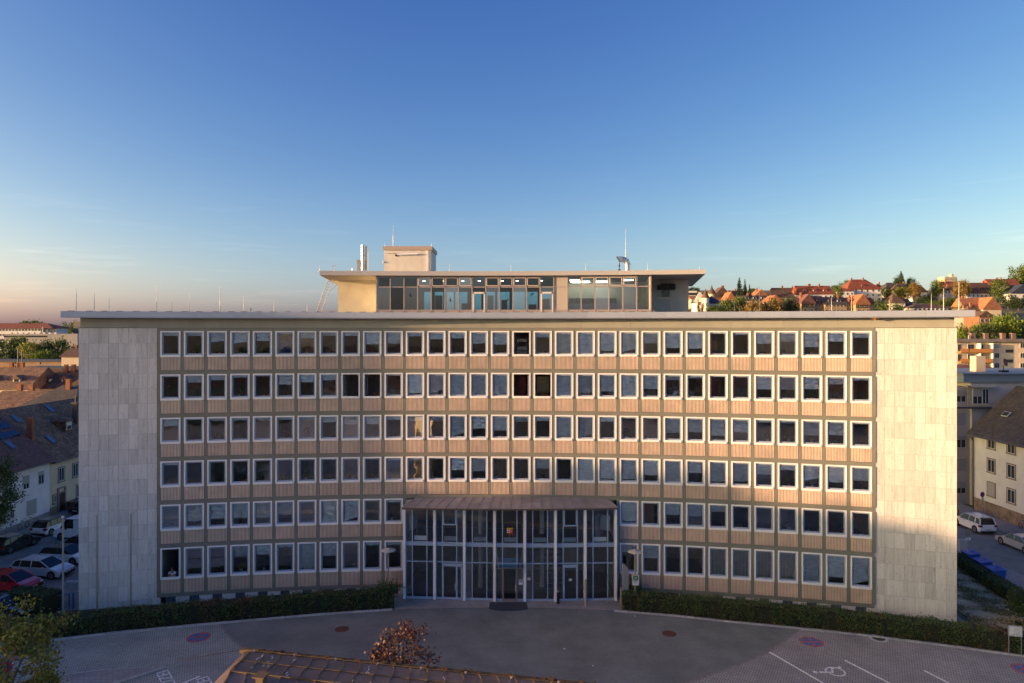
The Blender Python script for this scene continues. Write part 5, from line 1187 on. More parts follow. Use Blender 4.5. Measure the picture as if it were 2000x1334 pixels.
# trees of the hillside
for k, a, b_, y, Y, lb in [
 ('g',1378,1410,594,270,'low green tree before the blue slate roofed house'),('g',1404,1440,583,272,'green tree left of the golden trees'),('g',1430,1462,577,275,'tall green tree before the long dark terrace'),('o',1455,1497,585,268,'golden tree left of the tall rod'),('o',1488,1530,582,270,'large golden tree right of the tall rod'),
 ('d',1527,1558,580,275,'dark green tree between the golden tree and the half timbered house'),('c',1432,1456,542,345,'tallest spruce on the left of the hillside'),('c',1446,1464,546,348,'second tall spruce beside the tallest one'),('c',1456,1472,556,342,'short spruce right of the two tall ones'),
 ('g',1624,1646,556,375,'green tree between the long red roof and the big white house'),('g',1643,1674,546,430,'green tree rising behind the low white wing'),('t',1361,1366,588,268,'first slender tree before the stepped gable villa'),('t',1370,1375,588,268,'second slender tree before the stepped gable villa'),
 ('d',1706,1728,584,278,'dark tree right of the orange gabled house'),('g',1716,1768,589,272,'broad green tree before the pyramid roofed house'),('d',1722,1742,560,385,'dark tree right of the big white house'),('c',1746,1774,530,440,'dark spruce rising highest left of the concrete tower'),('d',1746,1768,538,436,'dark round tree beside the highest spruce'),
 ('g',1771,1788,541,440,'pale green tree right of the highest spruce'),('y',1750,1778,558,388,'yellow green tree left of the white gabled house'),('o',1774,1797,551,385,'brown gold tree before the white gabled house'),('g',1818,1842,545,388,'olive tree left of the small orange gable'),('o',1862,1892,546,380,'golden brown tree left of the long white house'),
 ('g',1936,1968,544,378,'bright green tree right of the long white house'),('g',1974,2012,516,440,'great dark tree on the ridge at the right edge'),('d',1954,1985,575,330,'dark bushy tree below the brown ridge house'),('d',1970,2010,582,325,'dark green wooded bank at the right edge'),('g',1812,1850,586,330,'green bushes on the bank below the olive tree'),('d',1790,1830,577,350,'dark bushes along the lane on the hillside'),('g',1843,1890,580,335,'shrubby green bank before the orange roofed house'),
 ('b',1868,1912,632,232,'bright green tree next to the right end of the office roof'),('g',1905,1945,628,236,'green tree behind the balcony flats'),('b',1938,1992,612,240,'tall yellow green tree above the balcony flats'),('d',1975,2020,640,238,'dark tree behind the flats at the right edge'),('d',1890,1925,642,228,'dark tree between the bright trees behind the flats'),
 ('g',1340,1362,600,300,'green tree peeping out beside the pavilion'),('d',1656,1668,600,272,'small dark bush before the orange house')]: hill_tree(k, a, b_, y, Y, lb)
rs_ = random.Random(12)
for i in range(26):     # loose cover of trees between the houses
    Y = rs_.choice((310, 340, 372, 405, 450, 520)); px = rs_.uniform(1350, 2080); top = {310: 592, 340: 582, 372: 574, 405: 567, 450: 560, 520: 556}[Y]+rs_.uniform(0, 4); w = rs_.uniform(14, 26)
    hill_tree(rs_.choice('ggdyo'), px-w/2, px+w/2, top, Y, 'distant round tree among the hillside houses', grp='distant trees among the hillside houses')
# far wooded hill
hm = MB(); hm.sm = True; pts = [(1200, 10), (1700, 120), (1950, 195), (2066, 232), (2200, 268), (2600, 320)]
vs = [];
for x, z in pts: vs += [(x, 2300, -5), (x, 2500, z*.5), (x, 2900, z), (x, 3600, 0)]
n = len(pts); hm.add(vs, [(4*i+k, 4*i+4+k, 4*i+5+k, 4*i+1+k) for i in range(n-1) for k in range(3)])
tag(hm.build('far_hill', mat('far_wood', (.09,.095,.07), .95, nscale=.02, namt=.4)), kind='structure')

# ---------------------------------------------------------------- balcony flats and the street houses on the right
Yf = 190; x0, x1 = at(1858, 0, Yf).x, at(2090, 0, Yf).x; zr = CZ-(668-HY)/F*Yf
fl = thing('balcony_flats', 'cream block of flats with orange balconies behind the right street', 'block of flats', (x0, Yf, 0))
MB().box(0, x1-x0, 0, 11, -3, zr).build('wall', W_YEL, fl); MB().box(-.6, x1-x0+.6, -.9, 12, zr, zr+.35).box(-.2, x1-x0+.2, -.2, 11.5, zr+.35, zr+.8).build('roof', mat('grey_eternit', (.20,.17,.16), .8, nscale=1, namt=.3), fl)
xb = lambda px: (px-1000)/F*Yf-x0
M_balc = mat('orange_balcony', (.50,.22,.07), .7)
for k in range(4):
    zz = CZ-(688+19.4*k-HY)/F*Yf
    for a, b_ in ((1870, 1885.5), (1887.5, 1932)):
        MB().box(xb(a), xb(b_), -1.5, -1.4, zz, zz+1.0).box(xb(b_)-.1, xb(b_), -1.4, 0, zz, zz+1.0).box(xb(a), xb(b_), -1.4, 0, zz-.12, zz).build('balcony', M_balc, fl)
    MB().box(xb(1870), xb(1932), -.02, 0, zz, zz+2.5).build('recess', W_CREAM, fl)
    for px, w in ((1896, 1.9), (1915, 1.6), (1873, 1.0)): window(fl, xb(px), -.06, zz+.3, w, 2.0, 0, False)
    MB().box(xb(1908), xb(1910), -1.4, 0, zz, zz+2.5).box(xb(1932), xb(1933.5), -1.45, 0, zz, zz+2.5).build('divider', W_WHITE, fl)
    window(fl, xb(1947), -.05, zz+1.15, 1.3, 1.4, 0, True, shut=1 if k == 0 else 0, sur=False); window(fl, xb(1997), -.05, zz+1.15, 1.4, 1.4, 0, True, sur=False)
    MB().box(xb(1964), xb(1979), -.03, .0, zz-.1, zz+.75).build('stair_light', mat('stair_void', (.06,.055,.05), .6), fl)
for px in (1911, 1937, 1971, 1991):
    p = xb(px); MB().box(p-.55, p+.55, 2, 3.2, zr+.6, zr+2.5).build('chimney', mat('brown_chimney', (.19,.13,.11), .8), fl)
MB().tube((xb(1902), 2, zr+.6), (xb(1902), 2, zr+4), .06, 5).tube((xb(1902), 2, zr+.6), (xb(1902), 2, zr+1.9), .28, 8).build('antenna', M_gut, fl)
house('house with dark red tiled hipped roof and a pale chimney before the flats', 76.5, 118, 0, 22, 13, 12.2, 3.4, W_GREY, T_PU, kind='hip', hipf=.45, floors=3, nf=5, faces='f', chim=0)
# flat roofed grey block
gb_ = thing('grey_flats', 'beige grey flat roofed flats with blue grey roof edge behind the white street house', 'block of flats', (56.6, 84, 0))
zt = 15.1; gx = lambda px, Y=84: (px-1000)/F*Y-56.6
MB().box(0, 24, 0, 11, -1, zt).build('wall', W_BEIGE, gb_)
MB().box(-1.2, 24.3, -.3, 11.3, zt, zt+1.0).box(-1.5, 24.6, -.6, 11.6, zt+1.0, zt+1.12).build('roof_edge', mat('blue_grey_sheet', (.19,.24,.28), .7), gb_)
MB().box(-2.2, 0, .4, 12, -1, zt-.6).build('bay_wall', W_BEIGE, gb_)
for k in range(5):
    zz = 2.4+k*2.82; window(gb_, -1.1, .38, zz-1.1, 1.2, 1.55, 0, True, shut=(.55, 1, .35, 1, .5)[k], sur=False); window(gb_, -2.22, 2.4, zz-1.1, 1.2, 1.55, math.radians(-90), True, shut=.5, sur=False); window(gb_, -2.22, 5.4, zz-1.1, 1.2, 1.55, math.radians(-90), True, sur=False)
MB().box(-.6, 2.1, -.06, -.01, zt-3.0, zt-.35).build('loggia_back', W_CREAM, gb_)
wnd = window(gb_, .62, -.09, zt-2.7, 1.2, 1.9, 0, True, shut=.5, sur=False); window(gb_, 1.62, -.09, zt-2.7, .8, 1.9, 0, True, sur=False)
MB().box(-.8, 2.4, -1.0, -.07, zt-.35, zt-.20).box(-.7, 2.3, -1.0, -.9, zt-.55, zt-.35).build('awning', mat('pale_awning', (.50,.47,.42), .8), gb_); MB().box(-2.3, 2.2, -.5, -.02, zt-3.2, zt-3.02).build('ledge', mat('dark_ledge', (.08,.085,.09), .6), gb_)
MB().box(gx(1939), gx(1958), 3, 4.2, zt+1.12, zt+3.1).build('chimney', W_CREAM, gb_)
ds = thing('satellite_dish', 'small reddish satellite dish on the flat grey roof', 'satellite dish', (gx(1983)+56.6, 86, zt+1.12)); MB().tube((0,0,0), (0,0,.9), .05, 6).box(-.45,.45,-.3,.3,0,.25).build('mast', M_dark, ds); MB().lathe([(.02,.0),(.3,.06),(.5,.18)], 14, Matrix.Translation((0,-.05,1.2)) @ Matrix.Rotation(math.radians(75), 4, 'X') @ Matrix.Rotation(.5, 4, 'Y')).build('dish', mat('rusty_red_dish', (.22,.07,.045), .6), ds)
# white street house with dark roof
wh = thing('street_house', 'pale cream three storey street house with dark tiled roof on the right', 'house', (55.5, 82, 0))
W_STR = wallm('pale_greenish', (.68,.69,.67))
Lh = 34
MB().box(0, 11, -Lh, 0, -1, 9.6).build('wall', W_STR, wh)
b = MB(); vs = [(-.7,.5,9.0),(-.7,-Lh,9.0),(5.5,-Lh,14.8),(5.5,.5,14.8),(11.7,.5,9.0),(11.7,-Lh,9.0),(-.7,.5,8.85),(-.7,-Lh,8.85),(11.7,.5,8.85),(11.7,-Lh,8.85)]
b.add(vs, [(0,1,2,3),(3,2,5,4),(6,0,3,4,8),(1,7,9,5,2),(0,6,7,1),(4,5,9,8),(6,8,9,7)]); b.build('roof', T_DK, wh)
MB().box(5.1, 5.9, -4.6, -3.8, 13.0, 16.3).build('chimney', M_brk, wh); MB().box(-.08, .05, -Lh, 0, -1, 1.5).build('plinth', mat('sandstone_blocks', (.26,.19,.14), .9, nscale=1.6, namt=.45), wh)
for k in range(3):
    for i in range(8): window(wh, -.02, -3.0-3.15*i, 2.3+2.75*k, 1.15, 1.5, math.radians(-90), True, shut=(1 if k == 0 and i % 2 == 0 else 0), sur=True)
MB().tube((-.6,-.1,8.9), (-.15,-.1,8.2), .06, 6).tube((-.15,-.1,8.2), (-.15,-.1,0), .06, 6).build('downpipe', M_gut, wh)
MB().tube((-.75,.5,8.95), (-.75,-Lh,8.95), .08, 6).build('gutter', M_gut, wh)
sk = MB().box(-.35,.35,-.5,.5,0,.08).build('skylight', M_wfr, wh, (2.0, -2.6, 11.7)); sk.rotation_euler = (0, math.radians(-43), 0); MB().box(-.28,.28,-.42,.42,.08,.10).build('pane', M_wglass, sk)
MB().box(-.06, .0, -10.4, -9.0, 0, 2.5).build('door', mat('dark_green_door', (.03,.045,.04), .5), wh); MB().box(-.12, -.06, -10.65, -10.4, 0, 2.7).box(-.12, -.06, -9.0, -8.75, 0, 2.7).box(-.12, -.06, -10.65, -8.75, 2.7, 2.9).build('door_surround', M_sill, wh)

# ---------------------------------------------------------------- left street houses
lw_ = thing('plum_roofed_house', 'white street house with plum tiled roof and solar panels at the left edge', 'house', (-53.5, 79, 0))
MB().box(-13, 0, -30, 0, -1, 6.9).build('wall', W_PINK, lw_); MB().box(-13.02, .05, -30, 0, -1, .55).build('plinth', W_GREY, lw_)
def saddle(y0, y1, ze, zr, half=6.5, ov=.6):
    b = MB(); s = (zr-ze)/half; e = ze-ov*s; vs = [(ov,y0,e),(ov,y1,e),(-half,y1,zr),(-half,y0,zr),(-2*half-ov,y1,e),(-2*half-ov,y0,e),(ov,y0,e-.16),(ov,y1,e-.16),(-2*half-ov,y1,e-.16),(-2*half-ov,y0,e-.16)]
    b.add(vs, [(0,1,2,3),(3,2,4,5),(0,3,5,9,6),(1,7,8,4,2),(0,6,7,1),(4,8,9,5),(6,9,8,7)]); return b
saddle(-30, 0.0, 7.0, 12.4).build('roof', T_PU, lw_)
def on_slope(y, s, ze=7.0, zr=12.4, half=6.5): return (-half*s, y, ze+(zr-ze)*s), math.atan2(zr-ze, half)
M_sol = mat('solar_glass', (.012,.02,.05), .12, spec=.9)
for i in range(5):
    for j in range(3):
        (x, y, z), a = on_slope(-1.2-1.05*i, .50+.17*j); o = MB().box(-.5, .5, -.5, .5, .06, .10).build('solar_panel', M_sol, lw_, (x, y, z)); o.rotation_euler = (0, a, 0)
def skyl(parent, y, s, **k):
    (x, yy, z), a = on_slope(y, s, **k); o = MB().box(-.65, .65, -.42, .42, 0, .10).build('skylight', M_gut, parent, (x, yy, z)); o.rotation_euler = (0, a, 0); MB().box(-.55, .55, -.33, .33, .10, .12).build('pane', mat('sky_pane', (.10,.14,.20), .05, spec=1.0), o)
skyl(lw_, -3.4, .33); skyl(lw_, -7.2, .25)
MB().box(-2.9, -2.3, .3, .8, 8.5, 11.3).build('chimney', M_brk, lw_)
for y, z, w, h, s in ((-1.5,4.0,.95,1.5,.3),(-3.9,4.0,.95,1.5,.6),(-6.6,4.0,.95,1.5,.5),(-3.0,.95,1.5,1.7,1.0),(-6.0,1.4,.6,.9,0),(-9.5,4.0,.95,1.5,0)): window(lw_, .03, y, z, w, h, math.radians(90), True, shut=s, sur=False)
MB().tube((.62,-30,6.35), (.62,0,6.35), .07, 6).build('gutter', M_gut, lw_)
yh = thing('brown_roofed_house', 'pale yellow street house with long weathered brown roof left of the office block', 'house', (-53.5, 79, 0))
MB().box(-13, 0, .02, 30, -1, 6.6).build('wall', W_YEL, yh); MB().box(-13, .06, .02, 30, -1, .9).build('plinth', W_OCHRE, yh)
saddle(.04, 30, 6.7, 12.2).build('roof', T_GB, yh)
for y, z, w, h, s in ((2.0,3.6,.95,1.6,0),(4.6,3.6,.95,1.6,0),(7.4,3.6,.95,1.6,0),(5.6,.95,1.5,1.5,0),(10,3.6,.95,1.6,0),(.8,1.3,.5,.9,0),(10,1,1,1.5,0)): window(yh, .03, y, z, w, h, math.radians(90), True, shut=s, sur=True)
dd = bpy.data.objects.new('door', None); C.objects.link(dd); dd.parent = yh; dd.location = (.07, 2.0, 0); MB().box(-.05, .02, -.5, .5, .1, 2.2).build('door_leaf', mat('brown_door', (.05,.02,.015), .5), dd); MB().box(-.05, .06, -.75, -.5, 0, 2.9).box(-.05, .06, .5, .75, 0, 2.9).box(-.05, .06, -.5, .5, 2.2, 2.35).box(-.05, .06, -.5, .5, 2.75, 2.9).build('door_surround', M_sill, dd)
for y, s in ((3.0,.30),(1.6,.78),(8.2,.86)): skyl(yh, y, s, ze=6.7, zr=12.2)
(x, y, z), a = on_slope(7.0, .42, 6.7, 12.2); dm = bpy.data.objects.new('dormer', None); C.objects.link(dm); dm.parent = yh; dm.location = (x, y, z)
MB().box(-1.8, .4, -.7, .7, -.4, 1.1).build('dormer_wall', T_GB, dm); MB().box(.4, .44, -.5, .5, .0, .95).build('dormer_window', M_wfr, dm); MB().box(.44, .46, -.4, .4, .05, .5).build('pane', M_wglass, dm); MB().lathe([(1.15,1.05),(1.0,1.3),(.5,1.5),(.02,1.58)], 12, Matrix.Translation((-.4,0,0))).build('dormer_roof', T_GB, dm)
MB().box(-3.6, -3.0, 9.6, 10.2, 9, 12.0).tube((-3.3,9.9,12.0), (-3.3,9.9,12.9), .12, 6).box(-3.75,-2.85,9.45,10.35,12.0,12.1).build('chimney', mat('dark_chimney', (.10,.08,.075), .7), yh)
MB().tube((.62,0,6.1), (.62,30,6.1), .07, 6).build('gutter', M_gut, yh)
# rows of roofs behind
T_MX = tile_mat('mixed_brown_tiles', (.085,.045,.030), (.20,.10,.055), streak=.35)
LH_ = [
 ('house with black tiled hipped roof behind the brown roof', 40, 148, 757, 792, 108, T_DK, dict(kind='hip', hipf=.3, depth=11, chim=1)),
 ('dark brown tiled house beside the black hipped roof', -40, 52, 769, 800, 110, T_GB, dict(depth=11, chim=2)),
 ('brown roofed house with two small dormers in the middle of the left roofs', 55, 143, 723, 756, 150, T_MX, dict(depth=12, chim=2, dorm=2)),
 ('brown roofed house with pale skylights at the left edge', -60, 54, 720, 757, 146, T_GB, dict(depth=12, chim=3, dorm=2)),
 ('reddish roofed house with pale gable beside the stone wall', 128, 190, 736, 760, 140, T_MX, dict(ridge='y', depth=9, chim=1)),
 ('small brown roofed building beside the platform roof', 120, 175, 681, 695, 205, T_BR, dict(depth=8, chim=1))]
for lb, a, b_, yr, ye, Y, rf_, kw in LH_:
    dpt = kw.pop('depth'); x0 = (a-1000)/F*Y; x1 = (b_-1000)/F*Y; ze = CZ-(ye-HY)/F*Y; zr = CZ-(yr-HY)/F*Y*1.0
    house(lb, (x0+x1)/2, Y+dpt/2, 0, x1-x0, dpt, ze, zr-ze, W_YEL, rf_, floors=2, nf=4, faces='f', **kw)
# station platform roofs and retaining wall
pl = thing('platform_roof', 'long dark blue station platform roof behind the left houses', 'platform roof', (-150, 222, 11.5))
b = MB(); 
for i, (xa, xb_) in enumerate(((-28, 8), (8, 24))): b.box(xa, xb_, -6, 8, 0, .5); 
b.build('roof', mat('blue_felt_roof', (.035,.045,.065), .7, nscale=.5, namt=.3), pl)
for i in range(7): MB().tube((-26+8*i, -2, -8), (-26+8*i, -2, 0), .18, 6).build('post', M_dark, pl)
MB().box(-45, 30, -8.2, -7.8, -.9, -.45).build('fascia', mat('pale_fascia', (.25,.22,.17), .7), pl)
pl2 = thing('platform_roof', 'second lower dark platform roof nearer the office block', 'platform roof', (-131, 200, 10.4)); MB().box(-12, 14, -5, 7, 0, .5).build('roof', mat('blue_felt_roof', (.035,.045,.065), .7), pl2)
tag(MB().box(-60, 60, 0, 1, 0, 11.0).build('retaining_wall', mat('orange_sandstone', (.38,.20,.09), .9, nscale=.5, namt=.3), None, (-150, 240, 0)), 'orange sandstone retaining wall behind the station platforms', 'wall')
mst = thing('catenary_mast', 'grey lattice railway mast at the left edge', 'mast', (-152, 210, 0)); MB().tube((0,0,0), (0,0,16), .22, 6, .16).tube((1.2,0,0), (1.2,0,15), .15, 6).bar((0,0,14), (4,0,14.2), .12).build('mast_frame', mat('grey_green_steel', (.12,.14,.12), .6), mst)
# school and grey blocks on the left horizon
Ys = 345; sx = lambda px: (px-1000)/F*Ys; zc = lambda y, Y=Ys: CZ-(y-HY)/F*Y
sc_ = thing('school_building', 'long white three storey building with red roof on the left horizon', 'school', (sx(-60), Ys, 0))
ox = sx(-60)
MB().box(0, sx(80)-ox, 0, 12, 5, zc(640)).box(sx(80)-ox, sx(103)-ox, 3, 12, 5, zc(640)).build('wall', W_WHITE, sc_)
b = MB(); hw = (sx(103)-ox); roof_geo(q := MB(), hw, 15, 0, zc(631)-zc(640), 'hip', .5, 'x', .5); b.add(q.v, q.f, Matrix.Translation((hw/2, 7, zc(640)))); b.build('roof', T_RED, sc_)
for k in range(3):
    for i in range(22): window(sc_, sx(-56+6.3*i)-ox, -.05, zc(646.5+9.9*k), 1.05, 1.15, 0, False)
g2 = thing('grey_hall', 'windowless dark grey hall beside the left end of the office roof', 'hall', (sx(106), 360, 0)); MB().box(0, 22, 0, 14, 0, CZ-(628-HY)/F*360).build('wall', mat('dark_grey_render', (.17,.155,.135), .8), g2)
g3 = thing('grey_factory', 'low pale grey industrial building with a dark window band before the school', 'industrial building', (sx(63), 315, 0)); zg = CZ-(652-HY)/F*315
MB().box(8, 42, 0, 16, 0, zg).build('wall', wallm('pale_mauve', (.34,.32,.31)), g3); MB().box(8, 28, -.06, 0, zg-1.6, zg-.8).build('window_band', M_dark, g3); MB().tube((24,3,zg), (24,3,zg+3.2), .35, 8).tube((26,3,zg), (26,3,zg+2), .2, 6).build('vent_pipe', W_CREAM, g3)
for q in range(9): MB().box(9+q*2.6, 10+q*2.6, 2, 3, zg, zg+.6).build('roof_vent', W_WHITE, g3)
for k, a, b_, y, Y, lb in [('g',-20,30,660,290,'green tree at the left edge below the school'),('g',15,58,655,292,'round green tree below the school'),('y',34,78,665,280,'pale yellow green tree between dark green trees'),('d',70,108,664,285,'dark green tree right of the pale one'),('g',95,135,658,288,'dark green tree beside the stone wall on the left horizon'),
  ('c',66,76,672,270,'small dark spruce among the trees on the left'),('c',102,110,672,268,'second small spruce among the trees on the left'),('g',35,90,625,420,'row of trees showing above the school roof'),('b',60,110,684,262,'low bright bush above the platform roof'),('d',-10,40,680,262,'dark bushes above the platform at the left edge'),('g',125,160,626,470,'tree tops behind the grey hall'),('d',120,160,676,262,'dark tree beside the small brown roof')]:
    hill_tree(k, a, b_, y, Y, lb, grp='trees on the left horizon')
hill_tree('c', 484, 496, 603, 260, 'tip of a spruce peeping over the left roof edge')

# ---------------------------------------------------------------- unseen town behind and left of the viewer (left row added to shade facade and forecourt, rest shows in the glass)
house('six storey block of flats left of the forecourt', -60.2, 53.9, 0, 14, 15.6, 25.6, .6, W_CREAM, T_DK, kind='flat', floors=8, nf=4, ns=5, faces='fr', name='shading_block', cat='block of flats', chim=0)  # unseen block, added to keep sun off the facade's left part
SHADE_ROW = [(-62,43.4,5.0,12.0,9.6,4.2),(-62,38.6,4.4,12,12.4,5.0),(-62,33.2,6.2,12,11.6,4.6),(-62,25.5,9.0,12,11.2,4.2),(-64,10,13,12,9.6,3.6),(-62,-12,16,12,9,4.5)]  # unseen row, roof heights shaped to cast the facade's lower shadow edge
for i, (x, y, w, d, h, rh) in enumerate(SHADE_ROW):
    house(['brown roofed town house next to the block of flats','red roofed town house on the left side of the square','dark roofed town house on the left side of the square','cream town house left of the viewer','wide town house behind the viewer on the left','corner town house far behind on the left'][i], x, y, math.radians(90), w, d, h, rh, [W_YEL, W_WHITE, W_CREAM, W_OCHRE, W_WHITE, W_YEL][i], [T_BR, T_RED, T_DK, T_BR, T_RED, T_OR][i], floors=3, nf=4, ns=3, faces='f', detail=False)
for i in range(9):
    x = -72+18*i; house('row house number %s of the terrace behind the viewer' % ['one','two','three','four','five','six','seven','eight','nine'][i], x, -64-3*abs(i-4), math.pi, 15, 11, 7.2+(i % 3)*.6, 3.8, [W_YEL, W_WHITE, W_OCHRE][i % 3], [T_RED, T_BR, T_OR][i % 3], floors=3, nf=5, faces='f')
for i in range(30):
    x = rs_.uniform(-170, 170); y = rs_.uniform(-260, -120); plant(rs_.choice(TM[rs_.choice('ggdoy')]), 'broadleaf_tree', 'round tree on the slope behind the viewer', 'tree', (x, y, hgt(x, y)), rs_.uniform(0, 6), (1.5, 1.5, 1.0), 'trees on the slope behind the viewer')
for i in range(14):
    x = -150+23*i; y = -130-38*(i % 3); house('slope house %s behind the viewer' % ['a with red roof','with brown roof','with orange roof','with white walls','in cream','with tall walls','with a wide front','near the wood','near the top','low on the slope','beside two trees','with grey roof','half way up','at the far end'][i], x, y, math.pi, 13, 10, 7, 4, [W_WHITE, W_YEL][i % 2], [T_RED, T_BR, T_OR][i % 3], z=hgt(x, y), floors=2, nf=4, faces='f')
# ---------------------------------------------------------------- vehicles
M_tyre = mat('tyre_rubber', (.018,.018,.018), .85); M_rim = mat('alloy_rim', (.45,.45,.46), .3, metal=.8); M_cglass = mat('car_glass', (.012,.014,.016), .06, spec=.45)
M_trim = mat('black_trim', (.02,.02,.02), .6); M_lampw = mat('headlamp', (.55,.57,.6), .12, spec=1.0); M_lampr = mat('tail_lamp', (.35,.015,.015), .2); M_plate = mat('licence_plate', (.6,.6,.6), .5)
def paint(n, c, met=.0): return mat('paint_'+n, c, .22, metal=met, coat=.8)
def car(label, x, y, rz, kind, body, L=4.4, W=1.8, H=1.5, name='parked_car', cat='car', roofm=None, rail=False, group='cars parked along the streets', flip_plate=True):
    """heading +Y in its own frame"""
    t = thing(name, label, cat, (x, y, .012), rz, group)
    h = L/2; hb = {'sedan': .92, 'hatch': .93, 'wagon': .95, 'suv': 1.05, 'van': 1.15}[kind]
    # side profile (y, z): front is +h. lower body then greenhouse
    low = {'sedan': [(-h,.45),(-h+.03,.80),(-h+.12,hb-.02),(-h+.9,hb+.02),(h-1.35,hb),(h-.45,hb-.16),(h-.08,hb-.34),(h,.45),(h-.08,.22),(-h+.08,.22)],
           'hatch': [(-h,.45),(-h+.02,.85),(-h+.14,hb+.02),(h-1.15,hb+.02),(h-.40,hb-.14),(h-.06,hb-.34),(h,.45),(h-.08,.22),(-h+.08,.22)],
           'wagon': [(-h,.45),(-h+.02,.85),(-h+.10,hb+.03),(h-1.3,hb+.01),(h-.45,hb-.14),(h-.06,hb-.34),(h,.45),(h-.08,.22),(-h+.08,.22)],
           'suv': [(-h,.5),(-h+.02,.95),(-h+.08,hb+.02),(h-1.2,hb+.02),(h-.35,hb-.10),(h-.04,hb-.32),(h,.5),(h-.08,.28),(-h+.08,.28)],
           'van': [(-h,.45),(-h,hb),(h-1.0,hb+.05),(h-.25,hb-.15),(h-.02,.7),(h,.45),(h-.08,.22),(-h+.05,.22)]}[kind]
    gh = {'sedan': [(-h+.75,hb),(-h+1.45,H-.03),(h-2.25,H),(h-2.0,H-.02),(h-1.15,hb)], 'hatch': [(-h+.10,hb),(-h+.45,H-.10),(-h+.8,H-.01),(h-1.95,H),(h-.95,hb)], 'wagon': [(-h+.08,hb),(-h+.42,H-.10),(-h+.7,H-.01),(h-2.1,H),(h-1.1,hb)],
          'suv': [(-h+.06,hb),(-h+.25,H-.06),(-h+.5,H),(h-1.95,H),(h-1.1,hb)], 'van': [(-h+.0,hb),(-h+.06,H-.05),(-h+.2,H),(h-1.3,H),(h-.75,hb)]}[kind]
    def skin(prof, wb, wt, z0, z1, mb):
        """loft the profile across the width with rounded sides"""
        n = len(prof); rings = []
        for s in (-1, -.94, -.8, .8, .94, 1):
            k = abs(s); ins = {1: .05, .94: .015, .8: 0}[k]; ring = []
            cy = sum(p[0] for p in prof)/n; cz_ = sum(p[1] for p in prof)/n
            for (yy, zz) in prof:
                u = min(1, max(0, (zz-z0)/(z1-z0))); w = (wb+(wt-wb)*u)*s/2
                ring.append((w, yy-(yy-cy)*ins*.5, zz-(zz-cz_)*ins))
            rings.append(ring)
        vs = [p for r_ in rings for p in r_]; fs = []
        for a in range(5):
            for i in range(n): j = (i+1) % n; fs.append((a*n+i, a*n+j, (a+1)*n+j, (a+1)*n+i))
        fs.append(tuple(range(n))); fs.append(tuple(reversed(range(5*n, 6*n)))); mb.add(vs, fs); return mb
    b = skin(low, W, W*.97, .3, hb, MB()); o = b.build('body', body, t)
    # wheel arches cut as dark discs behind the wheels
    wy = (h-.85, -h+.80) if kind != 'van' else (h-.9, -h+1.0); R_ = .33 if kind != 'suv' else .37
    g = skin(gh, W*.93, W*.76, hb, H, MB()); g.build('window_glass', M_cglass, t)
    rf = MB(); yt0 = gh[1][0] if kind in ('sedan',) else gh[2][0]; yt1 = gh[-2][0] if kind != 'sedan' else gh[2][0]
    skin([(yt0-.05, H-.045), (yt0+.1, H+.012), (yt1-.05, H+.012), (yt1+.06, H-.045)], W*.80, W*.72, H-.05, H, rf)
    for s in (-1, 1):
        def pt(yy, zz): u = (zz-hb)/(H-hb); return (s*(W*.93+(W*.76-W*.93)*u)/2*.985, yy, zz)
        f0, f1 = gh[-1], gh[-2]; r0, r1 = gh[0], gh[1] if kind == 'sedan' else gh[1]
        rf.bar(pt(*f0), pt(f1[0], H-.03), .07, .05); rf.bar(pt(*r0), pt(*r1), .12 if kind != 'sedan' else .09, .07); rf.bar(pt(*r1), pt(yt0, H-.03), .10, .06) if kind != 'sedan' else None
        mid = (f0[0]+r0[0])/2+.1; rf.bar(pt(mid, hb), pt(mid-.03, H-.03), .07, .04)
        if kind in ('wagon', 'suv', 'hatch', 'van'): m2 = r0[0]+(mid-r0[0])*.42; rf.bar(pt(m2, hb), pt(m2+.08, H-.03), .12, .04)
    if kind == 'van': 
        for s in (-1, 1): rf.box(min(s*W*.36, s*W*.475), max(s*W*.36, s*W*.475), -h+.05, h-2.3, hb, H-.1)
        rf.box(-W*.44, W*.44, -h+.0, -h+.05, hb, H-.12)
    rf.build('roof', roofm or body, t)
    wb_ = MB()
    for s in (-1, 1):
        for yy in wy:
            wl = bpy.data.objects.new('wheel', None); C.objects.link(wl); wl.parent = t; wl.location = (s*(W/2-.02), yy, R_); wl.empty_display_size = .1
            MB().tube((-s*.16, 0, 0), (s*.03, 0, 0), R_, 20).build('tyre', M_tyre, wl); r_ = MB().tube((s*.025, 0, 0), (s*.04, 0, 0), R_*.62, 16)
            r_.build('rim', M_rim, wl); sp = MB()
            for q in range(5): a = q*1.2566; sp.bar((s*.045, 0, 0), (s*.045, math.cos(a)*R_*.58, math.sin(a)*R_*.58), .012, .05)
            sp.tube((s*.03,0,0),(s*.06,0,0),.05,8); sp.build('spokes', mat('dark_rim_metal', (.10,.10,.10), .4, metal=.6), wl)  # spokes in plain dark metal
            MB().tube((s*(W/2-.30), yy, R_+.02), (s*(W/2+.004), yy, R_+.02), R_+.065, 22).build('wheel_arch', M_trim, t)
    tr = MB(); tr.box(-W/2-.003, W/2+.003, -h+1.3, h-1.4, .21, .29); tr.box(-W*.42, W*.42, h-.05, h+.012, .27, .48); tr.box(-W*.44, W*.44, -h-.012, -h+.05, .25, .40); tr.build('trim', M_trim, t)
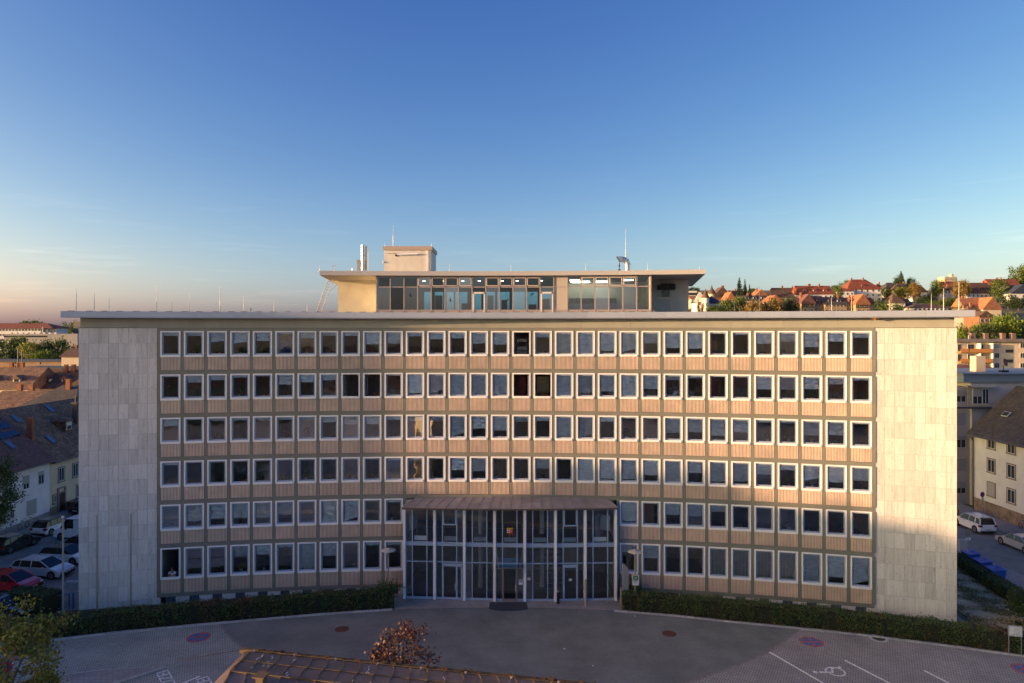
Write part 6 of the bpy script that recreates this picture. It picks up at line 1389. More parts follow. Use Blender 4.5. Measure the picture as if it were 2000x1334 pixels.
    for s in (-1, 1):
        MB().add([(s*W*.46, h-.32, hb-.20), (s*W*.30, h-.10, hb-.31), (s*W*.30, h-.03, hb-.42), (s*W*.47, h-.10, hb-.40)], [(0,1,2,3)]).box(s*W*.385-.14, s*W*.385+.14, h-.14, h-.01, hb-.42, hb-.30).build('headlight', M_lampw, t)
        MB().box(min(s*W*.34, s*W*.495), max(s*W*.34, s*W*.495), -h-.012, -h+.30, hb-.24, hb-.04).build('tail_light', M_lampr, t)
        MB().box(min(s*(W/2+.02), s*(W/2+.17)), max(s*(W/2+.02), s*(W/2+.17)), h-1.62, h-1.50, hb-.02, hb+.13).build('mirror', body if kind != 'van' else M_trim, t)
        hd = MB()
        for yy in (.15, -.75): hd.box(min(s*(W/2-.01), s*(W/2+.015)), max(s*(W/2-.01), s*(W/2+.015)), yy, yy+.17, hb-.15, hb-.12)
        hd.build('door_handle', M_rim, t)
    MB().box(-.26, .26, -h-.02, -h-.012, .50, .61).box(-.26, .26, h+.012, h+.018, .40, .51).build('number_plate', M_plate, t)
    if rail:
        for s in (-1, 1): MB().bar((s*W*.36, -h+.6, H+.05), (s*W*.36, h-2.2, H+.05), .03).build('roof_rail', M_rim, t)
    return t
V_W = paint('white', (.95,.95,.95)); V_S = paint('silver', (.72,.71,.70), .2); V_R = paint('red', (.62,.012,.02)); V_D = paint('dark_blue', (.02,.028,.04), .3); V_G = paint('dark_green_grey', (.05,.06,.06), .4); V_DR = paint('dark_red', (.10,.012,.018), .3); V_WA = paint('warm_silver', (.60,.60,.57), .3); V_BK = paint('black', (.012,.013,.015), .2)
c = gr(100, 1042); car('white hatchback with black roof parked before the pale yellow house', c.x-.2, c.y+.7, math.radians(-8), 'hatch', V_W, 4.2, 1.8, 1.55, roofm=V_BK)
c = gr(10, 1078); car('dark grey car half hidden by the street tree at the left edge', c.x+.3, c.y+.9, math.radians(-10), 'hatch', V_G, 4.3, 1.8, 1.5)
c = gr(160, 1000); car('black car behind the white hatchback with the black roof', c.x+.4, c.y+.6, math.radians(-5), 'wagon', V_BK, 4.5, 1.8, 1.48)
car('white van parked nose to the street left of the stone wall', -44.4, 70.6, math.radians(82), 'van', V_W, 5.2, 1.95, 2.15, name='parked_van', cat='van')
car('dark blue car between the white van and the white hatchback with black rear', -42.3, 67.0, math.radians(84), 'sedan', V_D, 4.6, 1.8, 1.45)
car('white three door hatchback parked nearest the stone wall', -41.3, 63.3, math.radians(-97), 'hatch', V_W, 4.3, 1.78, 1.5, roofm=V_D)
car('pale silver estate car between the white hatchback and the red car', -41.1, 59.8, math.radians(-98), 'wagon', V_S, 4.9, 1.85, 1.52, rail=True)
car('red saloon car at the left picture edge', -41.4, 56.5, math.radians(-99), 'hatch', V_R, 4.4, 1.82, 1.48)
c = gr(28, 1212); car('dark blue car mostly hidden behind the low hedge and tree', c.x-1.6, c.y+1.0, math.radians(-95), 'sedan', V_D, 4.5, 1.8, 1.42)
car('white off road estate car with roof rails on the right street', 49.9, 73.8, math.radians(1), 'suv', V_W, 4.55, 1.85, 1.68, rail=True)
car('warm silver saloon car at the right picture edge', 50.0, 67.0, math.radians(1), 'sedan', V_WA, 4.8, 1.82, 1.45)
car('dark red car ahead of the white off road car', 50.3, 80.4, math.radians(2), 'hatch', V_DR, 4.3, 1.8, 1.5)
# ---------------------------------------------------------------- street furniture
M_galv = mat('galvanised_steel', (.42,.43,.44), .4, metal=.6)
def pole_thing(name, label, cat, x, y, h, r0, r1, grp=None, cap=True):
    t = thing(name, label, cat, (x, y, 0), 0, grp); MB().tube((0,0,0), (0,0,h), r0, 10, r1).build('pole', M_galv, t)
    if cap: MB().lathe([(r1*1.6, h), (r1*1.7, h+.06), (r1*.8, h+.12), (.005, h+.14)], 10).build('pole_cap', mat('white_cap', (.6,.6,.6), .4), t)
    return t
for px, yt, lab in ((123, 1011, 'leftmost flagpole before the blue barrier'), (189.5, 1006, 'middle flagpole before the left stone wall'), (255.5, 1003, 'right flagpole before the left stone wall')):
    Y = {123: 49.6, 189.5: 50.4, 255.5: 51.2}[px]; p = at(px, yt, Y); pole_thing('flagpole', 'grey empty '+lab, 'flagpole', p.x, Y, p.z, .075, .06, 'empty flagpoles on the left')
# blue tubular barrier
a = at(92, 1188, 51.8); b = at(143, 1186, 52.6); t = thing('barrier', 'blue tubular barrier between the hedge and the left stone wall', 'barrier', (a.x, a.y, 0))
dx = b.x-a.x; dy = b.y-a.y; M_bb = mat('blue_steel_tube', (.05,.11,.21), .45)
MB().bar((0,0,0), (0,0,1.25), .11).bar((dx,dy,0), (dx,dy,1.25), .11).bar((dx-.28,dy-.03,0), (dx-.28,dy-.03,1.2), .09).bar((.28,.03,0),(.28,.03,1.2),.09).build('post', M_bb, t); MB().bar((0,0,1.2), (dx,dy,1.2), .06).bar((0,0,.2), (dx,dy,.2), .06).build('rail', M_bb, t)
# path lamps
def plamp(px, pyt, Y, lab):
    p = at(px, pyt, Y); t = thing('path_lamp', lab, 'lamp post', (p.x, Y, 0), 0, 'round path lamps beside the entrance'); h = p.z
    MB().tube((0,0,0), (0,0,h-.45), .06, 8).tube((0,0,h-.45),(0,0,h-.3),.08,8).build('pole', mat('stained_pole', (.30,.25,.22), .7), t)
    MB().lathe([(.07,h-.30),(.55,h-.17),(.57,h-.14),(.5,h-.10),(.12,h-.06),(.10,h),(.01,h+.02)], 20).build('lamp_shade', mat('weathered_white_shade', (.52,.50,.44), .5), t); return t
plamp(758.5, 1071, 53.3, 'round shaded path lamp left of the entrance'); tl = plamp(1240.5, 1074, 52.9, 'round shaded path lamp with assembly sign right of the entrance')
sg = thing('assembly_sign', 'green and white assembly point sign on the right path lamp', 'sign', (tl.location.x+.02, 52.9-.09, 1.72))
MB().box(-.26, .26, -.015, .015, 0, .80).build('board', mat('white_sign', (.66,.68,.70), .5), sg); MB().box(-.20, .20, -.022, -.016, .38, .76).build('green_field', mat('sign_green', (.01,.16,.07), .5), sg)
b = MB()
for sx_ in (-1, 1):
    for sz in (-1, 1): b.bar((sx_*.15, -.026, .57+sz*.15), (sx_*.06, -.026, .57+sz*.06), .03, .006); b.add([(sx_*.04, -.027, .57+sz*.04), (sx_*.10, -.027, .57+sz*.03), (sx_*.03, -.027, .57+sz*.10)], [(0,1,2)])
b.tube((0,-.023,.57),(0,-.029,.57),.035,8); b.build('arrows', M_wht, sg)
text('sign_text', 'SAMMEL-', .09, M_trim, (0, -.017, .30), (math.radians(90), 0, 0), .001, sg); text('sign_text', 'STELLE', .09, M_trim, (0, -.017, .20), (math.radians(90), 0, 0), .001, sg)
# granite sculpture right of the entrance
c = at(1222, 1165, 53.4); t = thing('stone_sculpture', 'tall grey granite block sculpture right of the entrance', 'sculpture', (c.x, 53.4, 0)); M_gra = mat('grey_granite', (.24,.25,.27), .8, nscale=12, namt=.3)
MB().prism([(-.25,1.2),(.22,1.2),(.22,2.75),(-.05,3.15),(-.25,3.2)], -.15, .2).build('upper_block', M_gra, t); MB().prism([(-.4,.75),(.4,.7),(.35,1.05),(.15,1.2),(-.4,1.25)], -.2, .3).build('middle_block', M_gra, t); MB().box(-.40, -.15, -.2, .25, 0, .75).build('foot_block', M_gra, t)
# entrance details
sh = thing('coat_of_arms', 'painted crowned coat of arms shield on the glass above the middle door', 'coat of arms', (at(996, 1040, 54.0).x, 53.93, at(996, 1040, 54.0).z-.34))
shield = [(-.24,.62),(.24,.62),(.24,.25),(.17,.08),(0,-.03),(-.17,.08),(-.24,.25)]
MB().prism([(x, z) for x, z in reversed(shield)], -.02, .02).build('shield', mat('arms_black', (.01,.01,.01), .4), sh)
MB().add([(-.235,-.024,.61),(0,-.024,.61),(0,-.024,.32),(-.235,-.024,.32)],[(0,1,2,3)]).build('white_quarter', mat('arms_white', (.75,.75,.75), .5), sh); MB().add([(0,-.024,.61),(.235,-.024,.61),(.235,-.024,.25),(.14,-.024,.20),(0,-.024,.32)],[(0,1,2,3,4)]).build('red_quarter', mat('arms_red', (.5,.01,.02), .5), sh)
MB().box(-.235, 0, -.028, -.025, .44, .50).box(-.145, -.09, -.0285, -.0245, .32, .61).build('red_cross', mat('arms_red', (.5,.01,.02), .5), sh)
b = MB(); 
for i in range(12): a0 = i*math.pi/6; b.bar((.12+.075*math.cos(a0), -.028, .46+.075*math.sin(a0)), (.12+.075*math.cos(a0+.53), -.028, .46+.075*math.sin(a0+.53)), .022, .006)
for i in range(3): a0 = i*math.pi/3; b.bar((.12+.07*math.cos(a0), -.029, .46+.07*math.sin(a0)), (.12-.07*math.cos(a0), -.029, .46-.07*math.sin(a0)), .014, .005)
b.build('wheel_emblem', mat('arms_white', (.75,.75,.75), .5), sh)
M_gold = mat('arms_gold', (.75,.45,.03), .4); b = MB()
for (x0, z0, x1, z1, w) in ((-.02,.10,.03,.27,.06),(.03,.27,.08,.30,.05),(.0,.20,-.09,.25,.025),(.02,.14,.11,.18,.025),(-.02,.10,-.08,.06,.03),(.0,.10,.05,.03,.03),(-.03,.12,-.13,.14,.02),(-.13,.14,-.15,.24,.02)): b.bar((x0,-.028,z0), (x1,-.028,z1), w, .008)
b.build('lion_emblem', M_gold, sh)
b = MB(); b.box(-.24, .24, -.02, .02, .62, .68)
for i in range(5): x = -.2+.1*i; b.add([(x-.045,-.02,.68),(x+.045,-.02,.68),(x,-.02,.78),(x-.045,.02,.68),(x+.045,.02,.68),(x,.02,.78)], [(0,1,2),(5,4,3),(0,2,5,3),(1,4,5,2)])
b.build('crown', M_gold, sh)
pm = at(1017, 1137, 53.95); ns = thing('notice_plate', 'white notice plate with blue symbol right of the middle door', 'sign', (pm.x, 53.95, pm.z)); MB().box(-.15,.15,-.01,.01,-.2,.2).build('plate', mat('white_sign', (.66,.68,.70), .5), ns); MB().box(-.10,.10,-.016,-.011,-.02,.15).build('blue_field', M_blu, ns); MB().tube((-.02,-.018,.10),(-.02,-.018,.0),.012,6).bar((-.03,-.02,.0),(.05,-.02,.0),.02,.004).build('symbol', M_wht, ns)
for px, py, lab in ((1033, 1130, 'small white paper notice on the glass right of the middle door'), (1114, 1132, 'small white paper notice on the right glass door')):
    p = at(px, py, 53.98); tag(MB().box(-.12,.12,0,.01,-.09,.11).build('paper_notice', mat('paper', (.55,.55,.5), .8), None, (p.x, 53.9, p.z)), lab, 'notice')
mt = MB(); cx_, cy_ = at(993, 1180, 1).x, 0; p = gr(993, 1184); mt.poly([(p.x-1.45, 53.75), (p.x-1.5, 52.5), (p.x-1.0, 52.2), (p.x, 52.1), (p.x+1.0, 52.2), (p.x+1.5, 52.5), (p.x+1.4, 53.75)], .032, .06); tag(mt.build('door_mat', mat('dark_mat', (.05,.055,.07), .9)), 'dark rounded door mat before the middle entrance door', 'door mat')
ab = at(1090, 1175, 53.5); t = thing('ash_bin', 'thin black ash bin left of the right glass door', 'ash bin', (ab.x, 53.5, .03)); MB().tube((0,0,0), (0,0,.9), .11, 10).build('bin_body', M_dark, t); MB().tube((0,0,.9),(0,0,1.05),.08,10,.12).build('bin_top', M_galv, t)
bp2 = at(1144, 1186, 53.0); tag(MB().tube((0,0,0),(0,0,2.05),.10,10).build('bollard', mat('stone_bollard', (.33,.31,.29), .8), None, (bp2.x, 53.1, 0)), 'grey post standing before the seventh entrance pillar', 'bollard')
# things inside the entrance
def easel(px, py, Y, lab, tilt):
    p = at(px, py, Y); t = thing('flip_chart', lab, 'flip chart', (p.x, Y, 4.5)); MB().tube((-.3,0,0),(-.1,.1,1.9),.02,5).tube((.3,0,0),(.1,.1,1.9),.02,5).tube((0,.6,0),(0,.1,1.9),.02,5).build('leg', M_galv, t); o = MB().box(-.42,.42,-.02,.02,.75,1.95).build('board', mat('board_white', (.50,.54,.56), .5), t); o.rotation_euler = (0,0,tilt)
easel(808, 1030, 55.6, 'white flip chart in the upper left entrance bay', .9); easel(1182, 1030, 55.4, 'white flip chart in the upper right entrance bay', -.5)
tag(MB().box(-.5,.5,-.02,.02,0,1.9).build('partition_board', mat('board_grey', (.38,.40,.42), .6), None, (at(1168,1000,55.6).x, 55.6, 4.6), 1.0), 'tall grey partition board beside the right flip chart', 'partition')
for i, (px, w) in enumerate(((888, 1.6), (905, 1.2), (1060, 1.8), (1092, 2.0), (1110, 1.4), (825, .9))):
    p = at(px, 1020, 58); t = thing('meeting_table', ['brown table behind the second entrance bay','second brown table behind the second entrance bay','brown table behind the fifth entrance bay','brown table behind the sixth entrance bay','brown table end behind the sixth entrance bay','small round topped table behind the first entrance bay'][i], 'table', (p.x, 56.6+.35*(i % 3), 4.5)); MB().box(-w/2,w/2,-.4,.4,.70,.74).build('tabletop', mat('table_brown', (.30,.17,.09), .5), t)
    for sx_ in (-1, 1): MB().tube((sx_*(w/2-.1),0,0),(sx_*(w/2-.1),0,.70),.025,5).build('leg', M_galv, t)
# office plants and window sill things
def pot_plant(label, x, y, z, hh, m, pot, seed=1, n=120, leaf=.07, r=.2, cat='potted plant'):
    rs = np.random.RandomState(seed); t = thing('potted_plant', label, cat, (x, y, z)); MB().lathe([(.08,0),(.12,.16),(.13,.2),(.10,.2)], 12).build('pot', pot, t)
    u = rs.rand(n)**.6; a = rs.rand(n)*6.28; p = np.stack([np.cos(a)*r*u, np.sin(a)*r*u*.4, .2+hh*(.15+.85*rs.rand(n)*(1-.4*u))], 1); v, f = leaf_quads(p, 0, leaf, rs, up=0, aspect=.35); inst('foliage', np_mesh('foliage', v, f, m), t)
    MB().tube((0,0,.15),(0,0,.2+hh*.7),.012,4).build('stem', M_trim, t)
PW = mat('white_pot', (.6,.6,.57), .5); PT = mat('terracotta_pot', (.40,.14,.06), .7); LV = leaf_mat('house_plant_leaf', (.09,.13,.03))
LVY = leaf_mat('house_plant_yellow', (.28,.30,.04))
FL = ['top', 'second', 'third', 'fourth', 'fifth', 'lowest']
ORD = lambda i: ('%s window from the left' % ['first','second','third','fourth','fifth','sixth','seventh','eighth','ninth','tenth','eleventh','twelfth','thirteenth','fourteenth','fifteenth','sixteenth'][i]) if i < 16 else ('%s window from the right' % ['first','second','third','fourth','fifth','sixth','seventh','eighth','ninth','tenth','eleventh','twelfth','thirteenth','fourteenth','fifteenth','sixteenth'][31-i])
for (k, i, off, hh, m, pot, r, leaf) in [(0,6,0,.75,LV,PW,.2,.06),(1,0,-.2,.9,LVY,PT,.25,.05),(1,3,-.15,.5,LVY,PW,.25,.08),(2,2,.0,.35,LV,mat('blue_pot',(.03,.06,.3),.4),.4,.06),(2,5,-.1,.95,LD,PT,.28,.09),(2,6,0,.8,LD,PT,.3,.05),(3,3,.1,.35,LV,PT,.3,.07),(3,6,-.15,.8,LV,PW,.33,.06),(3,8,.1,.3,LVY,PW,.12,.05),
   (4,6,.35,.3,LVY,PT,.08,.05),(4,10,-.2,.5,LV,PW,.1,.05),(5,3,.0,.55,LVY,PW,.34,.09),(5,4,.0,.85,LV,PW,.34,.08),(0,29,.05,.6,LV,PW,.25,.06),(1,29,.05,.6,LV,PT,.38,.05),(1,30,.0,.9,mat('bare_twig',(.4,.3,.2),.7),PT,.2,.04),(2,27,.3,.55,LV,PW,.22,.08),(2,28,.1,.6,LVY,PW,.3,.08),(2,29,.05,.35,LVY,PW,.14,.07),
   (3,28,.1,.5,LVY,PT,.22,.08),(3,29,.1,.5,LVY,PW,.45,.08),(3,31,.2,.5,LV,PT,.2,.06),(2,25,-.1,.3,LVY,PW,.3,.05),(3,15,-.3,.6,LV,PW,.15,.05),(3,16,.1,.35,LV,PT,.45,.07),(2,21,-.2,.7,LD,PW,.3,.09),(1,23,-.25,.5,LV,PW,.15,.05)]:
    t_, z_, h_ = WIN[(k, i)]; q = P(t_+off/RR, RR+.32, z_+.19); pot_plant('potted plant on the sill of the %s floor, %s' % (FL[k], ORD(i)), q.x, q.y, q.z, hh, m, pot, k*40+i, 110, leaf, r)
# other things seen in the offices
def office(name, label, cat, k, i, off, dep, zoff, mb, m): t_, z_, h_ = WIN[(k, i)]; q = P(t_+off/RR, RR+dep, z_+zoff); tag(mb.build(name, m, None, tuple(q), -t_), label, cat)
M_door = mat('red_office_door', (.26,.012,.03), .5); M_odoor = mat('orange_wood', (.48,.20,.04), .5)
for (k, i, off, m, lab) in [(1,8,.45,M_door,'dark red office door behind the open ninth window of the second floor from the top'),(1,23,-.15,M_door,'dark red door behind the ninth window from the right, second row'),(1,25,-.05,M_door,'dark red door behind the seventh window from the right, second row'),(1,16,.0,M_door,'dark red door behind the open middle window of the second row'),(4,30,-.35,M_door,'dark red door behind the second window from the right, fifth row'),(4,22,-.1,M_odoor,'orange wooden cupboard right of the canopy, fifth row'),(2,8,.5,M_odoor,'orange door behind the ninth window of the third row'),(5,0,.5,M_odoor,'orange door behind the leaning person')]:
    office('office_door' if m is M_door else 'wooden_cupboard', lab, 'door' if m is M_door else 'cupboard', k, i, off, 2.2 if (k,i)!=(4,22) else 1.2, -1.0, MB().box(-.28 if k != 4 else -.42,.28 if k != 4 else .42,0,.06,0,2.6), m)
office('book_shelf', 'shelf full of pale folders behind the open window of the top row', 'shelf', 0, 16, .0, 1.3, -.6, MB().box(-.42,.42,0,.3,0,.05).box(-.42,-.38,0,.3,0,2.2).box(.38,.42,0,.3,0,2.2).box(-.38,.38,.02,.3,.25,.55).box(-.38,.38,.02,.3,.65,.95).box(-.38,.38,.02,.3,1.05,1.35).box(-.38,.38,.02,.3,1.75,2.0), mat('pale_folders', (.34,.36,.33), .8, nscale=9, namt=.5))
office('wall_map', 'framed map behind the sixteenth window of the second row', 'map', 1, 17, .0, 2.0, .3, MB().box(-.5,.5,0,.04,0,1.3), mat('map_paper', (.42,.38,.24), .8, nscale=5, namt=.3))
office('blue_cloth', 'blue cloth hanging inside the sixth window of the top row', 'cloth', 0, 5, -.05, .24, .2, MB().add([(-.48,0,0),(.45,0,0),(.42,.05,1.0),(-.1,.04,1.05),(-.48,.0,1.25)], [(0,1,2,3,4)]), mat('blue_cloth', (.02,.10,.42), .8, nscale=3, namt=.3))
office('cardboard_box', 'orange and white carton behind the seventh window from the right, top row', 'carton', 0, 25, -.25, .7, .5, MB().box(-.25,.25,0,.3,0,.75), mat('carton_orange', (.48,.20,.05), .7))
r5 = random.Random(31)
for (k, i) in list(WIN):
    if r5.random() < .62 and (k, i) not in ((0,16),(5,0),(1,16)):
        b = MB(); 
        for q in range(r5.randrange(2, 6)): x = r5.uniform(-.45, .4); w = r5.uniform(.05, .22); b.box(x, x+w, 0, .2, 0, r5.uniform(.06, .38))
        office('desk_things', 'dark desk things on the sill of the %s floor, %s' % (FL[k], ORD(i)), 'desk things', k, i, 0, r5.uniform(.3, .8), .10, b, mat('desk_things_%d' % r5.randrange(4), [(.06,.06,.06), (.30,.30,.28), (.10,.05,.03), (.03,.03,.035)][r5.randrange(4)], .7, rand=.3))
# ---------------------------------------------------------------- the person at the open window
t_, z_, h_ = WIN[(5, 0)]; q = P(t_+.02/RR, RR+.05, z_+.17); pr = thing('person', 'person in white shirt leaning out of the open lower left window', 'person', tuple(q), -t_)
def skin_mesh(name, verts, edges, radii, m, parent, sub=2, root=0):
    me = bpy.data.meshes.new(name); me.from_pydata(verts, edges, []); o = bpy.data.objects.new(name, me); C.objects.link(o)
    md = o.modifiers.new('s', 'SKIN'); md.use_smooth_shade = True
    for i, r_ in enumerate(radii): me.skin_vertices[0].data[i].radius = (r_, r_*.9)
    me.skin_vertices[0].data[root].use_root = True; sb = o.modifiers.new('u', 'SUBSURF'); sb.levels = sub; sb.render_levels = sub
    dg = bpy.context.evaluated_depsgraph_get(); m2 = bpy.data.meshes.new_from_object(o.evaluated_get(dg)); bpy.data.objects.remove(o); m2.materials.append(m); return inst(name, m2, parent)
SKIN = mat('skin', (.36,.19,.13), .6); SHIRT = mat('white_shirt', (.66,.68,.74), .8)
# pelvis, belly, chest, neck, head base, head, crown | arms folded on the sill
Vb = [(0,.55,-.45),(0,.50,-.2),(0,.38,.10),(0,.28,.30),(.01,.22,.42),(.01,.17,.52),(.01,.16,.62),(-.20,.28,.26),(-.27,.18,.06),(-.12,-.02,.06),(.0,-.06,.05),(.20,.28,.26),(.28,.18,.06),(.14,-.04,.07),(.02,-.07,.08)]
Eb = [(0,1),(1,2),(2,3),(3,4),(4,5),(5,6),(3,7),(7,8),(8,9),(9,10),(3,11),(11,12),(12,13),(13,14)]
skin_mesh('body', Vb, Eb, [.15,.15,.165,.085,.06,.095,.085,.075,.052,.04,.032,.075,.052,.04,.032], SKIN, pr)
Vs = [(0,.56,-.45),(0,.51,-.2),(0,.38,.10),(0,.30,.27),(-.20,.29,.26),(-.26,.22,.12),(.20,.29,.26),(.27,.22,.12)]
skin_mesh('shirt', Vs, [(0,1),(1,2),(2,3),(3,4),(4,5),(3,6),(6,7)], [.165,.165,.182,.10,.092,.078,.092,.078], SHIRT, pr)
hr_ = MB(); hr_.lathe([(.10,.0),(.105,.05),(.08,.10),(.02,.125)], 14, Matrix.Translation((.01,.19,.585))); hr_.build('hair', mat('dark_hair', (.03,.02,.015), .7), pr)
f_ = MB(); f_.box(-.002+.01, .014+.006, .055, .09, .545, .575); f_.build('nose', SKIN, pr); f_ = MB()
for s in (-1, 1): f_.box(.01+s*.035-.011, .01+s*.035+.011, .075, .085, .575, .585)
f_.box(-.015, .035, .078, .088, .515, .521); f_.build('eyes_and_mouth', mat('dark_feature', (.05,.02,.02), .6), pr)
for s, nm in ((-1, 'hand'), (1, 'hand')):
    hv = [(0,0,0),(s*-.03,-.02,.005)]; ed = [(0,1)]; rd = [.028,.03]
    for j in range(4):
        a = len(hv); hv += [(s*-.055,-.035+.018*j,.008),(s*-.085,-.035+.018*j,.0),(s*-.10,-.033+.018*j,-.018)]; ed += [(1,a),(a,a+1),(a+1,a+2)]; rd += [.0095,.009,.0075]
    a = len(hv); hv += [(s*-.02,-.05,.01),(s*-.04,-.068,.005)]; ed += [(0,a),(a,a+1)]; rd += [.011,.009]
    o = skin_mesh(nm, hv, ed, rd, SKIN, pr, 1); o.location = (s*.02+(.02 if s > 0 else 0), -.07, .06 if s < 0 else .085)
# person seated further in, right
t_, z_, h_ = WIN[(4, 28)]; q = P(t_+.15/RR, RR+.9, z_-.1); p2 = thing('person', 'person in pale blue top at a desk, fifth row near the right', 'person', tuple(q), -t_-.9)
skin_mesh('body', [(0,.1,-.4),(0,.05,-.1),(0,0,.25),(0,0,.45),(0,-.04,.58),(0,-.06,.70),(-.2,0,.38),(-.25,-.12,.14),(-.12,-.36,.12),(.2,0,.38),(.25,-.12,.14),(.12,-.36,.12)], [(0,1),(1,2),(2,3),(3,4),(4,5),(3,6),(6,7),(7,8),(3,9),(9,10),(10,11)], [.15,.14,.16,.09,.075,.095,.07,.05,.035,.07,.05,.035], SKIN, p2)
skin_mesh('top', [(0,.1,-.4),(0,.05,-.1),(0,0,.25),(0,0,.42),(-.2,0,.38),(-.24,-.1,.18),(.2,0,.38),(.24,-.1,.18)], [(0,1),(1,2),(2,3),(3,4),(4,5),(3,6),(6,7)], [.165,.16,.18,.11,.088,.07,.088,.07], mat('pale_blue_top', (.30,.40,.55), .8), p2)
MB().lathe([(.115,-.08),(.12,.04),(.09,.11),(.02,.135)], 14, Matrix.Translation((0,-.02,.70))).build('hair', mat('red_brown_hair', (.12,.03,.015), .7), p2)
# ---------------------------------------------------------------- signs and bins
def round_sign(label, x, y, h, rz, r=.3, back=False, arrows=False, plate=True):
    t = thing('no_parking_sign', label, 'traffic sign', (x, y, 0), rz); MB().tube((0,.05,0),(0,.05,h+r*.6),.03,8).build('pole', M_galv, t)
    MB().tube((0,.015,h),(0,-.012,h),r,24).build('disc', mat('sign_red', (.42,.01,.03), .4) if not back else mat('sign_grey_back', (.22,.22,.22), .5, metal=.4), t)
    if not back:
        b = MB(); 
        for q in range(4):
            a0 = math.pi/2*q+.18+(math.pi/4); a1 = a0+math.pi/2-.36; cc = (a0+a1)/2; o_ = .12*r/.3*.3
            b.add([(o_*math.cos(cc), -.0165, h+o_*math.sin(cc))]+[(r*.78*math.cos(a0+(a1-a0)*k/5), -.0165, h+r*.78*math.sin(a0+(a1-a0)*k/5)) for k in range(6)], [tuple(reversed(range(7)))])
        b.build('blue_field', mat('sign_blue', (.015,.03,.32), .4), t)
        if arrows: 
            b = MB()
            for s in (-1, 1): b.bar((-.09, -.02, h+s*.17), (.09, -.02, h+s*.17+.02), .03, .006); b.add([(-s*.13, -.022, h+s*.17), (-s*.05, -.022, h+s*.17+.05), (-s*.05, -.022, h+s*.17-.05)], [(0,1,2)])
            b.build('arrows', M_wht, t)
    if plate: MB().box(-.3,-.05,-.01,.01,h-r-.32,h-r-.05).box(.05,.3,-.01,.01,h-r-.32,h-r-.05).build('plate', mat('white_sign', (.66,.68,.70), .5), t) if back else MB().box(-.2,.2,-.01,.01,h-r-.28,h-r-.05).build('plate', mat('white_sign', (.66,.68,.70), .5), t)
    return t
p = at(14, 1303, 36.5); round_sign('round red and blue no stopping sign with white arrows inside the front left tree', p.x, 36.5, p.z, .0, .31, arrows=True, plate=False)
p = at(1919, 966, 76.5); round_sign('round red and blue no stopping sign before the pale street house', p.x, 76.5, p.z, .25, .3)
p = at(1891, 1041, 62.2); round_sign('round sign seen from its grey back beside the blue bins', p.x, 62.2, p.z, .3, .36, back=True)
# notice board at the right
p = at(1983, 1232, 45.2); nb = thing('notice_board', 'framed white notice board with lines of text above the right hedge', 'notice board', (p.x, 45.2, 0), -.25)
MB().box(-.42,.42,-.02,.02,p.z-.38,p.z+.34).build('frame', M_galv, nb); MB().box(-.36,.36,-.03,-.021,p.z-.32,p.z+.28).build('board', mat('white_sign', (.66,.68,.70), .5), nb); MB().tube((.36,.03,0),(.36,.03,p.z+.3),.03,8).tube((-.36,.03,0),(-.36,.03,p.z+.3),.03,8).build('post', M_galv, nb)
b = MB(); 
for i, (x0_, x1_) in enumerate(((-.05,.3),(-.1,.2),(-.08,.32),(-.1,.3),(-.08,.24))): b.box(x0_, x1_, -.034, -.031, p.z+.2-.09*i, p.z+.215-.09*i)
b.tube((-.2,-.031,p.z-.24),(-.2,-.035,p.z-.24),.03,6).box(-.12,-.05,-.035,-.031,p.z-.27,p.z-.22).box(.02,.3,-.035,-.031,p.z-.26,p.z-.23).build('text_lines', M_trim, nb)
# three blue waste containers
M_bin = mat('blue_bin_plastic', (.01,.085,.42), .45)
def bin_(x, y, rz, lab):
    t = thing('waste_container', lab, 'waste container', (x, y, .06), rz, 'blue waste containers beside the hedge')
    b = MB(); vs = [(-.55,-.38,.18),(.55,-.38,.18),(.55,.38,.18),(-.55,.38,.18),(-.64,-.50,1.05),(.64,-.50,1.05),(.64,.50,1.05),(-.64,.50,1.05)]; b.add(vs, [(3,2,1,0),(0,1,5,4),(1,2,6,5),(2,3,7,6),(3,0,4,7)]); b.build('bin_body', M_bin, t)
    b = MB(); b.add([(-.67,-.54,1.05),(.67,-.54,1.05),(.67,.54,1.17),(-.67,.54,1.17),(-.67,-.54,1.10),(.67,-.54,1.10),(.67,.54,1.24),(-.67,.54,1.24)], [(3,2,1,0),(4,5,6,7),(0,1,5,4),(1,2,6,5),(2,3,7,6),(3,0,4,7)]); b.build('bin_lid', M_bin, t)
    for sx_ in (-1,1):
        for sy in (-1,1): MB().tube((sx_*.45-.03,sy*.3,.09),(sx_*.45+.03,sy*.3,.09),.09,10).build('wheel', M_tyre, t)
    MB().bar((-.3,-.56,1.02),(.3,-.56,1.02),.03).box(-.08,.08,.1,.22,1.2,1.22).build('handle', M_dark, t)
g0_, g1_ = gr(1905, 1108), gr(1955, 1142)
for i, lab in enumerate(('farthest of the three blue waste containers', 'middle of the three blue waste containers', 'nearest of the three blue waste containers')):
    u = i/2; bin_(g0_.x+(g1_.x-g0_.x)*u-.1, g0_.y+(g1_.y-g0_.y)*u+.5, math.atan2(g1_.y-g0_.y, g1_.x-g0_.x)+math.pi*.02, lab)
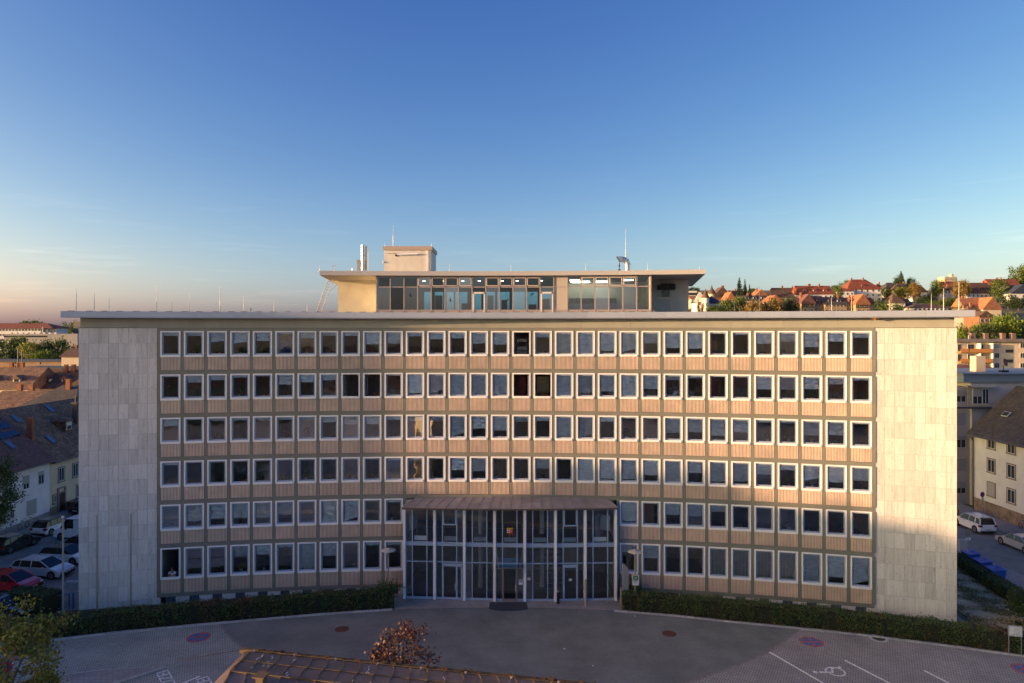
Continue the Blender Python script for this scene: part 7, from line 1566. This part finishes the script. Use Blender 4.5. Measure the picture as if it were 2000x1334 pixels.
# utility box by the right street, bicycles
p = gr(1877, 1080); tag(MB().box(-.35,.35,-.15,.15,0,1.25).box(-.38,.38,-.18,.18,1.25,1.3).build('utility_box', mat('pale_grey_box', (.42,.43,.43), .6), None, (p.x+.15, p.y, 0)), 'pale grey utility box beside the back of the round sign', 'utility box')
def bike(x, y, rz, lab, m):
    t = thing('bicycle', lab, 'bicycle', (x, y, 0.02), rz, 'bicycles leaning at the house walls')
    for s in (-.52, .52):
        w = MB(); 
        for i in range(14): a0 = i*math.pi/7; w.bar((s+.33*math.cos(a0),0,.34+.33*math.sin(a0)),(s+.33*math.cos(a0+.45),0,.34+.33*math.sin(a0+.45)),.03)
        w.bar((s-.3,0,.34),(s+.3,0,.34),.01).bar((s,0,.04),(s,0,.64),.01); w.build('wheel', M_tyre, t)
    MB().tube((-.52,0,.34),(-.15,0,.85),.02,5).tube((-.15,0,.85),(.40,0,.82),.02,5).tube((0,0,.32),(-.18,0,.92),.02,5).tube((0,0,.32),(.40,0,.80),.02,5).tube((.40,0,.82),(.52,0,.34),.02,5).tube((.40,0,.8),(.38,0,1.02),.02,5).build('frame', m, t)
    MB().box(-.32,-.06,-.07,.07,.92,.97).build('saddle', M_trim, t); MB().bar((.36,-.28,1.03),(.36,.28,1.03),.03).build('handlebar', M_galv, t)
bike(54.9, 73.2, 1.5, 'bicycle at the plinth of the pale street house', M_galv); bike(54.7, 71.8, 1.4, 'second bicycle beside the silver saloon', V_D)
bike(-52.8, 75.0, 1.5, 'bicycle at the foot of the white house behind the street tree', M_galv); bike(-52.7, 73.6, 1.6, 'second bicycle at the foot of the white house', V_S); bike(-52.8, 84.6, 1.2, 'bicycle beside the bins before the pale yellow house', M_galv)
for i, (x, y, m, lab) in enumerate(((-52.7, 81.6, mat('orange_bin', (.30,.10,.05), .6), 'small orange bin before the pale yellow house'), (-52.6, 82.3, mat('teal_bin', (.04,.15,.22), .6), 'small teal bin before the pale yellow house'), (-52.7, 83.1, M_trim, 'small black bin before the pale yellow house'))):
    t = thing('wheelie_bin', lab, 'wheelie bin', (x, y, .02)); MB().add([(-.22,-.25,.05),(.22,-.25,.05),(.22,.25,.05),(-.22,.25,.05),(-.28,-.3,.95),(.28,-.3,.95),(.28,.3,.95),(-.28,.3,.95)],[(3,2,1,0),(0,1,5,4),(1,2,6,5),(2,3,7,6),(3,0,4,7)]).build('bin_body', M_trim, t); MB().box(-.3,.3,-.33,.33,.95,1.02).build('bin_lid', m, t)
# stack of slabs by the left stone wall
p = gr(146, 1145); t = thing('slab_stack', 'low stack of grey slabs beside the left stone wall', 'stone slabs', (p.x, p.y, .01))
for i in range(4): MB().box(-.9+.15*(i % 2), .8, -.4+.1*i, .35, .10*i, .10*i+.08).build('slab', M_kerb, t)
# white litter on the forecourt
for i, (px, py) in enumerate(((1240, 1204), (1102, 1268), (1158, 1301))):
    p = gr(px, py); tag(MB().box(-.05,.05,-.04,.04,0,.03).build('litter', M_wht, None, (p.x, p.y, .02)), ['white scrap of litter by the right hedge end','white scrap of litter on the middle of the dark paving','white scrap of litter low on the dark paving'][i], 'litter')
# ---------------------------------------------------------------- foreground roof
M_fg = mat('aged_copper_roof', (.20,.135,.115), .45, metal=.45, nscale=1.2, namt=.3, rand=.12, bump=.15); M_moss = mat('mossy_ochre_seam', (.13,.088,.045), .8, nscale=6, namt=.4)
fg = thing('foreground_roof', 'aged folded copper roof in the foreground with gutter and lightning wire', 'roof', (0, 0, 0))
E0 = Vector((-9.35, 24.3, 10.0)); E1 = Vector((3.6, 21.7, 10.0)); ed = (E1-E0).normalized(); inn = Vector((ed.y, -ed.x, 0)).normalized()
if inn.y > 0: inn = -inn
nS = 22; wS = (E1-E0).length/nS
def fp(u, v):
    """u along the eave, v up the low slope towards the viewer"""
    return E0+ed*(u+.33*v)+inn*v+Vector((0, 0, .17*min(v, 2.2)+.06*max(0, v-2.2)))
nS = 22
for i in range(nS):
    for (v0, v1) in ((.05, 1.02), (1.05, 2.1), (2.13, 3.6), (3.63, 5.2)):
        def cu(v): return .07*math.sin(v*2.6)
        m_ = (v0+v1)/2; L_ = [fp(i*wS+.015+cu(v), v) for v in (v0, m_, v1)]; R_2 = [fp((i+1)*wS-.015+cu(v), v) for v in (v0, m_, v1)]; top = [L_[0], R_2[0], R_2[1], R_2[2], L_[2], L_[1]]
        vs = top+[p-Vector((0,0,.04)) for p in top]; MB().add(vs, [(0,1,2,5),(5,2,3,4),(0,5,4,10,11,6),(1,7,8,9,3,2),(0,6,7,1),(4,3,9,10)]).build('roof_sheet', M_fg, fg)
    sm = MB(); vv = [.05, .4, .75, 1.05, 1.4, 1.75, 2.1, 2.8, 3.6]
    for q0, q1 in zip(vv[:-1], vv[1:]): sm.bar(fp(i*wS+.07*math.sin(q0*2.6), q0)+Vector((0,0,.015)), fp(i*wS+.07*math.sin(q1*2.6), q1)+Vector((0,0,.015)), .022, .03)
    sm.build('seam', M_moss, fg)
lft = -ed
for v0, v1 in ((.05,.7),(.72,1.4),(1.43,2.3),(2.33,3.5)):
    q = [fp(-.03, v0), fp(-.03, v1), fp(-.03, v1)+lft*(.12+.14*v1)-Vector((0,0,.10*v1)), fp(-.03, v0)+lft*(.12+.14*v0)-Vector((0,0,.10*v0))]
    MB().add(q+[p-Vector((0,0,.04)) for p in q], [(3,2,1,0),(4,5,6,7),(0,1,5,4),(1,2,6,5),(2,3,7,6),(3,0,4,7)]).build('roof_sheet', M_fg, fg)
MB().bar(fp(0,.05), fp(0,2.1), .04, .05).bar(fp(0,2.1), fp(0,3.6), .04, .05).build('hip_seam', M_moss, fg)
MB().bar(fp(0,1.05)+Vector((0,0,.02)), fp(nS*wS,1.05)+Vector((0,0,.02)), .03, .02).bar(fp(0,2.1)+Vector((0,0,.02)), fp(nS*wS,2.1)+Vector((0,0,.02)), .04, .04).build('cross_seam', M_moss, fg)
g = MB(); g.bar(E0+lft*.4-inn*.10+Vector((0,0,-.05)), E1-inn*.10+Vector((0,0,-.05)), .17, .14); g.build('gutter', mat('mossy_gutter', (.10,.06,.025), .9, nscale=3, namt=.6, bump=.5), fg)
g = MB(); g.tube(E0+lft*.3+inn*.12+Vector((0,0,.10)), E1+inn*.12+Vector((0,0,.06)), .005, 5).tube(fp(.1,.1)+Vector((0,0,.15)), fp(-1.1,1.6)+Vector((-1.0,0,.1)), .012, 5); g.build('lightning_wire', mat('dull_wire', (.12,.10,.08), .6), fg)
for i in range(9): q = E0+ed*(.25+1.55*i)+inn*.10; MB().box(-.03,.03,-.05,.05,0,.08).build('wire_clip', mat('pale_clip', (.30,.27,.25), .6), fg, tuple(q+Vector((0,0,.02))), .2)
b = MB(); r6 = random.Random(8)
for i in range(26): u_ = r6.choice((.6, 1.0, 1.9, 4.6, 7.2, 9.5))+r6.uniform(-.1,.1); v_ = r6.uniform(.2,1.9); q = fp(u_, v_)+Vector((0,0,.012)); q2 = fp(u_-.02, v_+r6.uniform(.05,.18))+Vector((0,0,.013)); b.bar(q, q2, .03, .006)
b.build('bird_droppings', M_wht, fg)
b = MB()
for i in range(60): u_ = r6.uniform(0, 13); q = E0+ed*u_-inn*r6.uniform(.02,.16)+Vector((0,0,.02)); b.box(q.x-.04,q.x+.04,q.y-.03,q.y+.03,q.z,q.z+r6.uniform(.02,.07))
o = b.build('gutter_leaves', mat('dead_leaves', (.10,.05,.02), .9), fg); o['kind'] = 'stuff'
M_hat = mat('ochre_hatch', (.12,.08,.04), .7)
MB().box(-.12,.12,-.12,.12,0,.22).box(-.20,.20,-.20,.20,.22,.26).build('vent_stub', M_hat, fg, tuple(fp(1.2, 2.6)), math.atan2(ed.y, ed.x))
wl_ = MB(); pA = E0+inn*.25; pB = E1+inn*.25; wl_.add([(pA.x,pA.y,0),(pB.x,pB.y,0),(pB.x,pB.y,9.9),(pA.x,pA.y,9.9)], [(0,1,2,3)]); pD = pA+inn*12; pC = pB+inn*12; wl_.add([(pA.x,pA.y,0),(pA.x,pA.y,9.9),(pD.x,pD.y,9.9),(pD.x,pD.y,0)], [(0,1,2,3)]); wl_.add([(pC.x,pC.y,0),(pC.x,pC.y,10.2),(pD.x,pD.y,10.2),(pD.x,pD.y,0)], [(0,1,2,3)]); wl_.add([(pB.x,pB.y,0),(pB.x,pB.y,9.9),(pC.x,pC.y,9.9),(pC.x,pC.y,0)], [(0,1,2,3)])
a_, b_, c_, d_ = fp(0,5.2), fp(nS*wS,5.2), fp(nS*wS,12), fp(0,12); wl_.add([a_-Vector((0,0,.05)), b_-Vector((0,0,.05)), Vector((c_.x,c_.y,10.8)), Vector((d_.x,d_.y,10.8))], [(0,1,2,3)])
wl_.build('wall', W_CREAM, fg)
